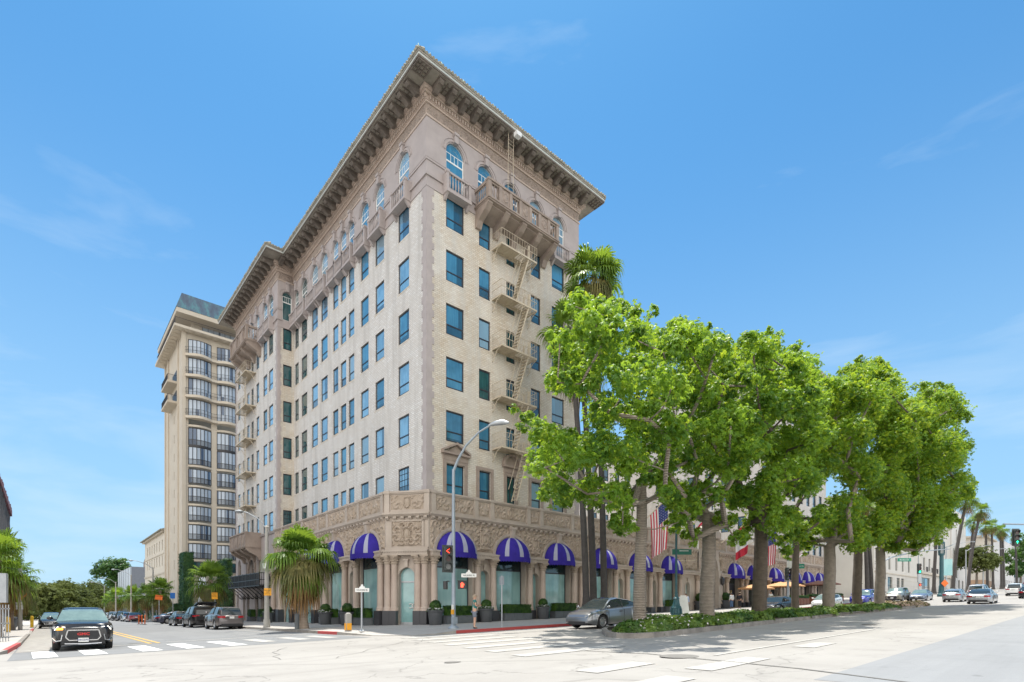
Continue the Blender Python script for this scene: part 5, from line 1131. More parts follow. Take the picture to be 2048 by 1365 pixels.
BLOBS = {
1: [(-1.9,-16.0,13.4,0.81),(0.4,-14.2,14.9,1.05),(2.5,-12.1,16.4,1.01),(-4.3,-17.8,11.5,0.75),(-5.4,-18.8,10.8,0.63),(-3.2,-15.5,11.7,0.71),(-0.6,-13.2,13.7,0.84),(1.3,-11.2,14.8,0.95),(-5.4,-17.2,10.7,0.56),(-3.0,-16.0,13.6,0.49),(-0.2,-13.8,15.5,0.61),(2.3,-11.6,17.2,0.66),(-4.7,-17.3,12.2,0.47),(-2.1,-16.7,13.3,0.62),(1.1,-14.7,15.3,0.72),(3.4,-12.5,17.1,0.73),(-4.0,-18.4,11.6,0.46),(-1.9,-16.5,11.8,0.91),(0.1,-14.7,13.2,0.96),(3.2,-12.3,15.2,1.26),(-4.3,-18.2,10.7,0.88),(-3.1,-15.0,10.8,0.6),(-0.6,-12.7,12.1,0.69),(1.5,-10.5,13.5,0.73),(-5.2,-16.9,9.5,0.52),(-2.5,-15.9,10.9,0.84),(-0.6,-14.2,11.7,0.89),(2.3,-11.9,13.2,0.95),(-4.2,-17.1,9.7,0.81),(-0.6,-17.2,12.6,0.79),(1.8,-15.5,14.0,0.84),(4.6,-13.7,15.7,1.02),(-2.9,-18.7,11.1,0.69),(0.6,-16.0,14.4,0.5),(2.2,-14.8,15.5,0.51),(-0.1,-18.3,11.9,0.84),(2.6,-16.2,13.5,0.96),(6.0,-14.5,15.1,1.1),(-2.2,-19.3,10.7,0.82),(-1.3,-17.3,10.7,0.92),(1.6,-15.5,12.3,0.97),(4.0,-13.8,13.1,1.33),(-3.5,-18.8,9.4,0.9),(-4.9,-19.8,8.7,0.8),(-0.0,-18.2,10.2,0.85),(3.1,-16.6,11.6,1.18),(5.7,-15.0,12.7,1.23),(-2.0,-19.3,9.3,0.79),(-4.3,-20.9,8.3,0.73),(-1.7,-16.4,9.4,0.77),(1.0,-14.0,10.8,0.98),(3.1,-12.3,11.7,1.11),(-3.6,-18.0,8.5,0.63),(-0.8,-17.5,8.9,0.95),(2.2,-15.2,10.5,0.97),(4.1,-13.9,11.2,1.26),(-2.5,-18.9,8.3,0.8),(-2.9,-12.9,9.8,0.43),(-1.4,-11.6,10.4,0.47),(-3.5,-14.5,8.6,0.68),(-1.5,-12.8,9.2,0.76),(0.7,-10.8,10.2,0.86),(-5.7,-16.8,7.5,0.62),(-3.2,-15.5,7.6,0.96),(-0.6,-13.4,8.6,1.11),(1.5,-11.4,9.5,1.14),(-5.2,-17.2,6.7,0.81),(-4.1,-14.8,7.1,0.68),(-1.6,-12.2,8.1,0.69),(0.9,-10.2,8.9,0.77),(-5.2,-16.3,6.6,0.63),(-3.4,-15.5,6.2,0.76),(-0.7,-12.5,6.9,0.94),(1.2,-10.7,7.8,0.97),(-1.9,-16.0,7.9,0.88),(0.0,-14.4,8.8,1.02),(2.8,-12.5,9.6,1.21),(-4.4,-17.9,6.8,0.82),(-2.4,-15.9,6.1,0.68),(0.2,-14.0,7.0,0.74),(2.5,-11.8,7.8,0.76),(-1.4,-13.8,6.0,0.35),(-1.9,-16.9,6.1,0.55),(0.9,-15.0,6.7,0.66),(3.7,-12.7,7.5,0.85),(-3.9,-18.5,5.2,0.53),(-1.4,-16.9,4.8,0.53),(1.1,-14.9,5.3,0.62),(4.0,-12.8,6.1,0.61),(-1.3,-17.1,7.3,0.96),(2.2,-15.1,8.6,1.13),(4.4,-13.1,9.3,1.23),(-3.0,-18.4,7.0,0.86),(0.2,-17.9,8.2,0.75),(2.7,-16.4,8.9,0.87),(5.6,-14.6,10.4,0.97),(-1.8,-19.3,7.7,0.77),(-0.2,-17.3,6.8,0.59),(2.8,-15.6,7.8,0.69),(4.9,-14.2,8.2,0.72),(0.7,-18.1,8.8,0.69),(3.1,-16.6,9.6,0.77),(5.7,-15.0,10.6,0.78),(-2.1,-19.8,7.7,0.58),(-2.3,-13.4,6.3,0.4),(-1.0,-11.9,6.9,0.4),(-1.5,-17.0,5.5,0.43),(1.6,-14.8,6.5,0.59),(3.8,-13.1,7.1,0.61),(-3.3,-18.4,5.1,0.41),(0.5,-15.9,4.9,0.38),(1.8,-14.4,5.2,0.46),(-0.7,-14.9,6.2,0.42),(0.8,-13.5,6.3,0.51),(-0.2,-18.1,6.1,0.45),(2.9,-16.3,7.0,0.59),(5.3,-14.9,7.0,0.6),(-2.0,-19.3,5.5,0.44),(2.1,-17.4,5.2,0.39),(3.9,-16.2,5.7,0.45),(1.6,-16.3,14.7,0.33),(-1.0,-14.1,15.5,0.29),(0.5,-15.3,14.2,0.29),(-3.1,-12.2,10.3,0.25),(-2.8,-12.4,9.5,0.31)],
2: [(3.8,-16.4,14.3,1.0),(6.6,-14.8,15.7,1.08),(10.0,-12.7,17.6,1.2),(2.5,-17.6,13.3,0.9),(0.2,-18.7,12.1,0.84),(4.4,-16.9,13.5,1.06),(7.7,-15.3,14.8,1.18),(10.9,-13.6,16.6,1.33),(2.9,-18.0,12.5,0.92),(1.1,-19.1,11.4,0.87),(5.5,-17.3,13.9,0.73),(8.4,-15.8,15.5,0.86),(11.4,-14.2,17.2,0.89),(3.4,-18.4,12.8,0.65),(0.4,-19.9,11.3,0.61),(5.5,-17.7,12.6,1.06),(8.2,-16.3,13.5,1.14),(11.6,-14.6,15.4,1.39),(3.7,-18.6,11.4,0.98),(4.6,-17.1,11.4,1.15),(7.9,-15.7,12.5,1.13),(10.4,-13.7,14.0,1.3),(2.1,-18.3,10.5,1.04),(4.2,-16.8,10.3,0.83),(6.9,-15.0,10.9,0.89),(10.4,-12.8,12.2,1.02),(1.7,-17.9,9.3,0.81),(5.7,-18.1,10.3,1.04),(8.4,-16.4,11.2,1.18),(12.1,-14.6,12.9,1.4),(3.1,-19.2,9.3,0.93),(4.9,-16.4,8.8,0.95),(7.9,-15.1,9.3,1.07),(10.0,-13.8,10.0,1.13),(2.0,-18.2,7.9,0.71),(3.9,-15.8,8.3,0.53),(6.8,-13.7,9.0,0.68),(8.7,-12.4,9.8,0.79),(1.7,-17.0,7.5,0.53),(5.8,-17.8,8.7,0.96),(9.3,-16.1,9.6,1.32),(11.6,-14.4,10.2,1.26),(3.7,-18.8,7.8,1.01),(4.2,-16.7,6.7,0.58),(7.2,-15.0,7.6,0.73),(10.0,-13.0,8.4,0.78),(2.3,-17.5,6.4,0.6),(6.5,-18.2,12.6,0.8),(9.6,-16.6,14.1,1.08),(12.8,-15.5,15.0,1.21),(4.1,-19.4,11.2,0.8),(5.5,-14.9,5.6,0.57),(7.5,-14.0,6.2,0.59),(6.4,-15.2,5.3,0.47),(5.8,-17.4,6.8,0.52),(9.1,-15.8,7.7,0.65),(11.1,-14.5,7.9,0.74),(2.8,-18.8,6.4,0.49),(7.1,-18.3,9.2,0.74),(9.2,-17.0,9.8,0.87),(13.0,-15.4,11.0,1.05),(3.4,-19.7,8.1,0.74),(4.9,-17.3,9.6,0.9),(7.7,-15.5,10.8,1.15),(10.8,-14.1,11.3,1.27),(1.3,-19.4,8.5,0.76),(4.5,-16.4,5.9,0.58),(7.1,-14.9,6.9,0.64),(9.9,-13.6,7.0,0.78),(2.7,-17.8,5.8,0.49),(3.4,-15.9,6.8,0.71),(6.8,-14.4,7.6,0.77),(9.9,-12.5,8.1,0.85),(1.7,-17.2,6.4,0.56),(6.4,-15.6,5.0,0.48),(8.1,-14.5,5.7,0.5),(7.6,-16.7,5.8,0.62),(9.2,-15.5,6.2,0.61),(8.0,-17.1,4.9,0.51),(10.2,-16.4,5.3,0.46),(3.9,-16.1,6.3,0.56),(7.0,-14.5,6.8,0.71),(9.8,-12.9,7.8,0.77),(1.5,-17.6,5.9,0.55),(5.1,-16.8,7.1,0.53),(7.5,-15.3,7.2,0.58),(11.0,-13.4,8.6,0.66),(7.2,-15.8,16.1,0.41),(6.0,-14.8,16.3,0.3),(7.9,-16.4,15.4,0.35)],
3: [(10.9,-16.3,15.3,1.03),(14.2,-15.3,16.8,1.24),(16.6,-13.6,18.6,1.38),(8.6,-17.4,14.6,1.08),(5.5,-19.1,13.1,0.97),(11.3,-16.9,16.1,0.77),(14.7,-16.0,17.6,0.82),(17.7,-14.8,18.3,1.04),(8.2,-18.3,14.4,0.78),(7.1,-18.9,13.7,0.65),(12.5,-17.3,15.1,1.14),(15.1,-16.3,15.9,1.17),(18.8,-14.9,17.4,1.48),(13.4,-18.4,15.1,1.11),(16.6,-16.7,16.9,1.24),(20.0,-15.9,17.4,1.29),(10.3,-19.2,13.6,0.86),(8.4,-19.9,13.0,0.81),(11.5,-17.2,12.4,1.41),(14.5,-15.9,14.0,1.59),(17.6,-14.2,15.4,1.59),(9.0,-18.1,11.9,1.25),(6.2,-19.1,10.6,1.09),(12.8,-18.2,12.9,1.23),(16.3,-17.1,13.6,1.25),(19.9,-15.8,15.2,1.68),(7.6,-20.0,11.0,1.06),(11.1,-16.6,10.6,1.28),(14.7,-15.2,12.0,1.24),(17.4,-13.8,12.5,1.33),(8.5,-17.6,10.0,1.04),(6.2,-18.6,9.2,1.08),(12.2,-18.0,10.4,1.41),(15.9,-16.3,11.3,1.59),(19.1,-15.0,12.4,1.71),(13.2,-18.8,11.2,1.15),(16.3,-17.9,11.9,1.32),(19.8,-16.8,13.0,1.29),(11.4,-19.8,10.3,1.0),(12.9,-18.6,8.3,1.09),(16.9,-16.9,9.3,1.38),(19.0,-16.0,10.0,1.24),(10.3,-19.4,8.2,1.13),(11.5,-17.2,8.1,0.98),(14.4,-16.2,9.2,0.99),(18.0,-14.9,10.1,1.15),(8.7,-18.6,7.8,0.91),(12.9,-18.9,12.9,0.95),(17.5,-17.7,14.4,1.05),(20.7,-16.6,16.0,1.17),(11.0,-19.5,12.7,0.95),(8.5,-20.5,11.3,0.93),(10.8,-15.9,7.6,0.64),(13.1,-14.5,8.0,0.76),(16.2,-13.1,8.5,0.77),(8.1,-17.2,6.9,0.59),(12.9,-15.8,6.5,0.61),(14.8,-14.8,6.7,0.63),(10.2,-16.4,12.2,1.08),(14.2,-14.7,13.6,1.26),(16.5,-13.3,14.7,1.29),(8.0,-17.2,11.2,0.96),(15.7,-18.3,14.9,0.73),(18.1,-17.7,15.8,0.78),(12.2,-17.6,6.5,0.88),(15.7,-16.5,6.9,1.0),(19.1,-15.1,7.3,0.95),(9.6,-18.4,5.9,0.79),(11.0,-16.6,7.1,0.74),(14.5,-15.5,8.0,0.84),(17.0,-14.0,8.3,0.94),(8.3,-17.8,6.9,0.7),(10.6,-15.8,9.2,0.84),(12.7,-14.6,9.9,1.08),(16.1,-12.8,10.4,1.09),(12.5,-15.4,5.7,0.6),(14.3,-14.4,5.8,0.58),(13.9,-16.7,5.9,0.72),(16.3,-16.1,5.9,0.76),(14.9,-17.0,5.0,0.52),(12.2,-17.3,7.3,0.64),(14.9,-16.0,7.5,0.74),(18.7,-14.5,8.3,0.77),(9.0,-18.7,6.7,0.58),(10.5,-16.3,7.8,0.69),(13.5,-14.9,8.3,0.68),(15.8,-13.2,9.0,0.8),(7.9,-17.6,7.4,0.54),(13.4,-15.7,17.8,0.41),(14.0,-16.2,18.1,0.36),(15.3,-17.4,17.3,0.39),(15.8,-17.8,16.2,0.45)],
4: [(18.5,-16.3,6.1,0.76),(20.6,-15.4,6.6,0.71),(24.1,-14.1,7.1,0.8),(19.4,-17.5,10.7,1.23),(23.0,-15.9,11.8,1.3),(25.6,-15.4,12.3,1.31),(19.8,-15.5,7.7,0.73),(22.0,-14.8,7.7,0.81),(19.7,-17.3,7.3,0.93),(22.2,-16.8,7.6,0.97),(26.0,-15.4,8.6,0.96)],
5: [(23.4,-16.9,15.1,1.28),(27.4,-15.9,16.6,1.47),(30.4,-15.0,17.6,1.61),(24.7,-17.6,16.2,1.51),(27.4,-16.4,17.4,1.44),(32.1,-15.3,19.3,1.57),(21.9,-18.0,15.5,1.2),(20.1,-19.1,15.2,1.36),(24.6,-17.2,13.9,1.61),(27.8,-16.9,15.2,1.55),(32.0,-15.5,15.7,1.84),(21.4,-18.6,12.9,1.44),(18.8,-19.2,12.2,1.25),(23.4,-16.8,12.2,1.58),(26.4,-15.4,13.6,1.56),(30.1,-14.2,14.4,1.9),(20.6,-17.3,12.2,1.37),(25.4,-17.9,11.1,1.65),(29.2,-16.9,12.3,1.73),(32.0,-15.7,13.1,2.0),(22.1,-18.8,10.4,1.44),(24.4,-17.4,8.5,1.45),(27.4,-16.1,8.9,1.53),(31.5,-15.3,9.5,1.44),(21.8,-18.2,8.0,1.16),(24.9,-18.0,18.1,0.93),(29.5,-17.1,19.5,1.04),(32.0,-16.1,20.1,1.08),(26.4,-18.5,16.7,1.27),(30.2,-17.6,17.9,1.59),(32.5,-16.6,18.8,1.46),(22.1,-19.4,15.0,1.2),(20.7,-19.8,14.8,1.27),(23.5,-17.2,16.5,1.06),(27.6,-15.7,18.7,1.06),(30.7,-14.3,19.3,1.1),(21.0,-17.5,15.7,0.87),(19.1,-18.5,15.3,0.91),(23.8,-14.4,6.5,0.73),(25.8,-13.4,6.6,0.76),(23.3,-15.9,7.5,0.79),(26.5,-15.0,7.7,0.91),(29.2,-14.1,8.3,0.98),(24.1,-14.6,7.4,0.73),(26.0,-13.6,8.0,0.67),(24.5,-17.4,7.4,0.99),(27.9,-16.6,7.7,1.19),(31.6,-15.5,8.2,1.34),(24.1,-16.7,7.2,0.8),(27.7,-15.4,7.2,1.02),(30.4,-14.9,7.3,0.91),(24.5,-15.0,6.8,0.8),(26.7,-14.2,6.5,0.85),(26.7,-16.9,6.1,0.89),(28.7,-16.0,6.8,0.94),(25.4,-17.7,6.2,0.78),(28.1,-17.2,6.3,0.86),(32.8,-16.1,7.0,1.03),(22.0,-19.0,5.9,0.71),(24.4,-14.3,5.7,0.69),(23.6,-13.6,5.3,0.45)],
6: [(30.7,-17.4,19.4,1.17),(34.2,-16.0,21.5,1.43),(38.1,-15.2,22.6,1.42),(28.4,-17.9,19.0,1.13),(31.4,-17.9,19.8,1.04),(35.7,-16.8,21.6,0.95),(38.6,-16.0,22.3,1.06),(28.3,-18.9,18.4,0.88),(31.6,-17.9,18.1,1.24),(36.0,-17.4,20.1,1.39),(39.4,-16.2,20.7,1.4),(28.7,-18.7,17.7,1.23),(25.6,-19.6,16.7,1.06),(32.2,-17.9,16.4,1.52),(35.9,-16.7,17.7,1.66),(39.2,-16.2,18.8,1.85),(28.9,-18.5,15.5,1.59),(32.2,-18.3,14.8,1.75),(35.8,-17.6,15.0,2.05),(39.3,-16.9,15.9,2.2),(29.3,-19.0,13.4,1.67),(27.3,-20.1,13.3,1.6),(30.9,-17.6,11.3,2.0),(36.1,-17.1,12.4,2.09),(39.5,-16.3,13.6,2.07),(28.4,-18.3,11.4,1.88),(31.8,-17.8,8.9,1.15),(36.1,-17.0,9.0,1.33),(39.8,-16.4,9.7,1.31),(28.3,-18.8,8.1,1.16),(33.5,-19.2,17.1,1.32),(36.9,-18.5,17.4,1.5),(41.1,-17.7,18.7,1.61),(29.4,-19.8,15.5,1.29),(27.4,-20.8,14.8,1.12),(31.8,-15.4,21.1,0.79),(34.5,-15.1,22.1,0.94),(34.0,-16.8,21.9,0.67),(31.5,-17.5,7.0,1.17),(34.6,-16.2,8.1,1.24),(38.5,-15.6,8.1,1.19),(28.1,-18.2,7.0,1.01),(32.5,-18.5,10.0,1.61),(36.4,-17.6,10.7,1.51),(40.4,-16.9,11.6,1.83),(31.9,-14.9,21.4,0.5),(33.0,-15.9,22.3,0.55),(34.5,-17.2,21.7,0.53),(34.7,-17.4,21.1,0.43),(35.6,-18.2,19.1,0.57)],
7: [(39.5,-18.8,18.1,1.45),(43.2,-18.1,19.4,1.74),(45.7,-17.2,20.6,1.84),(35.2,-19.1,17.4,1.49),(32.6,-19.6,16.3,1.44),(39.6,-19.6,19.9,0.97),(43.6,-19.1,20.5,0.95),(47.5,-17.8,22.7,1.2),(41.2,-20.5,19.8,1.01),(44.2,-19.9,21.2,1.06),(48.4,-18.6,22.4,1.23),(36.5,-20.8,18.5,0.93),(41.0,-20.6,19.0,1.17),(44.4,-20.2,19.3,1.09),(49.3,-19.9,20.8,1.37),(44.7,-20.9,19.3,0.71),(39.8,-19.8,16.4,1.79),(43.2,-19.2,17.4,1.89),(46.9,-18.2,19.2,1.83),(38.5,-18.5,13.3,2.14),(41.8,-17.9,14.7,2.19),(47.3,-17.4,15.1,2.19),(35.3,-19.4,13.2,1.73),(40.3,-20.4,13.9,1.78),(43.6,-19.6,14.8,1.65),(49.1,-19.0,16.6,2.02),(36.5,-20.8,13.8,1.67),(39.0,-18.4,10.3,1.99),(42.0,-17.8,11.2,1.86),(45.1,-16.7,11.6,1.95),(35.1,-19.2,10.2,1.76),(40.0,-20.0,10.9,1.79),(43.3,-19.1,10.9,1.74),(47.5,-18.5,11.8,1.73),(36.9,-20.2,10.2,1.54),(40.9,-20.8,15.6,1.08),(45.4,-19.8,16.7,1.27),(49.5,-19.6,18.0,1.35),(34.3,-21.7,14.4,1.18),(36.4,-17.0,8.1,1.16),(40.3,-16.3,9.1,1.11),(44.5,-15.3,9.2,1.35),(33.9,-18.2,8.4,0.98),(41.5,-21.1,12.3,1.23),(45.3,-20.1,13.1,1.29),(49.0,-19.8,13.1,1.33),(38.1,-21.7,11.0,1.06),(44.6,-20.9,11.5,0.66),(39.2,-18.6,8.1,1.1),(42.5,-18.4,8.4,1.08),(46.6,-17.1,8.9,1.17),(35.9,-19.5,7.8,0.99),(39.6,-17.0,7.3,0.92),(41.9,-16.3,8.0,0.96),(41.8,-18.3,21.6,0.77),(42.3,-19.3,9.4,0.9),(45.4,-19.4,10.1,1.14),(38.3,-17.9,8.6,1.31),(41.7,-17.3,8.8,1.27),(45.4,-16.8,9.1,1.49),(39.8,-19.4,8.4,1.14),(43.5,-18.8,9.5,1.04),(48.2,-18.4,9.9,1.18),(36.6,-19.9,8.7,1.09),(39.5,-16.9,6.9,1.01),(41.9,-16.3,7.4,0.98),(41.1,-18.3,6.7,0.93),(43.1,-17.4,6.9,0.9),(42.0,-19.1,7.8,0.98),(44.8,-18.9,8.6,1.05),(42.9,-19.8,9.5,1.01),(45.9,-19.8,9.4,0.87),(43.0,-19.4,21.8,0.53),(44.2,-20.5,20.9,0.5),(44.5,-20.8,20.1,0.53),(45.1,-21.3,18.8,0.46),(45.0,-21.2,16.4,0.63),(44.0,-20.2,15.0,0.7),(45.4,-21.5,12.7,0.51)]}
MED = {1: ((1.65, -15.6), 7.2, .31, .22), 2: ((7.8, -15.6), 6.3, .40, .33), 3: ((14.2, -15.6), 7.4, .46, .36), 4: ((21.9, -14.8), 8.6, .27, .2), 5: ((26.3, -15.6), 6.0, .45, .40), 6: ((36.4, -14.7), 8.2, .42, .33), 7: ((39.4, -15.7), 6.9, .46, .38)}
TL = {1: 'nearest median tree with pale ringed trunk and lobed crown brushing the hotel corner', 2: 'second median tree from the near end, trunk forking low into three limbs', 3: 'third median tree with thick dark trunk and a low limb reaching right', 4: 'slim median tree with the thinnest trunk and small crown', 5: 'broad median tree with spreading fork between slim trunk and dark speckled trunk', 6: 'median tree with dark pale-speckled trunk and tall wispy yellow crown', 7: 'farthest median tree, crown overhanging the wide road'}
for k, (bp, fz, r0, r1) in MED.items():
    b = (bp[0], bp[1], gz(*bp) + .15); fz_ = fz
    tree('street_tree', TL[k], b, (bp[0] + .1, bp[1], fz_), BLOBS[k], r0, r1, M['bark_dark'] if k in (3, 4, 6) else M['bark'], [M['leaf'], M['leaf2']], 20 + k, dens=430 if k < 3 else 310, L=.132 if k < 3 else .155, W=.037 if k < 3 else .044, k=5, group='trees along the planted median', ylw=(.08, .10, .08, .14, .24, .34, .26)[k - 1])
# fan palms on the pavements
big = palm('fan_palm', 'bushy fan palm with brown skirt on the hotel corner pavement', (-7.0, 3.0, gz(-7, 3) + .15), 4.55, 3, nf=44, lp=1.25, Lf=1.4, nb=26, skirt=34, r0=.27, r1=.26, sk_len=1.25, crown_el=(1.45, -.45), group='fan palms along the side street')
pl = palm('fan_palm', 'fan palm beside the hotel iron balcony behind parked cars', (-6.6, 29.2, gz(-6.6, 29.2) + .15), 4.3, 4, nf=42, lp=1.2, Lf=1.25, nb=20, skirt=30, sk_len=1.0, group='fan palms along the side street')
for i, (u, v, s_, lb) in enumerate(((-6.6, 60, 1.0, 'fan palm in front of the ivy pillar, nearest of the far row'), (-6.6, 73.5, .95, 'second fan palm of the far row past the orange sign'), (-6.6, 92, 1.05, 'third fan palm of the far row before the cream building'), (-6.6, 119, 1.15, 'farthest yellowish fan palm of the row before the office building'), (-6.4, 140, 1.1, 'tiny fan palm at the far end of the side street'))):
    dup(pl, (u, v, gz(u, v) + .15), i * 1.7 + .6, lb, s_)
dup(pl, (-21.0, 13.4, gz(-21, 13.4) + .15), 2.2, 'big fan palm at the left edge beside the scaffold netting', (.82, .82, 1.05))
dup(pl, (-21.2, 33, gz(-21.2, 33) + .15), 4.1, 'shaggy fan palm on the left pavement beyond the diamond sign', (1.1, 1.1, 1.05)); dup(pl, (-21.2, 55, gz(-21.2, 55) + .15), 1.1, 'farther left fan palm behind the black parked car', 1.0)
# three tall slender palms standing on the pavement before the hotel
palm('tall_palm', 'tallest slender palm with ragged crown high above the median tree', (12.4, -4.9, gz(12.4, -4.9) + .15), 25.6, 7, 'palmbark', nf=44, lp=1.3, Lf=1.5, nb=24, skirt=24, sk_len=1.6, r0=.25, r1=.16, lean=(-.6, .5), crown_el=(1.4, -.95), group='tall palms before the hotel')
palm('tall_palm', 'slender palm with crown against the brick wall', (9.1, -6.0, gz(9.1, -6) + .15), 20.6, 8, 'palmbark', nf=36, lp=1.2, Lf=1.35, nb=20, skirt=20, r0=.24, r1=.15, lean=(-.2, 1.4), crown_el=(1.3, -1.0), group='tall palms before the hotel')
palm('tall_palm', 'middle slender palm whose crown hides behind the median tree', (10.6, -5.4, gz(10.6, -5.4) + .15), 18.6, 9, 'palmbark', nf=36, lp=1.2, Lf=1.35, nb=20, skirt=20, r0=.27, r1=.16, lean=(-.9, .4), crown_el=(1.3, -1.0), group='tall palms before the hotel')
def trunk_only(u, v, lean, h, lb, s): return palm('tall_palm', lb, (u, v, gz(u, v) + .15), h, s, 'palmbark', nf=28, lp=1.1, Lf=1.2, nb=14, skirt=14, r0=.3, r1=.2, lean=lean, group='tall palms along the far pavement')
trunk_only(74, -6.2, (-1.0, .4), 13, 'grey palm trunk left of the pair before the white shop building', 31); trunk_only(76, -6.4, (1.0, -.3), 13.5, 'grey palm trunk right of the pair before the white shop building', 32); trunk_only(72.5, -6, (-1.6, 0), 14, 'grey leaning palm trunk just past the hotel end', 33)
trunk_only(104, -8.3, (1.2, -.6), 16.5, 'straight palm trunk in front of the white shop building', 34)
trunk_only(91, -13, (2.0, -1.5), 15.4, 'leaning palm before the tall white end block, left of two', 35); trunk_only(118, -11.2, (2.2, -1.7), 16.2, 'leaning palm before the balconied building, right of two', 36); trunk_only(132, -9.4, (2.0, -.6), 15.2, 'shorter palm behind the two leaning palms', 37)
for i, (u, v, h) in enumerate(((160, -9.2, 16), (166, -9.6, 16.5), (172, -10.6, 15.5), (178, -10.5, 16), (190, -12, 14.5))): trunk_only(u, v, (.6 * (i % 3 - 1), .3), h, ('first', 'second', 'third', 'fourth', 'last')[i] + ' palm of the distant row on the wide road, counted from the left', 40 + i)
def round_tree(label, u, v, h, r, seed, leaf, n=9, dens=30, L=.6, grp=None, tr=.35, name='leafy_tree', sq=.8):
    rp = random.Random(seed); z0 = gz(u, v); bl = [(u + rp.uniform(-1, 1) * r * .62, v + rp.uniform(-1, 1) * r * .62, z0 + h - r * sq * rp.uniform(.35, 1.7), r * rp.uniform(.38, .6)) for _ in range(n)]
    return tree(name, label, (u, v, z0), (u, v, z0 + h * .4), bl, tr, tr * .7, M['bark'], [leaf, leaf], seed, dens, L, L * .28, 5, grp, ylw=0)
for i, (u, v, h, r) in enumerate(((-17, 118, 7.5, 4.5), (-22, 135, 9, 6), (-15.5, 158, 10.5, 6.5), (-21, 175, 11, 8), (-11.5, 172, 11, 6.5), (-17, 205, 13, 9), (-8, 200, 12.5, 7), (-27, 215, 14, 11), (-5, 232, 14.5, 9))):
    round_tree('olive tree ' + ('nearest the black car in the far treeline', 'behind the left fan palms in the far treeline', 'over the middle of the far treeline', 'with a wide crown deep in the far treeline', 'right of the middle in the far treeline', 'closing the far end of the side street', 'left of the office building in the far treeline', 'behind the left pavement far down the side street', 'farthest back, beside the tall dark tree')[i], u, v, h, r, 60 + i, M['fartree'], 14, 30, .5, 'olive trees closing the side street')
round_tree('tall dark green tree rising above the olive treeline', -3, 181, 18.5, 5.2, 75, M['fartree2'], 18, 40, .5, tr=.5)
round_tree('loose tree with yellowish blossom beyond the distant palms', 150, -8.4, 11.5, 4.2, 76, M['fartree'], 12, 50, .4, tr=.3); round_tree('bright green young tree at the right edge of the wide road', 118, -21.5, 10.5, 3.0, 77, M['fartree2'], 9, 60, .4, tr=.2)
round_tree('dark tree beside the far grey office building', 200, -12, 12, 5, 78, M['fartree2'], 10, 30, .6, tr=.3)
# ivy pillar and ivy on the arcade of the cream building
def ivy_block(name, label, u0, u1, v0, v1, z0, z1, dens, seed, leaf='ivy', cat='ivy', faces='fsb', L=.16, parent=None):
    rng = np.random.default_rng(seed); P = []; Nn = []
    def face(n_, a): P.append(a); Nn.append(np.tile(np.array(n_, float), (len(a), 1)))
    A = max(.2, (u1 - u0) * (z1 - z0)); n = int(A * dens); face((0, -1, .3), np.stack([rng.uniform(u0, u1, n), v0 + rng.normal(0, .06, n), rng.uniform(z0, z1, n)], 1))
    A = max(.2, (v1 - v0) * (z1 - z0)); n = int(A * dens); face((-1, 0, .3), np.stack([u0 + rng.normal(0, .06, n), rng.uniform(v0, v1, n), rng.uniform(z0, z1, n)], 1)); n = int(A * dens * .5); face((1, 0, .3), np.stack([u1 + rng.normal(0, .06, n), rng.uniform(v0, v1, n), rng.uniform(z0, z1, n)], 1))
    n = int((u1 - u0) * (v1 - v0) * dens * 1.3); face((0, 0, 1), np.stack([rng.uniform(u0, u1, n), rng.uniform(v0, v1, n), z1 + rng.normal(0, .08, n)], 1))
    P = np.concatenate(P); Nn = unit(np.concatenate(Nn) + rng.normal(size=(len(P), 3)) * .4); c = np.array([(u0 + u1) / 2, (v0 + v1) / 2, z0]); Q = rosettes(P - c, Nn, L, L * .3, 4, rng, .15)
    core = MB(); e = .07; core.box(u0 - c[0] + e, u1 - c[0] - e, v0 - c[1] + e, v1 - c[1] - e, 0, z1 - z0 - e)
    return quads_mesh(name, Q, M[leaf]), core, tuple(c)
def ivy_thing(name, label, *a, **k):
    me, core, c = ivy_block(name, label, *a, **k); t = thing(name, label, k.get('cat', 'ivy'), c); core.build('core', M['hedge'], t); link('foliage', me, t); return t
ivy_thing('ivy_pillar', 'tall pillar wrapped in dark green ivy at the base of the cream tower', -2.9, -1.6, 64.5, 68.5, gz(-2, 66), 9.7, 55, 91, L=.2)
ivy_thing('ivy_hedge', 'tall ivy covered screen on the pavement beside the hotel wing', -2.2, -1.6, 42, 47, gz(-2, 44), 7.2, 60, 92, L=.18); 
for i, (a, b, h) in enumerate(((88, 93, 5.6), (94.5, 98.5, 5.2), (100, 105, 5.8), (106.5, 112, 4.6))): ivy_thing('creeper', ('creeper covered arch nearest the ivy pillar', 'second creeper covered arch of the cream building', 'third creeper covered arch of the cream building', 'farthest creeper covered arch of the cream building')[i], -2.7, -1.9, a, b, gz(-2, a), gz(-2, a) + h, 30, 95 + i, L=.25)
ivy_thing('street_hedge', 'clipped low hedge along the right pavement beyond the parked cars', -4.6, -3.4, 62, 112, gz(-4, 80), gz(-4, 80) + 2.6, 22, 99, L=.25)
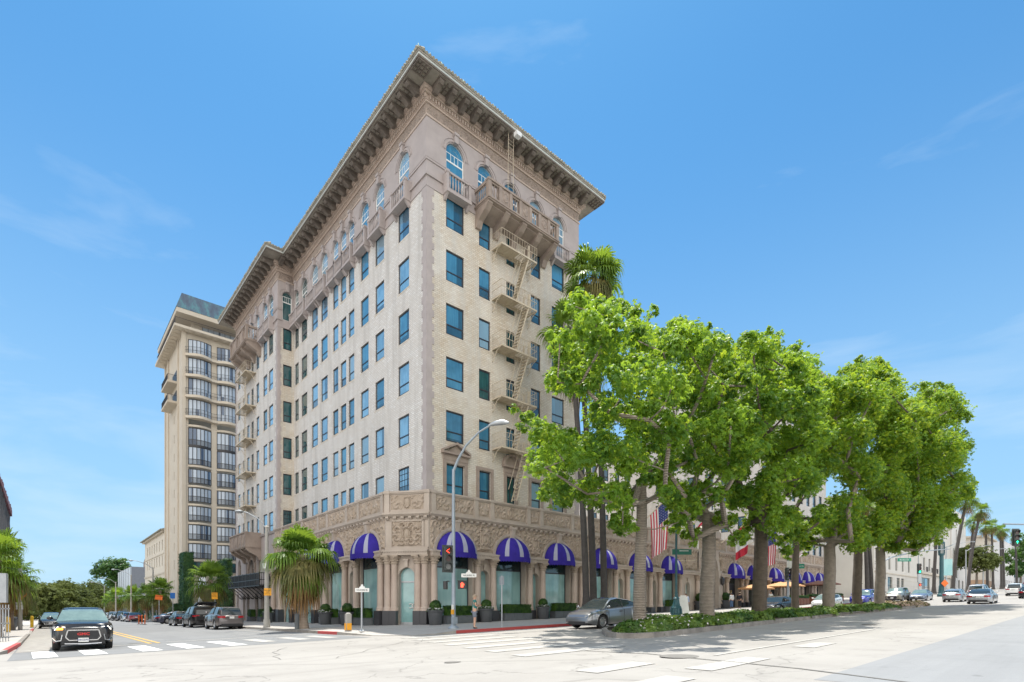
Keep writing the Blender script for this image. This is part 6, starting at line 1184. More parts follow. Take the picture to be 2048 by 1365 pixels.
# planting on the median: ground cover nobody could count
rng = np.random.default_rng(77); P = []; Nn = []; fl = []; fw = []; dry = []
rpp = random.Random(6)
def edge_near(u): return (-17.1 - .55 * min(1, (u + 3.2) / 5) if u < 4 else -17.75 + (.5 if 4 < u < 12 else .75 if u < 22 else .7))
mounds = []
u = -2.1
while u < 47:
    for v in ((-17.3, -16.3, -15.3, -14.6) if u > 2.5 else (-17.7, -16.9, -16.0) if u > .5 else (-17.9, -17.2) if u > -1.4 else (-17.7,)):
        h = rpp.uniform(.28, .52) if u < 39 else rpp.uniform(.25, .4)
        if not (v < -17 and u > 3 and rpp.random() < .4): mounds.append((u + rpp.uniform(-.2, .2), v + rpp.uniform(-.15, .15), h, rpp.uniform(.55, .85)))
    u += .8 if u < 20 else 1.1
for (a, b, h, r) in mounds:
    n = int((430 if a < 8 else 300 if a < 20 else 190) * r * r * 1.8); d = unit(np.abs(rng.normal(size=(n, 3))) * np.array([1, 1, 1]) * np.where(rng.random((n, 3)) < .5, -1, 1) * np.array([1, 1, 0]) + np.abs(rng.normal(size=(n, 3))) * np.array([0, 0, 1])); q = rng.uniform(.8, 1.08, (n, 1)); p = d * q * np.array([r, r, h]) + np.array([a, b, gz(a, b) + .15]); P.append(p); Nn.append(unit(d + rng.normal(size=(n, 3)) * .35))
P = np.concatenate(P); Nn = np.concatenate(Nn); far_ = P[:, 0] > 39
Q = rosettes(P[~far_], Nn[~far_], .115, .03, 5, rng, .1); link_o = link('median_shrubbery', quads_mesh('median_shrubbery', Q, M['shrub'])); tag(link_o, 'low green flowering shrubs filling the planted median', 'shrubs', kind='stuff')
Qd = rosettes(P[far_], Nn[far_], .2, .05, 4, rng, .0); mi_ = (rng.random(len(Qd)) < .5).astype(int); o = link('dry_blossom_foliage', quads_mesh('dry_blossom', Qd, [M['dryflower'], M['palmold']], mi_)); tag(o, 'dry pinkish blossoming ground cover at the far tip of the median', 'ground cover', kind='stuff')
sel = np.where((rng.random(len(P)) < .05) & (P[:, 0] < 6))[0]; pp = P[sel] + Nn[sel] * .05; Qf = rosettes(pp, Nn[sel], .05, .03, 4, rng, 0); o = link('lilac_blossoms', quads_mesh('lilac_blossoms', Qf, [M['petal'], M['petalw']], (rng.random(len(Qf)) < .4).astype(int))); tag(o, 'scattered lilac and white blossoms on the near median shrubs', 'flowers', kind='stuff')
# ------------------------------------------------------------------ vehicles
def paint(name, c, metal=.3, rough=.3, coat=1.0): 
    w = N(name); w.base(c); w.set(Roughness=rough, Metallic=metal); w.b.inputs['Coat Weight'].default_value = coat; w.b.inputs['Coat Roughness'].default_value = .03
    f = w.noise(w.pos('obj'), 220, 2, .5); w.bump(f, .015, .002); return w.m
M['carglass'] = mat('car_glass', (.025, .035, .038), None, .03, 3, spec=.7); M['carglass2'] = mat('pale_windscreen', (.16, .23, .22), (.10, .15, .15), .04, 2.5, spec=.7, mode='obj')
M['tyre'] = mat('tyre_rubber', (.018, .018, .019), None, .85, 6); M['rim'] = mat('alloy_rim', (.55, .55, .56), None, .3, 6, metal=.8); M['rimdark'] = mat('dark_rim', (.06, .06, .065), None, .35, 6, metal=.6)
M['plastic'] = mat('black_plastic', (.02, .02, .022), None, .6, 6); M['chrome'] = mat('chrome', (.75, .75, .76), None, .12, 6, metal=1.0); M['headlamp'] = mat('headlamp_glass', (.55, .57, .58), (.30, .32, .34), .08, 14, spec=.8, mode='obj'); M['taillamp'] = mat('red_tail_lamp', (.42, .012, .02), (.25, .008, .012), .15, 8, mode='obj')
M['drl'] = mat('lit_running_lamp', (.9, .9, .85), None, .3, emit=(1, .97, .88), es=1.6); M['plate'] = mat('number_plate', (.70, .70, .68), None, .5, 6); M['redletter'] = mat('red_letter', (.6, .03, .03), None, .4, 6); M['blueletter'] = mat('dark_blue_letter', (.03, .05, .2), None, .5, 6); M['interior'] = mat('car_interior', (.05, .045, .04), None, .8, 4)
def ipl(x, pts):
    if x <= pts[0][0]: return pts[0][1]
    for (a, p), (b, q) in zip(pts, pts[1:]):
        if x <= b: t = (x - a) / (b - a); t = t * t * (3 - 2 * t) * .5 + t * .5; return p + (q - p) * t
    return pts[-1][1]
SHAPES = {  # lengths in metres, x forward: deck = body top line, belt = side line, roof = greenhouse top
 'suv': dict(L=4.6, W=1.86, R=.37, xw=(1.42, -1.30), sill=.26, deck=[(-2.3, .98), (-2.0, 1.08), (.85, 1.12), (1.2, 1.11), (1.9, 1.06), (2.2, 1.0), (2.3, .86)], belt=[(-2.3, .95), (-1.8, 1.05), (1.0, 1.03), (2.0, .96), (2.3, .83)], roof=[(-2.22, 1.02), (-2.1, 1.42), (-1.75, 1.62), (-.8, 1.68), (.1, 1.66), (.45, 1.56), (1.1, 1.11)], ws=(.35, 1.1), rw=(-2.22, -1.85), pil=(-.45, -1.45), tum=.17),
 'bigsuv': dict(L=5.0, W=1.95, R=.39, xw=(1.55, -1.45), sill=.28, deck=[(-2.5, 1.05), (-2.2, 1.15), (1.0, 1.15), (1.9, 1.08), (2.35, 1.0), (2.5, .8)], belt=[(-2.5, 1.0), (-2.0, 1.12), (1.0, 1.08), (2.2, .98), (2.5, .8)], roof=[(-2.46, 1.1), (-2.38, 1.5), (-2.0, 1.76), (-.8, 1.82), (.2, 1.79), (.55, 1.7), (1.2, 1.14)], ws=(.45, 1.2), rw=(-2.46, -2.1), pil=(-.4, -1.5), tum=.15),
 'sedan': dict(L=4.75, W=1.84, R=.33, xw=(1.45, -1.38), sill=.2, deck=[(-2.37, .82), (-2.25, .98), (-1.6, 1.02), (.9, .95), (1.3, .93), (2.0, .82), (2.3, .7), (2.37, .6)], belt=[(-2.37, .78), (-2.0, .93), (.8, .88), (2.0, .76), (2.37, .6)], roof=[(-1.75, .98), (-1.35, 1.2), (-.8, 1.39), (-.1, 1.44), (.35, 1.38), (1.15, .94)], ws=(.25, 1.15), rw=(-1.75, -.85), pil=(-.35, -1.2), tum=.19),
 'cross': dict(L=4.78, W=1.92, R=.36, xw=(1.47, -1.42), sill=.22, deck=[(-2.39, .9), (-2.3, 1.1), (-1.9, 1.13), (.95, 1.0), (1.5, .96), (2.1, .84), (2.32, .72), (2.39, .58)], belt=[(-2.39, .84), (-2.0, 1.06), (-.2, 1.0), (.9, .94), (2.0, .78), (2.39, .58)], roof=[(-2.15, 1.1), (-1.7, 1.27), (-.9, 1.50), (-.1, 1.61), (.4, 1.55), (1.45, .98)], ws=(.3, 1.45), rw=(-2.15, -1.0), pil=(-.3, -3), tum=.24),
 'hatch': dict(L=4.48, W=1.76, R=.32, xw=(1.4, -1.3), sill=.2, deck=[(-2.24, .9), (-2.1, 1.1), (-1.8, 1.12), (1.1, .98), (1.7, .86), (2.1, .74), (2.24, .6)], belt=[(-2.24, .85), (-1.9, 1.02), (.9, .9), (2.0, .74), (2.24, .58)], roof=[(-2.1, 1.1), (-1.8, 1.3), (-.9, 1.46), (-.05, 1.5), (.45, 1.42), (1.5, .95)], ws=(.3, 1.5), rw=(-2.1, -1.7), pil=(-.35, -1.2), tum=.18),
 'coupe': dict(L=5.28, W=1.95, R=.38, xw=(1.6, -1.5), sill=.2, deck=[(-2.64, .84), (-2.5, 1.0), (-1.9, 1.06), (1.0, 1.02), (2.0, .98), (2.5, .9), (2.64, .7)], belt=[(-2.64, .8), (-2.2, .95), (.8, .95), (2.2, .88), (2.64, .7)], roof=[(-2.0, 1.05), (-1.5, 1.28), (-.8, 1.46), (-.1, 1.5), (.3, 1.44), (1.05, 1.03)], ws=(.2, 1.05), rw=(-2.0, -.8), pil=(-.6, -1.3), tum=.2)}
wheel_cache = {}
def wheel_mesh(R, dark, spokes):
    key = (R, dark, spokes)
    if key in wheel_cache: return wheel_cache[key]
    rot = lambda x, y, z: (x, z, y); t = MB(rot); w = .21
    t.lathe([(R * .66, -w / 2), (R * .9, -w / 2 - .01), (R * .985, -w / 2 + .02), (R, -w * .3), (R, w * .3), (R * .985, w / 2 - .02), (R * .9, w / 2 + .01), (R * .66, w / 2)], n=28, cap=False); tm = t.mesh('tyre', M['tyre'], 40)
    r = MB(rot); r.lathe([(R * .68, w / 2 - .005), (R * .64, w / 2 + .004), (R * .6, w / 2 - .03), (R * .6, -w * .3)], n=28, cap=False); r.lathe([(.001, w / 2 - .03), (R * .16, w / 2 - .025), (R * .17, w / 2 - .06)], n=14, cap=False)
    for k in range(spokes):
        a = 2 * pi * k / spokes; c, s = cos(a), sin(a); p = lambda rr, off, z: (rr * c - off * s, rr * s + off * c, z); wo = R * .10; wi = R * .07; q = [p(R * .12, -wi, w / 2 - .03), p(R * .12, wi, w / 2 - .03), p(R * .63, wo, w / 2 - .012), p(R * .63, -wo, w / 2 - .012)]; b = [p(R * .12, -wi, w / 2 - .07), p(R * .12, wi, w / 2 - .07), p(R * .63, wo, w / 2 - .06), p(R * .63, -wo, w / 2 - .06)]
        r.face(q); [r.face([q[i], q[(i + 1) % 4], b[(i + 1) % 4], b[i]]) for i in range(4)]
    rm = r.mesh('rim', M['rimdark'] if dark else M['rim'], 30)
    d = MB(rot); d.lathe([(.001, 0), (R * .62, 0)], n=20, cap=False); d.face([(R * .62 * cos(2 * pi * k / 20), R * .62 * sin(2 * pi * k / 20), -.02) for k in range(20)]); dm = d.mesh('brake', M['plastic'])
    wheel_cache[key] = (tm, rm, dm); return wheel_cache[key]
def car(shape, label, pm, loc, rz, cat='car', group=None, name='parked_car', clad=False, roofdark=False, spokes=10, darkrim=False, lit=False, glass='carglass', plate=None, front='grille', open_gate=False, wscreen=None):
    S = SHAPES[shape]; L, W, R = S['L'], S['W'], S['R']; h = L / 2; t = thing(name, label, cat, loc, rz, group); RA = R * 1.16
    body = MB(); gl = {'windscreen': MB(), 'rear_window': MB(), 'side_window': MB(), 'side_window2': MB()}; rfm = MB(); under = MB(); cl = MB()
    xs = sorted(set([round(-h + L * i / 46, 3) for i in range(47)] + [round(xw + RA * cos(pi * k / 14), 3) for xw in S['xw'] for k in range(15)] + [h - .02, h - .06, -h + .02, -h + .06]))
    def hw(x): e = abs(x) / h; return W / 2 * (1 - .16 * max(0, (e - .62) / .38) ** 2.2 - .06 * max(0, (e - .95) / .05))
    def arch(x):
        z = 0
        for xw in S['xw']:
            d = abs(x - xw)
            if d < RA: z = max(z, R + sqrt(RA * RA - d * d))
        return z
    rows = []; infl = []
    for x in xs:
        w = hw(x); bz = ipl(x, S['belt']); dz = max(ipl(x, S['deck']), bz + .01); e = abs(x) / h; s0 = S['sill'] + .10 * max(0, (e - .86) / .14); z0 = max(s0, arch(x)); fl = .022 if arch(x) > 0 else 0
        fr = lambda f: z0 + (bz - z0) * f
        crown = .03 + .02 * (1 - e)
        tp = w - .10 - .05 * (dz - bz)
        prof = [(w * .90, s0 if not arch(x) else z0), (w * .985 + fl, z0 + .02 if not arch(x) else z0 + .005), (w + fl * .9, fr(.22)), (w, fr(.5)), (w * .985, fr(.78)), (w * .955, bz), (min(w * .9, tp + .03), bz + (dz - bz) * .7), (tp * .88, dz + crown * .25), (tp * .5, dz + crown * .8), (0, dz + crown)]
        rows.append([(x, y, z) for y, z in prof] + [(x, -y, z) for y, z in prof[-2::-1]])
    ids = [[body.P(p) for p in r] for r in rows]; m = len(ids[0])
    for i in range(len(ids) - 1):
        for j in range(m - 1):
            body.idx([ids[i][j], ids[i + 1][j], ids[i + 1][j + 1], ids[i][j + 1]])
    for r, ex, sg in ((rows[-1], h, 1), (rows[0], -h, -1)):
        top_ = [p for p in r]; zmin = min(p[2] for p in r); c = [(ex + sg * .035 * (1 - abs(p[1]) / (W / 2)), p[1] * .97, zmin + (p[2] - zmin) * .97) for p in top_]; a = [body.P(p) for p in top_]; b = [body.P(p) for p in c]
        for j in range(m - 1): body.idx([a[j], a[j + 1], b[j + 1], b[j]])
        body.idx(b); body.idx([a[0], b[0], b[-1], a[-1]])
    under.box(-h + .15, h - .15, -W * .36, W * .36, .2, S['sill'] + .28); under.box(S['xw'][1] + RA * .9, S['xw'][0] - RA * .9, -W * .45, W * .45, .2, S['sill'] + .14)
    for xw in S['xw']: under.box(xw - RA * 1.05, xw + RA * 1.05, -W * .33, W * .33, .25, R + RA * .98)
    # greenhouse shell
    x0, x1 = S['roof'][0][0], S['roof'][-1][0]; gx = [x0 + (x1 - x0) * i / 44 for i in range(45)]; G_ = []
    for x in gx:
        b = ipl(x, S['deck']) - .015; zt = ipl(x, S['roof']); hh = max(.0, zt - b); wb = hw(x) - .11; tm = S['tum'] * hh / .6
        pr = [(wb, b), (wb - tm * .12, b + hh * .10), (wb - tm * .55, b + hh * .55), (wb - tm * .95, b + hh * .86), (wb - tm * 1.35, b + hh * .95), (wb * .5, b + hh * .995), (0, b + hh)]
        G_.append([(x, y, z) for y, z in pr] + [(x, -y, z) for y, z in pr[-2::-1]])
    n = len(G_[0]); nf = 6
    for i in range(len(G_) - 1):
        xm = (gx[i] + gx[i + 1]) / 2
        for j in range(n - 1):
            q = [G_[i][j], G_[i + 1][j], G_[i + 1][j + 1], G_[i][j + 1]]; jj = j if j < nf else n - 2 - j
            zt = ipl(xm, S['roof']) - ipl(xm, S['deck'])
            if jj in (1, 2):
                a = xm < x1 - .30 - (.25 if jj == 2 else 0) and xm > x0 + .22 + (.2 if jj == 2 else 0) and not abs(xm - S['pil'][1]) < .05 and zt > .12
                (gl['side_window' if j < nf else 'side_window2'] if a else body).face(q)
            elif jj >= 4 and xm > S['ws'][0]: gl['windscreen'].face(q)
            elif jj >= 4 and xm < S['rw'][1] and not open_gate: gl['rear_window'].face(q)
            elif jj >= 4 and roofdark and xm < S['ws'][0]: rfm.face(q)
            else: body.face(q)
    bo = body.build('body', pm, t, smooth=38, weld=True)
    for k, g_ in gl.items():
        if g_.v: g_.build('window' if k.startswith('side') else k, M[wscreen or glass] if k == 'windscreen' else M[glass], t, smooth=30, weld=True)
    if rfm.v: rfm.build('glass_roof', M['carglass'], t, smooth=30, weld=True)
    under.build('underbody', M['plastic'], t)
    tm, rm, dm = wheel_mesh(R, darkrim, spokes)
    for xw in S['xw']:
        for sg in (1, -1):
            o = link('wheel', tm, t, (xw, sg * (W / 2 - .125), R)); o.rotation_euler.z = 0 if sg > 0 else pi; link('rim', rm, o); link('brake', dm, o)
    seam = MB()
    for sg in (1, -1):
        for p in (S['pil'][0], S['pil'][1] + .12, S['xw'][0] - R * 1.35):
            zs = S['sill'] + .12; y = sg * (hw(p) + .001); seam.box(p - .006, p + .006, y * .985, y + sg * .002, max(zs, arch(p) + .05), ipl(p, S['belt']) - .02)
        for p in (S['pil'][0] + .28, S['pil'][1] + .35): y = sg * hw(p); seam.box(p - .1, p + .1, y - sg * .012, y + sg * .03, ipl(p, S['belt']) - .14, ipl(p, S['belt']) - .105)
    for sg in (1, -1):
        p = S['pil'][0]; b_ = ipl(p, S['deck']) - .015; hh = ipl(p, S['roof']) - b_; wb = hw(p) - .11; tm = S['tum'] * hh / .6; seam.bar((p, sg * (wb - tm * .1 + .004), b_ + hh * .08), (p - .04, sg * (wb - tm * .95 + .006), b_ + hh * .86), .07, .012)
    seam.build('door_seam', M['plastic'], t)
    for sg in (1, -1):
        mr = MB(); xm = S['ws'][1] - .34; y = sg * (hw(xm) - .04); z = ipl(xm, S['deck']) + .10; mr.tube([(xm, y - sg * .06, z - .06), (xm, y + sg * .06, z)], .022, 5); mr.f = lambda a, b, c_: (xm + (a - xm) * .55, b, c_); mr.sphere((xm, y + sg * .12, z + .02), .105, 10, 6, sz=.68); mr.build('mirror', pm, t, smooth=60)
        hl = MB(); zh = ipl(h - .15, S['belt']) - .03; pts = []
        for k in range(7):
            x = h - .03 - .085 * k; ww = hw(x) + .006
            yy = ww * (.70 + .3 * min(1, k / 3)); pts.append((x + (.045 if k < 2 else .02 if k < 3 else .0), sg * yy, 0))
        for k in range(6): a, b = pts[k], pts[k + 1]; ha, hb = .075 - .009 * k, .075 - .009 * (k + 1); hl.face([(a[0], a[1], zh - ha), (b[0], b[1], zh - hb + .02), (b[0], b[1] * 1.0, zh + hb + .02), (a[0], a[1], zh + ha)])
        hl.build('headlight', M['headlamp'], t, recalc=True)
        if lit:
            d = MB(); d.tube([(h + .0, sg * hw(h) * .73, zh + .02), (h - .1, sg * hw(h - .1) * .93, zh + .05), (h - .16, sg * (hw(h - .16) + .01), zh - .08)], .013, 5); d.build('running_lamp', M['drl'], t)
        tl_ = MB(); zt = ipl(-h + .12, S['belt']) - .06; pts = [(-h - .04, .62), (-h - .032, .80), (-h - .015, .955), (-h + .08, 1.02), (-h + .26, 1.012)]; 
        for k in range(4):
            a, b = pts[k], pts[k + 1]; ya, yb = hw(a[0]) * a[1], hw(b[0]) * b[1]; ha, hb = .085, .08 - .01 * k
            tl_.face([(a[0] - .004, sg * ya, zt - ha), (b[0] - .004, sg * yb, zt - hb), (b[0] - .004, sg * yb, zt + hb), (a[0] - .004, sg * ya, zt + ha)])
        tl_.build('taillight', M['taillamp'], t)
    g_ = MB(); ff = h + .037; zb = ipl(h, S['belt'])
    if front == 'grille':
        pts = [(-.42, .40), (.42, .40), (.52, .52), (.46, zb - .05), (-.46, zb - .05), (-.52, .52)]; g_.f = lambda y, z, x: (x, y, z); g_.prism(pts, ff - .04, ff + .004); g_.build('grille', M['plastic'], t)
        c = MB(lambda y, z, x: (x, y, z))
        for k in range(6): a, b = pts[k], pts[(k + 1) % 6]; c.bar((a[0], a[1], ff + .006), (b[0], b[1], ff + .006), .035)
        c.build('grille_surround', M['chrome'], t)
        b = MB()
        for k in range(4): z = .5 + k * (zb - .6) / 4; b.box(ff, ff + .012, -.44, .44, z, z + .012)
        b.box(ff - .03, ff + .0, -.66, .66, .27, .36); b.build('bumper_intake', M['plastic'], t)
    else:
        g_.box(ff - .05, ff - .005, -.55, .55, .27, .40); g_.box(ff - .07, ff - .02, -.72, .72, .25, .29); g_.build('bumper_intake', M['plastic'], t)
    for x, sg in ((ff + .008, 1), (-h - .045, -1)):
        if sg > 0 and front == 'smooth' and shape == 'cross': continue
        p = MB(); z = (.33 if lit else .46) if sg > 0 else ipl(-h, S['belt']) - .16; p.box(min(x, x + sg * .01), max(x, x + sg * .01), -.155, .155, z, z + .155); o = p.build('number_plate', M['plate'], t)
        if plate and sg > 0: lettering(plate, .1, M['blueletter'], o, (x + .016, 0, z + .075), pi / 2, .002)
    bp = MB(); bp.box(-h - .04, -h + .02, -W * .36, W * .36, .26, .42); bp.build('rear_bumper', M['plastic'], t)
    if clad:
        for xw in S['xw']:
            for sg in (1, -1): ring(cl, 0, 0, 0, 0, 0, 0, 1) if False else [cl.face([(xw + q * cos(a), sg * (hw(xw + q * cos(a)) + .028), R + q * sin(a)) for q, a in ((RA - .01, a0), (RA + .07, a0), (RA + .07, a1), (RA - .01, a1))]) for a0, a1 in [(pi * k / 16, pi * (k + 1) / 16) for k in range(16)]]
        for sg in (1, -1): y = sg * (W / 2 - .01); cl.box(S['xw'][1] + RA, S['xw'][0] - RA, y - .02, y + .02, S['sill'] - .02, S['sill'] + .14)
        cl.build('wheel_arch_cladding', M['plastic'], t, smooth=30)
    return t
P_ = dict(steel=paint('steel_grey_car_paint', (.22, .225, .235), .7, .3), black=paint('black_car_paint', (.006, .006, .008), 0, .25, .35), silver=paint('silver_car_paint', (.38, .39, .41), .75, .32), grey=paint('warm_grey_car_paint', (.13, .115, .115), .5), navy=paint('navy_car_paint', (.012, .018, .045), .3), white=paint('white_car_paint', (.75, .75, .74), 0), blue=paint('vivid_blue_car_paint', (.025, .03, .30), .3), beige=paint('dark_beige_car_paint', (.18, .165, .135), .4), bluegrey=paint('blue_grey_car_paint', (.16, .19, .25), .5), red=paint('dark_red_car_paint', (.22, .012, .02), .3), tan=paint('light_grey_car_paint', (.42, .42, .42), .4))
def on(u, v, dz=0.0): return (u, v, gz(u, v) + dz)
def put(o, u, v, rz):
    o.location = on(u, v); f = Vector((cos(rz), sin(rz))); a = (gz(u + f.x, v + f.y) - gz(u - f.x, v - f.y)) / 2; o.rotation_euler = (0, -a, rz); return o
# black SUV waiting at the crossing, nose towards the viewer
c = car('suv', 'black SUV with chrome grille and red letters stopped at the crosswalk', P_['black'], (0, 0, 0), 0, 'SUV', None, 'black_suv', spokes=5, lit=True, plate='9MCS703', wscreen='carglass2'); put(c, -17.75, -1.7, -pi / 2 - .03)
gr = next(k for k in c.children if k.name.startswith('grille') and 'surround' not in k.name); lettering('GMC', .135, M['redletter'], gr, (2.36, 0, .63), pi / 2, .012, 1.25, bold=.004)
b = MB()
for sg in (1, -1): b.tube([(2.33, sg * .62, .62), (2.31, sg * .66, .40), (2.29, sg * .80, .38), (2.2, sg * .9, .5)], .02, 6)
b.tube([(2.35, -.55, .27), (2.36, 0, .25), (2.35, .55, .27)], .022, 6); b.build('chrome_trim', M['chrome'], c)
b = MB(); b.box(2.2, 2.33, -.80, -.60, .80, .87); b.build('turn_signal', M['amberlamp'], c)
# silver crossover by the median tip
c = car('cross', 'silver electric crossover with dark glass roof beside the tip of the median', P_['steel'], (0, 0, 0), 0, 'car', None, 'silver_car', roofdark=True, front='smooth', spokes=10); put(c, 3.75, -12.0, pi - .0)
GP = 'cars parked by the hotel wing'
c = car('suv', 'brownish grey hatchback SUV with red tail lamps, nearest parked car', P_['grey'], (0, 0, 0), 0, 'SUV', GP, 'parked_car'); put(c, -8.75, 14.6, pi / 2)
c = car('bigsuv', 'black SUV with raised tailgate showing its dark boot', P_['black'], (0, 0, 0), 0, 'SUV', GP, 'parked_car'); put(c, -8.75, 23.3, pi / 2)
g_ = MB(); g_.f = lambda a, b, d: (a, b, d + (-2.1 - a) * .22); g_.prism([(-2.05, -.78), (-2.05, .78), (-3.2, .74), (-3.3, .5), (-3.3, -.5), (-3.2, -.74)], 1.80, 1.9); g_.build('tailgate', P_['black'], c); g_ = MB(); g_.extry([(-2.3, 1.72), (-2.56, .66), (-2.58, .6), (-2.40, .6), (-2.1, 1.72)], -.74, .74); g_.build('boot_opening', M['interior'], c); g_ = MB(); g_.box(-2.62, -2.57, -.66, .66, .62, .95); g_.build('cargo', M['tyre'], c)
c = car('sedan', 'dark sedan parked in front of the black SUV with raised tailgate', P_['black'], (0, 0, 0), 0, 'sedan', GP, 'parked_car'); put(c, -8.7, 31.0, pi / 2)
c = car('sedan', 'dark navy sedan turned across the kerb lane', P_['navy'], (0, 0, 0), 0, 'sedan', None, 'turning_car'); put(c, -7.2, 42.5, .15)
G2 = 'cars queued along the far right kerb of the side street'
for i, (u, v, sh, pt, lb) in enumerate(((-8.8, 68, 'sedan', 'red', 'dark red sedan at the near end of the far kerb queue'), (-8.8, 76, 'hatch', 'tan', 'light grey hatchback parked behind the dark red sedan'), (-8.8, 84, 'suv', 'navy', 'navy SUV third in the far kerb queue'), (-8.8, 92, 'sedan', 'tan', 'light grey sedan fourth in the far kerb queue'), (-8.8, 100, 'suv', 'silver', 'silver SUV fifth in the far kerb queue'), (-8.8, 108, 'hatch', 'white', 'white hatchback sixth in the far kerb queue'), (-8.8, 117, 'sedan', 'white', 'white sedan seventh in the far kerb queue'), (-8.9, 127, 'suv', 'black', 'black SUV last in the far kerb queue'))):
    c = car(sh, lb, P_[pt], (0, 0, 0), 0, 'car', G2, 'parked_car'); put(c, u, v, -pi / 2 if i else pi / 2)
c = car('sedan', 'black sedan parked at the left kerb beyond the yellow bollards', P_['black'], (0, 0, 0), 0, 'sedan', 'cars along the left kerb', 'parked_car', wscreen='carglass2'); put(c, -18.5, 43.0, -pi / 2)
c = car('suv', 'dark blue SUV behind the black sedan at the left kerb', P_['navy'], (0, 0, 0), 0, 'SUV', 'cars along the left kerb', 'parked_car', wscreen='carglass2'); put(c, -18.4, 51.5, -pi / 2)
c = car('sedan', 'dark red sedan farther back in the left lane', P_['red'], (0, 0, 0), 0, 'sedan', 'cars along the left kerb', 'parked_car'); put(c, -16.9, 60, -pi / 2)
c = car('hatch', 'white hatchback far along the left kerb', P_['white'], (0, 0, 0), 0, 'car', 'cars along the left kerb', 'parked_car'); put(c, -18.4, 72, -pi / 2)
# on the wide road
c = car('sedan', 'black sedan driving behind the thick tree trunk', P_['black'], (0, 0, 0), 0, 'sedan', None, 'black_sedan', spokes=7); put(c, 28.5, -10.9, pi)
c = car('hatch', 'white hatchback between two median trunks', P_['white'], (0, 0, 0), 0, 'car', None, 'white_car', front='smooth', wscreen='carglass2'); put(c, 40.6, -10.9, pi)
c = car('bigsuv', 'vivid blue SUV behind the median near the speckled trunk', P_['blue'], (0, 0, 0), 0, 'SUV', None, 'blue_suv', wscreen='carglass2'); put(c, 52.5, -11.0, pi)
c = car('bigsuv', 'dark beige off-road SUV coming up to the median end', P_['beige'], (0, 0, 0), 0, 'SUV', None, 'beige_suv', wscreen='carglass2'); put(c, 64, -11.6, pi)
c = car('sedan', 'blue grey sedan partly behind the dry median blossom', P_['bluegrey'], (0, 0, 0), 0, 'sedan', None, 'grey_sedan', wscreen='carglass2'); put(c, 66.5, -13.6, pi)
G3 = 'traffic going away on the wide road'
c = car('coupe', 'silver luxury coupe with dark lid driving away in front of the traffic', P_['silver'], (0, 0, 0), 0, 'coupe', G3, 'silver_coupe', spokes=7); put(c, 52.5, -21.3, 0.0)
b = MB(); b.grid(lambda a, d: (-2.62 + 1.0 * a, -.62 + 1.24 * d, ipl(-2.62 + 1.0 * a, SHAPES['coupe']['deck']) + .052 - .02 * abs(d - .5)), 6, 6); b.build('boot_lid', P_['black'], c, smooth=40, recalc=False)
c = car('sedan', 'dark sedan with bright red tail lamps at the right edge', P_['black'], (0, 0, 0), 0, 'sedan', G3, 'dark_sedan'); put(c, 69, -23.6, 0.0)
for (u, v, sh, pt, lb) in ((60, -18.0, 'hatch', 'silver', 'silver hatchback just left of the silver coupe'), (72, -18.6, 'bigsuv', 'tan', 'light grey SUV rising behind the silver coupe'), (80, -21.4, 'suv', 'white', 'white SUV ahead of the silver coupe'), (92, -22, 'bigsuv', 'red', 'dark red SUV far ahead in the traffic'), (88, -25.6, 'sedan', 'silver', 'silver sedan ahead of the dark sedan at the right edge'), (106, -18.8, 'sedan', 'white', 'white sedan farthest ahead in the traffic')):
    c = car(sh, lb, P_[pt], (0, 0, 0), 0, 'car', G3, 'driving_car'); put(c, u, v, 0.0)
